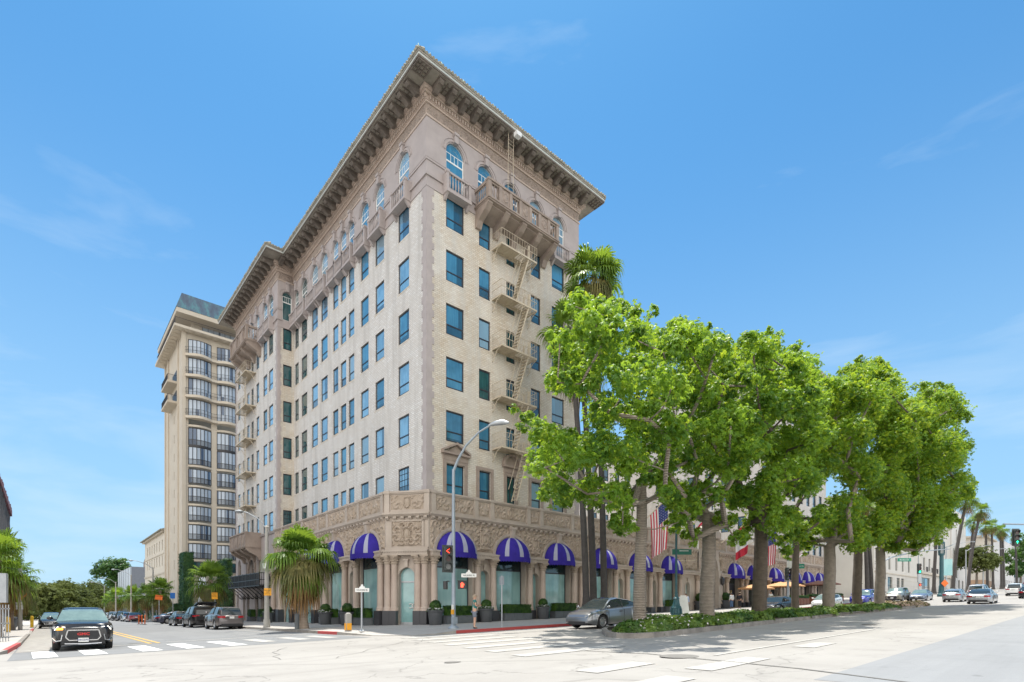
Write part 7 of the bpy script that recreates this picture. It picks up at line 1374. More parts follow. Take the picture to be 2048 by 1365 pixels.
# ------------------------------------------------------------------ street furniture
SW = .15
def rb(mb, x0, x1, y0, y1, z0, z1, e=.03, m=None):     # box with clipped vertical edges
    mb.prism([(x0 + e, y0), (x1 - e, y0), (x1, y0 + e), (x1, y1 - e), (x1 - e, y1), (x0 + e, y1), (x0, y1 - e), (x0, y0 + e)], z0, z1, m)
def signal_head(parent, loc, yaw, lit, arrow=None, s=1.0, name='signal_head', plate=True):
    """three lamps stacked, facing -y before the yaw"""
    o = thing(name, None, None); o.parent = parent; o.location = loc; o.rotation_euler.z = yaw
    h = MB(); w = .18 * s; rb(h, -w, w, 0, .26 * s, 0, 1.08 * s, .03)
    if plate: h.box(-w - .09 * s, w + .09 * s, .1 * s, .115 * s, -.1 * s, 1.18 * s)
    for k in range(3):
        z = (.18 + .36 * k) * s
        for j in range(12): a0, a1 = -.3 + (pi + .6) * j / 12, -.3 + (pi + .6) * (j + 1) / 12; r = .155 * s; h.face([(r * cos(a0), 0, z + r * sin(a0)), (r * cos(a1), 0, z + r * sin(a1)), (r * cos(a1), -.2 * s * (.4 + .6 * sin(max(a1, 0))), z + r * sin(a1)), (r * cos(a0), -.2 * s * (.4 + .6 * sin(max(a0, 0))), z + r * sin(a0))])
    hm = h.build('housing', M['signal'], o)
    for k, c in enumerate(('greenlamp', 'amberlamp', 'redlamp')):
        l = MB(); z = (.18 + .36 * k) * s; r = .135 * s; on_ = lit == ('green', 'amber', 'red')[k]
        if on_ and arrow:
            l.face([(r * cos(2 * pi * i / 16), -.012, z + r * sin(2 * pi * i / 16)) for i in range(16)]); l.build('lens', M['lens'], o, recalc=False); l = MB(); q = r * .75; dx, dz = (-1, 0) if arrow == 'left' else (0, 1)
            for sg in (1, -1):
                if arrow == 'left': l.bar((-q, -.022, z), (q * .5, -.022, z + sg * q), .05 * s, .01)
                else: l.bar((0, -.022, z + q), (sg * q, -.022, z), .05 * s, .01)
            if arrow == 'up': l.bar((0, -.022, z - q), (0, -.022, z + q * .9), .05 * s, .01)
            l.build('lit_arrow', M[c], o)
        else: l.face([(r * cos(2 * pi * i / 16), -.012, z + r * sin(2 * pi * i / 16)) for i in range(16)]); l.build('lens', M[c] if on_ else (M['lensg'] if k == 0 else M['lens']), o, recalc=False)
    return o
def ped_signal(parent, loc, yaw, hand=True):
    o = thing('pedestrian_signal', None, None); o.parent = parent; o.location = loc; o.rotation_euler.z = yaw
    h = MB(); rb(h, -.23, .23, 0, .2, -.21, .21, .03); h.box(-.25, .25, -.1, 0, .2, .23); h.build('housing', M['black'], o)
    if hand:
        l = MB(); l.box(-.06, .06, -.012, -.008, -.13, .02); l.box(.06, .1, -.012, -.008, -.03, .06)
        for k in range(4): l.box(-.062 + k * .032, -.036 + k * .032, -.012, -.008, .0, .1 + .03 * (k in (1, 2)))
        l.build('lit_hand', M['redlamp'], o)
    return o
def street_sign(parent, txt, loc, yaw, w, h, mt, tm, size, bord=None, name='street_sign', crest=False):
    o = thing(name, None, None); o.parent = parent; o.location = loc; o.rotation_euler.z = yaw
    b = MB(); b.box(-w / 2, w / 2, -.012, .012, -h / 2, h / 2)
    if crest: b.extry([(-.16, h / 2), (.16, h / 2), (.12, h / 2 + .08), (.06, h / 2 + .10), (.05, h / 2 + .17), (0, h / 2 + .2), (-.05, h / 2 + .17), (-.06, h / 2 + .10), (-.12, h / 2 + .08)], -.012, .012)
    b.build('panel', M[mt], o)
    if txt:
        for sg in (0, 1):
            if size: lettering(txt, size, M[tm], o, (0, -.02 if sg == 0 else .02, 0), 0 if sg == 0 else pi, .003)
    return o
YC = -radians(41.4)                       # facing back towards the near street corner
t = thing('traffic_signal_pole', 'tall grey street light with curved arm and red left arrow signal at the corner', 'street light', on(-2.75, -7.0, SW)); m = MB()
m.lathe([(.30, 0), (.28, .06), (.16, .14), (.115, .2), (.1, 3), (.08, 8.4)], n=14); m.box(-.14, .14, -.17, .0, .25, .6); pts = [(0, 0, 8.3), (.15, -.2, 8.9), (.4, -.55, 9.6), (.8, -1.15, 10.25), (1.2, -1.75, 10.6)]; m.tube(pts, [.075, .068, .058, .05, .045], 8); m.build('pole', M['poleblue'], t, smooth=40)
m = MB(); m.tube([(1.1, -1.6, 10.56), (1.3, -1.9, 10.64), (1.52, -2.22, 10.66), (1.7, -2.5, 10.60)], [.05, .13, .15, .06], 8); m.build('lamp_head', M['metal'], t, smooth=50)
signal_head(t, (-.40, -.1, 3.05), YC + .5, 'red', 'left', 1.12); ped_signal(t, (.34, -.30, 2.3), YC); ped_signal(t, (-.2, .28, 2.28), YC + pi * .5, False)
street_sign(t, 'WILSHIRE BL', (.62, -.52, 2.80), YC, .80, .2, 'signwhite', 'black', .115, crest=True)
m = MB(); m.box(-.2, -.1, -.2, -.05, .75, 1.0); m.build('push_button', M['amber'], t)
m = MB(); m.box(-.2, -.12, -.2, -.1, 1.0, 1.25); m.build('button_plate', M['signwhite'], t)
t = thing('street_name_post', 'slim grey post carrying a small white crested street name sign', 'street sign', on(-6.7, -4.45, SW)); m = MB(); m.lathe([(.16, 0), (.16, .03), (.05, .1), (.04, 2.1)], n=10); m.build('post', M['metal'], t); street_sign(t, 'WILSHIRE BL', (0, -.05, 2.12), YC, .72, .2, 'signwhite', 'black', .105, crest=True)
t = thing('push_button_bollard', 'short grey bollard with amber push button panel on the corner pavement', 'bollard', on(-7.0, -3.5, SW)); m = MB(); rb(m, -.15, .15, -.12, .12, 0, .9, .03); m.lathe([(.14, .9), (.1, .96), (0, .98)], n=8); m.build('post', M['concpole'], t); m = MB(); m.box(-.13, .13, -.135, -.125, .06, .42); m.box(-.165, -.155, -.1, .1, .06, .42); m.build('button_panel', M['amber'], t)
t = thing('bollard', 'dark grey cylindrical bollard left of the big fan palm trunk', 'bollard', on(-7.5, 2.6, SW)); m = MB(); m.lathe([(.13, 0), (.13, .82), (.14, .84), (.14, .9), (.06, .95), (0, .955)], n=14); m.build('post', M['plantergrey'], t, smooth=40)
t = thing('sign_post', 'bare thin grey post standing at the red kerb', 'post', on(-.55, -8.35, SW)); m = MB(); m.lathe([(.05, 0), (.035, .05), (.035, 2.75), (0, 2.76)], n=8); m.build('post', M['metal'], t); m = MB(); m.box(-.03, .03, -.16, .16, 2.25, 2.7); m.build('edge_on_plate', M['metal'], t)
def conc_lamp(label, u, v, h, arm, sign=None, sl=None, r=.17):
    t = thing('street_lamp', label, 'street lamp', on(u, v, SW), 0, 'street lamps along the side street'); m = MB(); m.lathe([(r * 1.35, 0), (r * 1.3, .5), (r, .6), (r * .65, h), (r * .8, h + .02), (r * .3, h + .15)], n=12); m.build('pole', M['concpole'], t, smooth=40)
    m = MB(); x, y = arm; m.tube([(0, 0, h - .1), (x * .3, y * .3, h + .55), (x * .7, y * .7, h + .95), (x, y, h + 1.05)], .04, 6); m.build('arm', M['metal'], t); m = MB(); m.lathe([(.05, .12), (.3, .02), (.3, -.02), (.12, -.12)], (x, y, h + 1.0), 10); m.build('lamp_head', M['metal'], t, smooth=40)
    if sign: o = thing('notice_sign', None, None); o.parent = t; o.location = (0, -.22, sl); o.rotation_euler.z = YC; q = MB(); q.box(-.25, .25, -.012, .012, -.25, .25); q.build('panel', M[sign], o); lettering('TOW AWAY', .085, M['black'], o, (0, -.02, .1), 0, .003); lettering('TEMP', .085, M['black'], o, (0, -.02, -.02), 0, .003); lettering('NO STOPPING', .055, M['black'], o, (0, -.02, -.14), 0, .003)
    return t
conc_lamp('concrete street lamp with amber notice and white camera left of the big fan palm', -7.45, 8.6, 6.9, (-1.6, .6), 'amber', 2.45)
cb = [o for o in COL.objects if o.name.startswith('street_lamp')][0]; q = MB(); q.box(-.3, -.12, -.3, -.1, 4.05, 4.4); q.build('camera', M['white'], cb)
for lb, u, v, h in (('street lamp rising by the orange notice before the ivy pillar', -7.2, 62, 7.6), ('street lamp beyond the ivy pillar in front of the cream building', -7.2, 88, 8), ('street lamp before the grey office building', -7.2, 116, 8), ('most distant street lamp on the side street', -7.2, 146, 8.4)): conc_lamp(lb, u, v, h, (-2.6, .2), r=.14)
def notice(label, u, v, z, w, h, mt, tilt=0, txt=None, name='notice_sign', cat='sign', post=True, extra=None):
    t = thing(name, label, cat, on(u, v, SW)); m = MB(); m.lathe([(.04, 0), (.035, z + h / 2)], n=6); m.build('post', M['metal'], t); b = MB(lambda x, y, q: (x * cos(YC) - y * sin(YC), x * sin(YC) + y * cos(YC), q)); pts = [(-w / 2, -h / 2), (w / 2, -h / 2), (w / 2, h / 2), (-w / 2, h / 2)]; pts = [(a * cos(tilt) - c * sin(tilt), a * sin(tilt) + c * cos(tilt) + z) for a, c in pts]; b.extry(pts, -.07, -.05); b.build('panel', M[mt], t)
    if txt:
        for i, s in enumerate(txt): lettering(s, h * .26, M['black'], t, (-.09 * sin(-YC) * 1, -.085 * cos(YC), z + h * (.28 - .3 * i)), YC, .003)
    return t
notice('amber temporary parking notice behind the black SUV with raised tailgate', -7.2, 24.6, 2.6, .55, .6, 'amber', 0, ('TOW', 'AWAY'))
notice('orange construction sign on a grey post before the ivy pillar', -7.4, 55, 3.2, 1.0, .62, 'orange', -.12, ('ROAD WORK',)); notice('blue parking sign between the ivy pillar and the fan palm', -7.2, 46, 3.2, .6, .7, 'blue')
t = notice('white post with orange diamond sign and white one way plate on the left pavement', -20.5, 31.0, 3.05, .95, .95, 'orange', pi / 4); b = MB(lambda x, y, q: (x * cos(YC) - y * sin(YC), x * sin(YC) + y * cos(YC), q)); b.box(-.3, .3, -.09, -.07, 1.75, 2.35); b.build('plate', M['signwhite'], t); lettering('ONE WAY', .13, M['black'], t, (-.07, -.085, 2.18), YC, .003); b = MB(); b.lathe([(.15, 0), (.13, 5.2)], n=10); b.build('thick_pole', M['concpole'], t)
b = MB(lambda x, y, q: (x * cos(YC) - y * sin(YC), x * sin(YC) + y * cos(YC), q)); b.bar((-.2, -.1, 1.88), (.2, -.1, 1.88), .07, .01); b.build('arrow', M['black'], t)
for u, v, lb in ((-21.3, 31.6, 'yellow bollard at the left end by the palm trunk'), (-19.9, 40.5, 'yellow bollard near the kerb by the black parked sedan'), (-21.0, 24.5, 'yellow bollard half hidden by the big left palm')):
    t = thing('yellow_bollard', lb, 'bollard', on(u, v, SW), 0, 'yellow bollards on the left pavement'); m = MB(); m.lathe([(.13, 0), (.13, 1.05), (.1, 1.14), (0, 1.17)], n=12); m.build('post', M['yellowpost'], t, smooth=40); m = MB(); m.lathe([(.18, 0), (.18, .03)], n=12); m.build('base', M['metal'], t)
for i, (u, v) in enumerate(((-10.6, 46.2), (-10.55, 44.0), (-10.5, 42.0))):
    t = thing('delineator_post', ('orange delineator post farthest of the three in the road', 'middle orange delineator post of the three in the road', 'orange delineator post nearest of the three in the road')[i], 'delineator', on(u, v), 0, 'orange delineators in the side street'); m = MB(); m.lathe([(.055, .04), (.055, .95), (.07, .97), (.07, 1.08), (0, 1.1)], n=8); m.build('post', M['orange'], t); m = MB(); m.lathe([(.2, 0), (.2, .04), (.07, .07)], n=8); m.build('base', M['black'], t)
for u, v, lb in ((-21.2, 36, 'dark litter bin beside the yellow bollard on the left pavement'), (-21.4, 46, 'dark litter bin farther along the left pavement')):
    t = thing('litter_bin', lb, 'bin', on(u, v, SW), 0, 'litter bins on the left pavement'); m = MB(); m.lathe([(.28, 0), (.33, .9)], n=12); m.build('body', M['plantergrey'], t); m = MB(); m.lathe([(.35, .9), (.35, .98), (.2, 1.12), (0, 1.15)], n=12); m.build('lid', M['black'], t)
for i in range(4):
    t = thing('parking_meter', ('parking meter nearest the ivy pillar', 'second parking meter beyond the ivy pillar', 'third parking meter along the hedge', 'farthest parking meter along the hedge')[i], 'parking meter', on(-7.3, 58 + i * 6, SW), 0, 'parking meters on the side street'); m = MB(); m.lathe([(.035, 0), (.035, 1.1)], n=6); m.build('post', M['metal'], t); m = MB(); m.lathe([(.06, 1.1), (.1, 1.2), (.1, 1.4), (.04, 1.5)], n=8); m.build('head', M['plantergrey'], t)
t = thing('utility_pole_box', 'grey utility cabinet on a concrete post cut by the left picture edge', 'utility box', on(-20.9, 5.6, SW)); m = MB(); rb(m, -.35, .25, -.3, .3, 0, 4.3, .05); m.build('post', M['concpole'], t); m = MB(); rb(m, -.7, .62, -.5, .4, 1.9, 3.3, .04); m.build('cabinet', M['metal'], t); m = MB()
for k in range(4): m.bar((.35 + .1 * k, -.2, 0), (.35 + .1 * k, -.2, 1.8), .04)
for z in (.2, .9, 1.6): m.bar((.3, -.2, z), (.7, -.2, z), .04)
m.build('rack', M['metal'], t)
# planters before the shop windows
def topiary(seed, r=.36): 
    rng = np.random.default_rng(seed); n = 520; d = unit(rng.normal(size=(n, 3))); return d * r * rng.uniform(.9, 1.05, (n, 1)), d, rng
ball_me = None
def planter(label, u, v, flowers=True, s=.88, grp='round planters before the shop windows', bush=.36):
    t = thing('planter', label, 'planter', on(u, v, SW), 0, grp); m = MB(); m.lathe([(.40 * s, 0), (.43 * s, .04), (.55 * s, .82), (.62 * s, .84), (.63 * s, .93), (.57 * s, .94), (.55 * s, .86), (0, .86)], n=18, cap=False); m.build('pot', M['planter'], t, smooth=35)
    p, d, rng = topiary(int(abs(u * 31 + v * 7)) + 1, bush); Q = rosettes(p + np.array([0, 0, .86 + bush * .95]), unit(d + rng.normal(size=d.shape) * .3), .07, .025, 4, rng, .1); o = link('topiary', quads_mesh('topiary', Q, M['hedge']), t)
    c = MB(); c.sphere((0, 0, .86 + bush * .95), bush * .93, 12, 8); c.build('inner_leaves', M['hedge'], o, smooth=60)
    if flowers:
        n = 60; a = rng.uniform(0, 2 * pi, n); rr_ = rng.uniform(.4, .58, n) * s; P = np.stack([rr_ * np.cos(a), rr_ * np.sin(a), .92 + rng.uniform(0, .16, n)], 1); link('blossoms', quads_mesh('blossoms', rosettes(P, unit(rng.normal(size=(n, 3)) * .4 + [0, 0, 1]), .075, .03, 5, rng, -.1), M['petalw']), t); n = 140; a = rng.uniform(0, 2 * pi, n); rr_ = rng.uniform(.3, .6, n) * s; P = np.stack([rr_ * np.cos(a), rr_ * np.sin(a), .88 + rng.uniform(0, .14, n)], 1); link('leaves', quads_mesh('leaves', rosettes(P, unit(rng.normal(size=(n, 3)) * .5 + [0, 0, 1]), .09, .03, 4, rng, 0), M['hedge']), t)
    return t
planter('round planter with white blossoms beside the signal pole', -.45, -1.75); planter('round planter with box ball behind the standing man', 3.9, -1.45); planter('round planter between two hedge boxes by the thin post', 9.55, -1.3); planter('round planter left of the tall palm trunks, behind the silver car', 15.0, -1.2)
planter('big round planter with box ball right of the big fan palm, bare rim', -3.1, 5.3, False, .95); planter('round planter with white blossoms just behind the big fan palm trunk', -3.2, 8.9); planter('round planter left of the big fan palm trunk', -3.3, 13.6, False, .95); planter('round planter with white blossoms by the street lamp and hotel wing', -3.2, 22.5); planter('tall planter beside the grand entrance arch on its near side', 33.4, -1.0, False, 1, bush=.5); planter('tall planter beside the grand entrance arch on its far side', 39.0, -1.0, False, 1, bush=.5)
def hedge_box(label, fn, s0, s1, d, name='hedge_planter', grp='hedge boxes below the shop windows', pm='plantergrey', hh=.62, bh=.52):
    c = fn((s0 + s1) / 2, d, 0); t = thing(name, label, 'hedge planter', on(c[0], c[1], SW), 0, grp); f = lambda s, dd, z: tuple(a - b for a, b in zip(fn(s, d + dd, z), (c[0], c[1], 0)))
    m = MB(f); m.box(s0, s1, -.3, .3, -.15, bh)
    n = max(2, int((s1 - s0) / .8))
    for k in range(n): a = s0 + (s1 - s0) * k / n; m.box(a + .06, a + (s1 - s0) / n - .06, .3, .325, .06, bh - .08); 
    m.box(s0 - .03, s1 + .03, -.33, .33, bh - .05, bh); m.build('box', M[pm], t)
    rng = np.random.default_rng(int(abs(s0 * 13)) + 5); n = int((s1 - s0) * 520); fc = rng.integers(0, 3, n); P = np.stack([rng.uniform(s0 + .06, s1 - .06, n), rng.uniform(-.26, .26, n), rng.uniform(bh, bh + hh, n)], 1); Nn = np.zeros((n, 3)); P[fc == 0, 1] = .26; Nn[fc == 0] = (0, 1, .3); P[fc == 1, 2] = bh + hh; Nn[fc == 1] = (0, 0, 1); P[fc == 2, 1] = -.26; Nn[fc == 2] = (0, -1, .3); P += rng.normal(0, .02, P.shape)
    W_ = np.array([f(*p) for p in P]); Nw = np.array([np.array(f(p[0] + q[0], p[1] + q[1], p[2] + q[2])) for p, q in zip(P, Nn)]) - W_; o = link('hedge', quads_mesh('hedge', rosettes(W_, unit(Nw + rng.normal(size=W_.shape) * .3), .075, .026, 4, rng, .1), M['hedge']), t); k = MB(f); k.box(s0 + .08, s1 - .08, -.22, .22, bh - .04, bh + hh - .05); k.build('inner_leaves', M['hedge'], o)
    return t
hedge_box('hedge box under the first shop window right of the corner door', FRt, .75, 3.2, 1.0); hedge_box('hedge box under the second shop window, right of the standing man', FRt, 5.7, 8.4, 1.0); hedge_box('hedge box under the third shop window, left of the tall palms', FRt, 10.9, 13.5, 1.0); hedge_box('hedge box near the teal lamp post', FRt, 27.0, 29.8, 1.0); hedge_box('bright hedge box left of the corner door', FLt, 3.0, 5.5, 2.6); hedge_box('hedge box behind the big planter on the side street', FLt, 8.5, 11, 2.6)
for i, s in enumerate((27.2, 30.9)): hedge_box(('small clipped hedge by the wing doors, nearer one', 'small clipped hedge by the wing doors, farther one')[i], FWg, s, s + 1.3, .6, grp='clipped hedges by the wing doors', pm='planter', hh=.75, bh=.5)
# teal lamp post with hanging green sign, board
t = thing('ornate_lamp_post', 'dark teal ornate lamp post with fluted base and blank green banner sign', 'lamp post', on(17.05, -8.1, SW)); m = MB(); m.lathe([(.42, 0), (.42, .12), (.36, .18), (.34, .55), (.40, .62), (.30, .75), (.24, 1.0), (.2, 1.25), (.25, 1.32), (.14, 1.45), (.10, 1.7), (.12, 1.75), (.09, 1.85), (.075, 8.2), (.1, 8.25), (.05, 8.45)], n=12, a0=.2); m.build('post', M['greenpole'], t, smooth=25)
for k in range(8): a = k * pi / 4; m = None
m = MB()
for k in range(8): a = k * pi / 4 + .1; m.tube([(.3 * cos(a), .3 * sin(a), .75), (.4 * cos(a), .4 * sin(a), .5), (.43 * cos(a), .43 * sin(a), .15)], .045, 5)
m.build('base_foot', M['greenpole'], t, smooth=60); m = MB(); m.tube([(0, 0, 8.2), (-.3, .2, 8.5), (-.35, .25, 8.6)], .03, 5); m.tube([(0, 0, 8.2), (.3, -.2, 8.5), (.35, -.25, 8.6)], .03, 5)
for q in ((-.35, .25), (.35, -.25)): m.lathe([(.04, 8.6), (.16, 8.7), (.2, 9.05), (.1, 9.25), (0, 9.35)], (q[0], q[1], 0), 8)
m.build('lantern', M['greenpole'], t, smooth=40); street_sign(t, None, (.32, -.28, 4.85), YC + .05, 1.5, .42, 'signdark', 'signwhite', .1, name='hanging_sign'); sg_ = MB(lambda x, y, z: (x * cos(YC) - y * sin(YC) + .32, x * sin(YC) + y * cos(YC) - .28, z + 4.85)); sg_.box(-.55, .5, -.022, -.016, .06, .1); sg_.build('sign_line', M['signwhite'], t); m = MB(); m.bar((0, 0, 4.2), (1.1, -.95, 4.2), .03); m.build('bracket', M['iron'], t)
t = thing('sandwich_board', 'white A-frame board standing beside the teal lamp post', 'sandwich board', on(18.2, -8.0, SW), YC); m = MB()
for sg in (-1, 1): m.face([(-.38, sg * .36, 0), (.38, sg * .36, 0), (.3, sg * .03, 1.45), (-.3, sg * .03, 1.45)]); m.face([(-.38, sg * .39, 0), (.38, sg * .39, 0), (.3, sg * .06, 1.45), (-.3, sg * .06, 1.45)])
m.build('panel', M['signwhite'], t, recalc=False); m = MB(); m.box(-.2, .2, -.05, .05, 1.42, 1.55); m.build('handle', M['signwhite'], t)
# flags on the hotel front
def flag(label, u, v0, z0, out, rise, kind, fh, fw, seed):
    b = Vector((u, v0, z0)); t = thing('flag', label, 'flag', tuple(b), 0, 'flags on the hotel front'); tip = Vector((.5, -out, rise)); m = MB(); m.tube([(0, 0, 0), tuple(tip)], .05, 6); m.sphere(tuple(tip), .12, 8, 6); m.build('flag_pole', M['iron'], t, smooth=60)
    n = 26; c = MB(); p0 = tip * .97; p1 = tip * max(.3, 1 - fw / tip.length)
    def P_(a, d):                      # a along the pole, d down the cloth
        e = p0.lerp(p1, a); fold = .16 * sin(a * 11 + d * 2 + seed) * d; return (e.x * (1 - .15 * d) + fold + .12 * sin(d * 3), e.y + .35 * fold - .25 * d * (a - .5), e.z - d * fh * (1 - .12 * a) + .0)
    for i in range(n):
        for j in range(n):
            a, d = (i + .5) / n, (j + .5) / n
            if kind == 'stripes': mi = 2 if (a < .54 and d < .4) else (0 if int(a * 13) % 2 == 0 else 1)
            elif kind == 'redwhite': mi = 0 if (d < .28 or d > .74) else 1
            else: mi = 1 if d < .6 else 0
            c.face([P_(i / n, j / n), P_((i + 1) / n, j / n), P_((i + 1) / n, (j + 1) / n), P_(i / n, (j + 1) / n)], mi)
    o = c.build('cloth', [M['redcloth'], M['whitecloth'], M['navycloth']], t, weld=True, smooth=60, recalc=False)
    if kind == 'stripes':
        s = MB(); rr = random.Random(1)
        for a_ in range(5):
            for d_ in range(7):
                p = P_(.05 + a_ * .105, .025 + d_ * .054)
                for off in (-.035, .035): s.face([(p[0] + .055 * (1 if k % 2 else .4) * cos(2 * pi * k / 10), p[1] + off, p[2] + .055 * (1 if k % 2 else .4) * sin(2 * pi * k / 10)) for k in range(10)])
        s.build('star', M['whitecloth'], t, recalc=False)
flag('big red and white striped flag with starred blue corner hanging between near trunks', 22.4, -.6, 8.6, 3.2, 2.6, 'stripes', 4.6, 2.3, 1.0); flag('furled pale flag on a cream pole above the entrance, right of the striped flag', 30.6, -.6, 8.8, 3.0, 2.8, 'pale', 1.1, 2.4, 2.0); flag('red and white flag half hidden behind the thick trunk', 38.8, -.6, 8.6, 3.0, 2.3, 'redwhite', 3.6, 2.0, 3.0); flag('smaller red and white striped flag between thick and slim trunks', 46.0, -.6, 9.0, 3.0, 1.6, 'stripes', 4.1, 2.0, 4.0); flag('short furled white flag on a pole above the far awnings', 57.2, -.6, 7.8, 2.4, 1.5, 'pale', .7, 1.6, 5.0)
# café in front of the far bays
for i, (u, v, h, mt, lb) in enumerate(((48.6, -3.2, 2.35, 'orangecanvas', 'orange café parasol right of the thick trunk, nearest'), (51.4, -3.0, 2.4, 'orangecanvas', 'orange café parasol behind the nearest one'), (43.2, -2.6, 2.2, 'orangecanvas', 'orange café parasol left of the thick trunk'), (60.6, -3.4, 2.45, 'browncanvas', 'brown café parasol behind the signal post'), (64.0, -3.2, 2.5, 'browncanvas', 'brown café parasol farthest along the hotel front'))):
    if i == 0: M['orangecanvas'] = mat('orange_canvas', (.62, .34, .16), (.55, .29, .13), .8, 3); M['browncanvas'] = mat('brown_canvas', (.25, .12, .08), (.2, .1, .07), .8, 3)
    t = thing('cafe_parasol', lb, 'parasol', on(u, v, SW), 0, 'café parasols before the hotel'); m = MB(); m.lathe([(.3, 0), (.3, .08), (.03, .1), (.03, h + .45)], n=8); m.build('pole', M['iron'], t); m = MB(); a = [m.P((1.5 * sx, 1.5 * sy, h)) for sx, sy in ((-1, -1), (1, -1), (1, 1), (-1, 1))]; ap = m.P((0, 0, h + .55)); lo = [m.P((1.5 * sx, 1.5 * sy, h - .14)) for sx, sy in ((-1, -1), (1, -1), (1, 1), (-1, 1))]
    for k in range(4): m.idx([a[k], a[(k + 1) % 4], ap]); m.idx([a[k], a[(k + 1) % 4], lo[(k + 1) % 4], lo[k]])
    m.build('canopy', M[mt], t, recalc=False)
M['wood'] = mat('red_brown_wood', (.20, .075, .04), (.14, .05, .03), .6, 3)
for i, (a, b) in enumerate(((41.0, 45.5), (46.2, 51.0), (52.0, 57.0), (58.0, 63.5))): hedge_box(('wooden hedge barrier of the café left of the thick trunk', 'wooden hedge barrier of the café just right of the thick trunk', 'wooden hedge barrier of the café behind the slim trunk', 'farthest wooden hedge barrier of the café')[i], FRt, a, b, 5.3, name='cafe_barrier', grp='wooden hedge barriers round the café', pm='wood', hh=.3, bh=.85)
dt = MB(FRt); dt.box(40.7, 43.3, -.12, -.06, .9, 4.0); o = dt.build('lettered_glass', M['frame'], hotel); lettering('STAR', .62, M['gold'], o, (42.0, .05, 3.05), 0, .01); lettering('STUDDED', .46, M['gold'], o, (42.0, .05, 2.45), 0, .01)
bl = MB(FWg); bl.box(26.0, 26.08, .15, .65, 3.9, 6.7); o = bl.build('blade_sign', M['frame'], hotel)
# signals and signs down the wide road
t = thing('signal_post', 'steel post with signal heads, white plate and small green street sign before the far awnings', 'traffic signal', on(37.0, -8.5, SW)); m = MB(); m.lathe([(.2, 0), (.12, .2), (.1, 6.6), (0, 6.62)], n=10); m.build('post', M['poleblue'], t); signal_head(t, (-.35, -.15, 2.9), YC + .4, 'none'); signal_head(t, (.1, -.35, 2.95), YC - 1.0, 'none'); street_sign(t, None, (.05, -.18, 4.35), YC, .62, .8, 'signwhite', 'black', .1, name='lane_sign'); street_sign(t, 'Rodeo Dr', (.95, -.75, 4.25), YC, .95, .48, 'signgreen', 'signwhite', .2); m = MB(); m.bar((0, 0, 4.6), (1.3, -1.1, 4.6), .04); m.build('bracket', M['metal'], t); m = MB(); m.bar((.4, -.3, 4.75), (1.9, -1.5, 6.0), .12); m.build('lamp_arm', M['white'], t)
t = thing('mast_arm_signal', 'grey pole with long curved mast arm carrying a green street name sign', 'traffic signal', on(73.0, -7.6, SW)); m = MB(); m.lathe([(.28, 0), (.17, .3), (.13, 8.2)], n=10); ax = Vector((10.2, -6.4, 0)); m.tube([(0, 0, 5.3), tuple(ax * .15 + Vector((0, 0, 6.1))), tuple(ax * .5 + Vector((0, 0, 7.0))), tuple(ax + Vector((0, 0, 7.5)))], [.11, .1, .085, .06], 8); m.build('mast', M['poleblue'], t, smooth=40); signal_head(t, (-.1, -.4, 2.9), YC - .4, 'none'); signal_head(t, (.3, .3, 2.9), YC + 1.2, 'none'); d = ax * .33; street_sign(t, 'Rodeo Dr', (d.x, d.y, 5.75), YC, 2.0, .5, 'signgreen', 'signwhite', .34); m = MB(); m.bar((d.x - .5, d.y + .4, 6.0), (d.x - .5, d.y + .4, 6.6), .04); m.bar((d.x + .5, d.y - .4, 6.0), (d.x + .5, d.y - .4, 6.8), .04); m.build('hanger', M['metal'], t)
t = thing('green_signal_post', 'slim post with a lit green lamp and red hand signal before the white shop building', 'traffic signal', on(80.5, -10.6, SW)); m = MB(); m.lathe([(.15, 0), (.07, .3), (.06, 9.5)], n=8); m.build('post', M['metal'], t); signal_head(t, (-.2, -.2, 3.5), YC, 'green', None, 1.25); m = MB(lambda x, y, z: (x * cos(YC) - y * sin(YC), x * sin(YC) + y * cos(YC), z)); rb(m, -.32, .32, -.25, -.05, 2.1, 3.4, .1); m.build('control_box', M['metal'], t); ped_signal(t, (.1, -.2, 1.75), YC)
t = thing('teal_gateway_pole', 'tall dark teal pole with latticed lantern head and pale turquoise banner', 'lamp post', on(82.6, -13.0)); m = MB(); m.lathe([(.55, 0), (.55, .3), (.4, .5), (.34, 1.6), (.28, 1.8), (.26, 6.2)], n=12); m.build('pole', M['greenpole'], t); m = MB(); m.lathe([(.3, 6.2), (.4, 6.3), (.4, 6.5)], n=10)
for k in range(10): a = 2 * pi * k / 10; m.bar((.38 * cos(a), .38 * sin(a), 6.5), (.38 * cos(a), .38 * sin(a), 8.0), .06)
m.lathe([(.42, 8.0), (.42, 8.2), (.2, 8.4), (.2, 8.7)], n=10); m.build('lantern_head', M['greenpole'], t); m = MB(lambda x, y, z: (x * cos(YC) - y * sin(YC), x * sin(YC) + y * cos(YC), z)); m.grid(lambda a, b: (.35 + 1.25 * a, .06 * sin(a * 5), 3.2 + 2.5 * b), 8, 8); m.build('banner', mat('turquoise_banner', (.26, .50, .52), (.42, .62, .62), .7, .9), t, smooth=60, recalc=False); m = MB(); m.bar((0, 0, 7.2), (2.0, -1.0, 7.9), .05); m.build('arm', M['greenpole'], t)
notice('red diamond warning sign on the teal gateway pole', 82.3, -13.4, 1.85, .8, .8, 'orange', pi / 4, name='warning_sign')
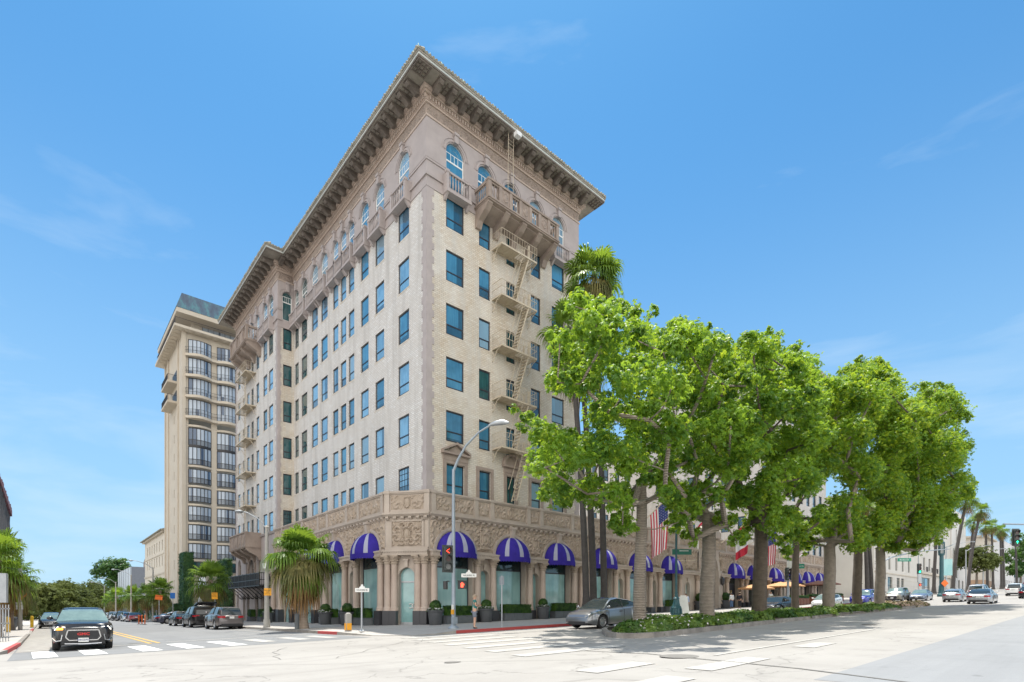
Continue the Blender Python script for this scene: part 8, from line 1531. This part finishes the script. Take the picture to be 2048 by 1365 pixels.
t = thing('overhead_signal', 'signal with lit green up arrow hanging from a mast arm at the right edge', 'traffic signal', on(47.5, -29.5, 0)); m = MB(); m.lathe([(.3, 0), (.2, .3), (.15, 7.2)], n=10); m.tube([(0, 0, 6.0), (-2.5, 2.2, 6.55), (-6.0, 5.5, 6.7)], [.1, .08, .06], 8); m.build('mast', M['poleblue'], t, smooth=40); signal_head(t, (-5.3, 4.75, 4.95), YC, 'green', 'up', 1.15)
for i, (u, v) in enumerate(((112, -8.8), (130, -9.2), (150, -9.6))):
    t = thing('far_street_lamp', ('curved street lamp before the tall white end block', 'curved street lamp before the balconied building', 'curved street lamp farthest down the wide road')[i], 'street lamp', on(u, v, SW), 0, 'curved lamps far down the wide road'); m = MB(); m.lathe([(.16, 0), (.09, 9)], n=8); m.tube([(0, 0, 8.6), (.8, -.9, 9.4), (3.2, -3.4, 9.9)], .06, 6); m.build('pole', M['metal'], t); m = MB(); m.box(3.0, 3.9, -3.7, -3.3, 9.8, 9.95); m.build('lamp_head', M['metal'], t)
# ------------------------------------------------------------------ people
M['skin'] = mat('skin', (.52, .32, .23), (.46, .27, .19), .55, 8, mode='obj'); M['hair'] = mat('brown_hair', (.12, .075, .04), None, .7, 20, mode='obj'); M['hairdark'] = mat('dark_hair', (.025, .02, .016), None, .6, 20)
def skin_obj(name, nodes, edges, m, parent, lvl=2, root=0):
    me = bpy.data.meshes.new(name); me.from_pydata([n[0] for n in nodes], edges, []); o = bpy.data.objects.new(name, me); COL.objects.link(o); md = o.modifiers.new('skin', 'SKIN'); md.use_smooth_shade = True; o.modifiers.new('sub', 'SUBSURF').levels = lvl
    sv = me.skin_vertices[0].data
    for i, n in enumerate(nodes): r = n[1]; sv[i].radius = tuple(x * (1.22 if x > .03 else 1.0) for x in r) if isinstance(r, tuple) else ((r * (1.22 if r > .03 else 1.0),) * 2); sv[i].use_root = i == root
    dg = bpy.context.evaluated_depsgraph_get(); dg.update(); nm = bpy.data.meshes.new_from_object(o.evaluated_get(dg)); bpy.data.objects.remove(o); bpy.data.meshes.remove(me); nm.name = name; nm.materials.clear(); nm.materials.append(m); nm.polygons.foreach_set('use_smooth', [True] * len(nm.polygons)); return link(name, nm, parent)
def person(label, loc, rz, J, top, bottom, shoes, hair='hair', group=None, shorts=False, sleeves=True, cap=None, hat=None, scale=1.0):
    """J overrides joints; x forward, y left, z up, standing height about 1.75"""
    t = thing('person', label, 'person', loc, rz, group); t.scale = (scale,) * 3
    D_ = dict(pel=(0, 0, .95), sp=(.01, 0, 1.14), ch=(0, 0, 1.34), nk=(0, 0, 1.49), hb=(.015, 0, 1.565), hm=(.02, 0, 1.65), ht=(.005, 0, 1.725), hl=(0, .09, .90), kl=(.03, .11, .50), al=(-.01, .115, .09), tl=(.15, .14, .035), hr=(0, -.09, .90), kr=(.03, -.11, .50), ar=(-.01, -.115, .09), tr=(.15, -.14, .035), sl=(0, .195, 1.42), el=(-.03, .265, 1.15), wl=(.06, .265, .91), sr=(0, -.195, 1.42), er=(-.03, -.265, 1.15), wr=(.06, -.265, .91)); D_.update(J)
    R_ = dict(pel=(.14, .105), sp=(.125, .1), ch=(.15, .11), nk=.052, hb=.066, hm=.088, ht=.062, hl=.085, kl=.056, al=.038, tl=.034, hr=.085, kr=.056, ar=.038, tr=.034, sl=.056, el=.041, wl=.028, sr=.056, er=.041, wr=.028)
    ks = list(D_); nodes = [(D_[k], R_[k]) for k in ks]; ix = {k: i for i, k in enumerate(ks)}; E = [(ix[a], ix[b]) for a, b in (('pel', 'sp'), ('sp', 'ch'), ('ch', 'nk'), ('nk', 'hb'), ('hb', 'hm'), ('hm', 'ht'), ('pel', 'hl'), ('hl', 'kl'), ('kl', 'al'), ('al', 'tl'), ('pel', 'hr'), ('hr', 'kr'), ('kr', 'ar'), ('ar', 'tr'), ('ch', 'sl'), ('sl', 'el'), ('el', 'wl'), ('ch', 'sr'), ('sr', 'er'), ('er', 'wr'))]
    for s in 'lr':               # palm, four curled fingers of unequal length and a thumb from the side of the palm
        w = Vector(D_['w' + s]); e = Vector(D_['e' + s]); d = (w - e).normalized(); sd = d.cross(Vector((0, 0, 1))); sd = sd.normalized() if sd.length > .1 else Vector((1, 0, 0)); nm_ = d.cross(sd).normalized(); p = w + d * .055; nodes.append((tuple(p), (.036, .017))); pi_ = len(nodes) - 1; E.append((ix['w' + s], pi_))
        for k, ln in enumerate((.062, .072, .068, .052)): o_ = sd * (.027 - .018 * k); a = p + d * .035 + o_; b = a + d * ln * .55 - nm_ * .012; c = b + d * ln * .4 - nm_ * .03; b0 = len(nodes); nodes += [(tuple(a), .0095), (tuple(b), .0085), (tuple(c), .007)]; E += [(pi_, b0), (b0, b0 + 1), (b0 + 1, b0 + 2)]
        a = w + d * .03 + sd * .035; b = a + d * .03 + sd * .02 - nm_ * .01; b0 = len(nodes); nodes += [(tuple(a), .011), (tuple(b), .009)]; E += [(ix['w' + s], b0), (b0, b0 + 1)]
    skin_obj('body', nodes, E, M['skin'], t, 2, ix['pel'])
    hm = Vector(D_['hm']); hd = MB(); 
    for sg in (1, -1): hd.sphere((hm.x + .078, sg * .032 + hm.y, hm.z + .005), .012, 6, 4)
    hd.build('eyes', M['hairdark'], t); hd = MB(); hd.sphere((hm.x + .095, hm.y, hm.z - .022), .017, 6, 5, sz=1.4)
    for sg in (1, -1): hd.sphere((hm.x, sg * .088 + hm.y, hm.z - .01), .022, 6, 5, sz=1.4)
    hd.build('nose_and_ears', M['skin'], t, smooth=60); hd = MB(); hd.box(hm.x + .07, hm.x + .088, hm.y - .025, hm.y + .025, hm.z - .062, hm.z - .052); hd.build('mouth', mat('lips', (.33, .13, .11), None, .6, 9) if 'lips' not in bpy.data.materials else bpy.data.materials['lips'], t)
    def part_skin(nm, pts, ed, m): skin_obj(nm, pts, ed, m, t, 2, 0)
    g_ = lambda k, dz=0: (D_[k][0], D_[k][1], D_[k][2] + dz); mid = lambda a, b, f: tuple(Vector(D_[a]).lerp(Vector(D_[b]), f))
    P = [(g_('pel', -.07), (.150, .118)), (g_('sp', -.03), (.146, .12)), (g_('ch', .0), (.175, .13)), (g_('nk', -.05), .072), (g_('sl'), .072), (g_('sr'), .072)]; Ed = [(0, 1), (1, 2), (2, 3), (2, 4), (2, 5)]
    for s, i in (('l', 4), ('r', 5)):
        f = 1.0 if sleeves else .75
        b0 = len(P); P.append((mid('s' + s, 'e' + s, .55 if not sleeves else 1.0), .064 if not sleeves else .056)); Ed.append((i, b0))
        if sleeves: P.append((mid('e' + s, 'w' + s, .9), .044)); Ed.append((b0, b0 + 1))
    part_skin('shirt', P, Ed, top)
    sitting = D_['kl'][2] - D_['hl'][2] > -.1; P = [(g_('pel', .06), (.138, .108)), (g_('hl', 0 if sitting else -.10), .092), (g_('hr', 0 if sitting else -.10), .092)]; Ed = [(0, 1), (0, 2)]
    for s, i in (('l', 1), ('r', 2)):
        b0 = len(P)
        if shorts: P += [(mid('h' + s, 'k' + s, .85), .088)]; Ed.append((i, b0))
        else: P += [(g_('k' + s), .074), (g_('a' + s, .02), .058)]; Ed += [(i, b0), (b0, b0 + 1)]
    part_skin('shorts' if shorts else 'trousers', P, Ed, bottom)
    for s in 'lr': a = Vector(D_['a' + s]); b = Vector(D_['t' + s]); d = (b - a); d.z = 0; d.normalize(); part_skin('shoe', [((a.x - d.x * .05, a.y - d.y * .05, .05), (.045, .042)), ((a.x + d.x * .06, a.y + d.y * .06, .045), (.05, .04)), ((b.x, b.y, .035), (.045, .03))], [(0, 1), (1, 2)], shoes)
    h = MB(); h.grid(lambda a, b: (hm.x - .012 + .105 * sin(b * pi * .52) * cos(2 * pi * a) * 1.02, hm.y + .1 * sin(b * pi * .52) * sin(2 * pi * a), hm.z + .0 + (.112 * cos(b * pi * .52)) - (.05 * b if .25 < a < .75 else 0)), 16, 7); h.build('hair' if not cap else 'cap', M[hair] if not cap else cap, t, smooth=60, recalc=False)
    if cap: v = MB(); v.prism([(hm.x + .07, -.07 + hm.y), (hm.x + .17, -.05 + hm.y), (hm.x + .17, .05 + hm.y), (hm.x + .07, .07 + hm.y)], hm.z + .035, hm.z + .045); v.build('cap_peak', cap, t)
    if hat: v = MB(); v.lathe([(.17, .045), (.17, .055), (.1, .06), (.095, .14), (.0, .15)], (hm.x, hm.y, hm.z + .02), 14); v.build('hat', hat, t, smooth=40)
    return t
cl = lambda n, c: mat(n, c, tuple(x * .8 for x in c), .85, 12, mode='obj')
arms = dict(el=(.03, .25, 1.15), wl=(.25, -.03, 1.17), er=(.05, -.25, 1.17), wr=(.23, .06, 1.22)); wk = dict(kl=(.14, .1, .52), al=(.08, .1, .12), tl=(.24, .11, .04), kr=(-.02, -.1, .52), ar=(-.2, -.1, .13), tr=(-.08, -.11, .04))
person('man in teal T-shirt, grey shorts and cap standing with folded arms at the red kerb', on(-2.4, -8.35, SW), -.55, dict(arms, al=(.0, .12, .09), tl=(.15, .16, .03), kr=(.02, -.08, .5)), cl('teal_tshirt', (.035, .19, .18)), cl('grey_shorts', (.17, .19, .24)), M['black'], shorts=True, sleeves=False, cap=cl('tan_cap', (.36, .28, .20)))
GQ = 'people on the hotel pavement'; GH = on
jeans = cl('blue_jeans', (.09, .16, .30)); dk = cl('black_suit_cloth', (.02, .021, .028)); ws = cl('white_shirt', (.72, .74, .74))
person('man in white shirt and blue jeans seen from behind by the entrance', on(38.4, -2.0, SW), 1.2, dict(), ws, jeans, M['black'], 'hairdark', GQ); person('man in dark suit and pale hat walking before the dark lettered door', on(38.2, -3.0, SW), .3, wk, dk, dk, M['black'], 'hairdark', GQ, hat=cl('pale_hat', (.55, .42, .3)))
person('woman in black and white clothes beside the teal lamp post', on(24.2, -3.6, SW), 2.4, dict(wk), dk, cl('white_trousers', (.66, .66, .65)), M['black'], 'hair', GQ, scale=.95); person('man in pale blue shirt behind the teal lamp post', on(25.4, -4.0, SW), -2.6, dict(), cl('pale_blue_shirt', (.40, .48, .66)), jeans, M['black'], 'hairdark', GQ)
person('waiter in white jacket standing by the café barrier', on(47.2, -2.6, SW), -2.2, dict(wl=(.2, .16, 1.12), wr=(.2, -.16, 1.12)), ws, dk, M['black'], 'hair', GQ); person('dark haired waiter in white shirt right of the thick trunk', on(45.6, -2.3, SW), -1.6, dict(), ws, dk, M['black'], 'hairdark', GQ)
sit = dict(pel=(0, 0, .52), sp=(-.02, 0, .72), ch=(-.01, 0, .92), nk=(.0, 0, 1.07), hb=(.02, 0, 1.145), hm=(.03, 0, 1.23), ht=(.015, 0, 1.305), hl=(.05, .1, .50), kl=(.43, .12, .50), al=(.42, .12, .09), tl=(.57, .13, .035), hr=(.05, -.1, .50), kr=(.43, -.12, .50), ar=(.42, -.12, .09), tr=(.57, -.13, .035), sl=(-.01, .18, 1.0), el=(.05, .25, .76), wl=(.28, .14, .74), sr=(-.01, -.18, 1.0), er=(.05, -.25, .76), wr=(.28, -.14, .74))
def cafe_chair(label, u, v, rz):
    t = thing('cafe_chair', label, 'chair', on(u, v, SW), rz, 'café chairs'); m = MB(); m.box(-.22, .24, -.22, .22, .39, .43); m.build('seat', M['wood'], t); m = MB(); m.box(-.25, -.21, -.22, .22, .45, .9); m.build('backrest', M['wood'], t)
    for sx in (-.2, .2):
        for sy in (-.2, .2): m = MB(); m.box(sx - .02, sx + .02, sy - .02, sy + .02, 0, .39); m.build('leg', M['wood'], t)
for i, (u, v, rz, top, hr, lb) in enumerate(((50.2, -3.9, 2.6, ws, 'hairdark', 'diner in white shirt seated just right of the white jacketed waiter'), (52.2, -3.6, .5, dk, 'hairdark', 'diner in dark top seated under the orange parasols'), (53.6, -3.9, 2.9, cl('peach_top', (.5, .3, .24)), 'hair', 'diner in peach top seated left of the slim trunk'), (43.6, -3.4, 2.2, ws, 'hairdark', 'diner in white shirt seated left of the thick trunk'), (57.4, -3.8, 1.0, cl('pale_blue_top', (.4, .45, .6)), 'hairdark', 'diner in pale blue seated right of the slim trunk'))): cafe_chair(lb.replace('diner', 'wooden chair of the diner').replace(' seated', ''), u, v, rz); person(lb, on(u, v, SW), rz, sit, top, dk, M['black'], hr, 'diners at the café')
# ------------------------------------------------------------------ light, sky, camera
EL = radians(75.5); AZ = atan2(3.2, 5.6)          # sun stands behind the hotel, over its far corner
sdir = Vector((sin(AZ) * cos(EL), cos(AZ) * cos(EL), sin(EL)))
sun = bpy.data.lights.new('sun', 'SUN'); sun.energy = SUN_E; sun.angle = radians(.53); sun.color = (1, .95, .86)
so = bpy.data.objects.new('sun', sun); COL.objects.link(so); so.rotation_euler = sdir.to_track_quat('Z', 'Y').to_euler(); so.location = (0, 0, 90)
w = bpy.data.worlds.new('World'); SC.world = w; w.use_nodes = True; nt = w.node_tree; bg = nt.nodes['Background']
sk = nt.nodes.new('ShaderNodeTexSky'); sk.sky_type = 'NISHITA'; sk.sun_disc = False; sk.sun_elevation = EL; sk.sun_rotation = atan2(sdir.x, sdir.y); sk.air_density = 1.0; sk.dust_density = .6; sk.ozone_density = 2.0; sk.altitude = 100
tc = nt.nodes.new('ShaderNodeTexCoord'); mp_ = nt.nodes.new('ShaderNodeMapping'); mp_.inputs['Scale'].default_value = (1.6, 1.6, 6.5); mp_.inputs['Rotation'].default_value = (.12, .1, .4)
nt.links.new(tc.outputs['Generated'], mp_.inputs['Vector'])
nz = nt.nodes.new('ShaderNodeTexNoise'); nz.inputs['Scale'].default_value = 1.5; nz.inputs['Detail'].default_value = 7; nz.inputs['Roughness'].default_value = .55; nz.inputs['Distortion'].default_value = .5
nt.links.new(mp_.outputs[0], nz.inputs['Vector'])
rp = nt.nodes.new('ShaderNodeValToRGB'); rp.color_ramp.elements[0].position = .50; rp.color_ramp.elements[0].color = (0, 0, 0, 1); rp.color_ramp.elements[1].position = .86; rp.color_ramp.elements[1].color = (.5, .5, .5, 1); el_ = nt.nodes.new('ShaderNodeSeparateXYZ'); nt.links.new(tc.outputs['Generated'], el_.inputs[0]); em_ = nt.nodes.new('ShaderNodeMapRange'); nt.links.new(el_.outputs[2], em_.inputs[0]); em_.inputs[1].default_value = .15; em_.inputs[2].default_value = .6; em_.inputs[3].default_value = .09; em_.inputs[4].default_value = -.13
ea_ = nt.nodes.new('ShaderNodeMath'); nt.links.new(nz.outputs['Fac'], ea_.inputs[0]); nt.links.new(em_.outputs[0], ea_.inputs[1]); nt.links.new(ea_.outputs[0], rp.inputs['Fac'])
hs = nt.nodes.new('ShaderNodeMix'); hs.data_type = 'RGBA'; hs.blend_type = 'MULTIPLY'; hs.inputs[0].default_value = 1; hs.inputs[7].default_value = SKY_TINT; nt.links.new(sk.outputs[0], hs.inputs[6])
sp = nt.nodes.new('ShaderNodeSeparateXYZ'); nt.links.new(tc.outputs['Generated'], sp.inputs[0]); mr = nt.nodes.new('ShaderNodeMapRange'); mr.interpolation_type = 'SMOOTHSTEP'; nt.links.new(sp.outputs[2], mr.inputs[0]); mr.inputs[1].default_value = -.02; mr.inputs[2].default_value = .72; mr.inputs[3].default_value = .85; mr.inputs[4].default_value = 0
hz = nt.nodes.new('ShaderNodeMix'); hz.data_type = 'RGBA'; nt.links.new(mr.outputs[0], hz.inputs[0]); nt.links.new(hs.outputs[2], hz.inputs[6]); hz.inputs[7].default_value = HORIZON
mx = nt.nodes.new('ShaderNodeMix'); mx.data_type = 'RGBA'; nt.links.new(rp.outputs[0], mx.inputs[0]); nt.links.new(hz.outputs[2], mx.inputs[6]); mx.inputs[7].default_value = CLOUD
# made-up bright cloud, added unseen behind the viewer to fill the shaded facades
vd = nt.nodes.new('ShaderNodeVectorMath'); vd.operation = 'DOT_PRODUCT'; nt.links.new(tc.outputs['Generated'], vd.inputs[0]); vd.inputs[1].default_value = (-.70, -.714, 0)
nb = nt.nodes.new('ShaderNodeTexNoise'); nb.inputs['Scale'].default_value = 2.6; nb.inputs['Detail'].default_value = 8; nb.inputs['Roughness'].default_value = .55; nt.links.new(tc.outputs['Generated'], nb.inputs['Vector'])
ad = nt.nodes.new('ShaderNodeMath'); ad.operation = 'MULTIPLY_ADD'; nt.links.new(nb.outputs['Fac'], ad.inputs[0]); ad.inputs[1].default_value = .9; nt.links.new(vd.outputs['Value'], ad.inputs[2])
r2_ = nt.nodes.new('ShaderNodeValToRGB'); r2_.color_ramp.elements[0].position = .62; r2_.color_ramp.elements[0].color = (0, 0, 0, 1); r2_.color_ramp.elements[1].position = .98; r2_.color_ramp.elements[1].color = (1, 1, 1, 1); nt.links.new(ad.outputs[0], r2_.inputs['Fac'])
m3 = nt.nodes.new('ShaderNodeMix'); m3.data_type = 'RGBA'; nt.links.new(r2_.outputs[0], m3.inputs[0]); nt.links.new(mx.outputs[2], m3.inputs[6]); m3.inputs[7].default_value = SKY_FILL
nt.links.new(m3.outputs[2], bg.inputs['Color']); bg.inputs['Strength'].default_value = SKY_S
cam = bpy.data.cameras.new('camera'); co_ = bpy.data.objects.new('camera', cam); COL.objects.link(co_); SC.camera = co_
co_.location = (-18.916, -29.987, 1.4); co_.rotation_euler = (pi / 2, 0, -radians(41.42525)); cam.sensor_width = 36; cam.lens = 1058 / 2048 * 36; cam.shift_y = (1213 - 682.5) / 2048; cam.clip_end = 6000; cam.clip_start = .1
SC.view_settings.view_transform = 'Standard'; SC.view_settings.look = 'None'; SC.view_settings.exposure = EXPO; SC.view_settings.gamma = 1
SC.cycles.max_bounces = 8; SC.cycles.diffuse_bounces = 4; SC.cycles.transmission_bounces = 4; SC.cycles.transparent_max_bounces = 8
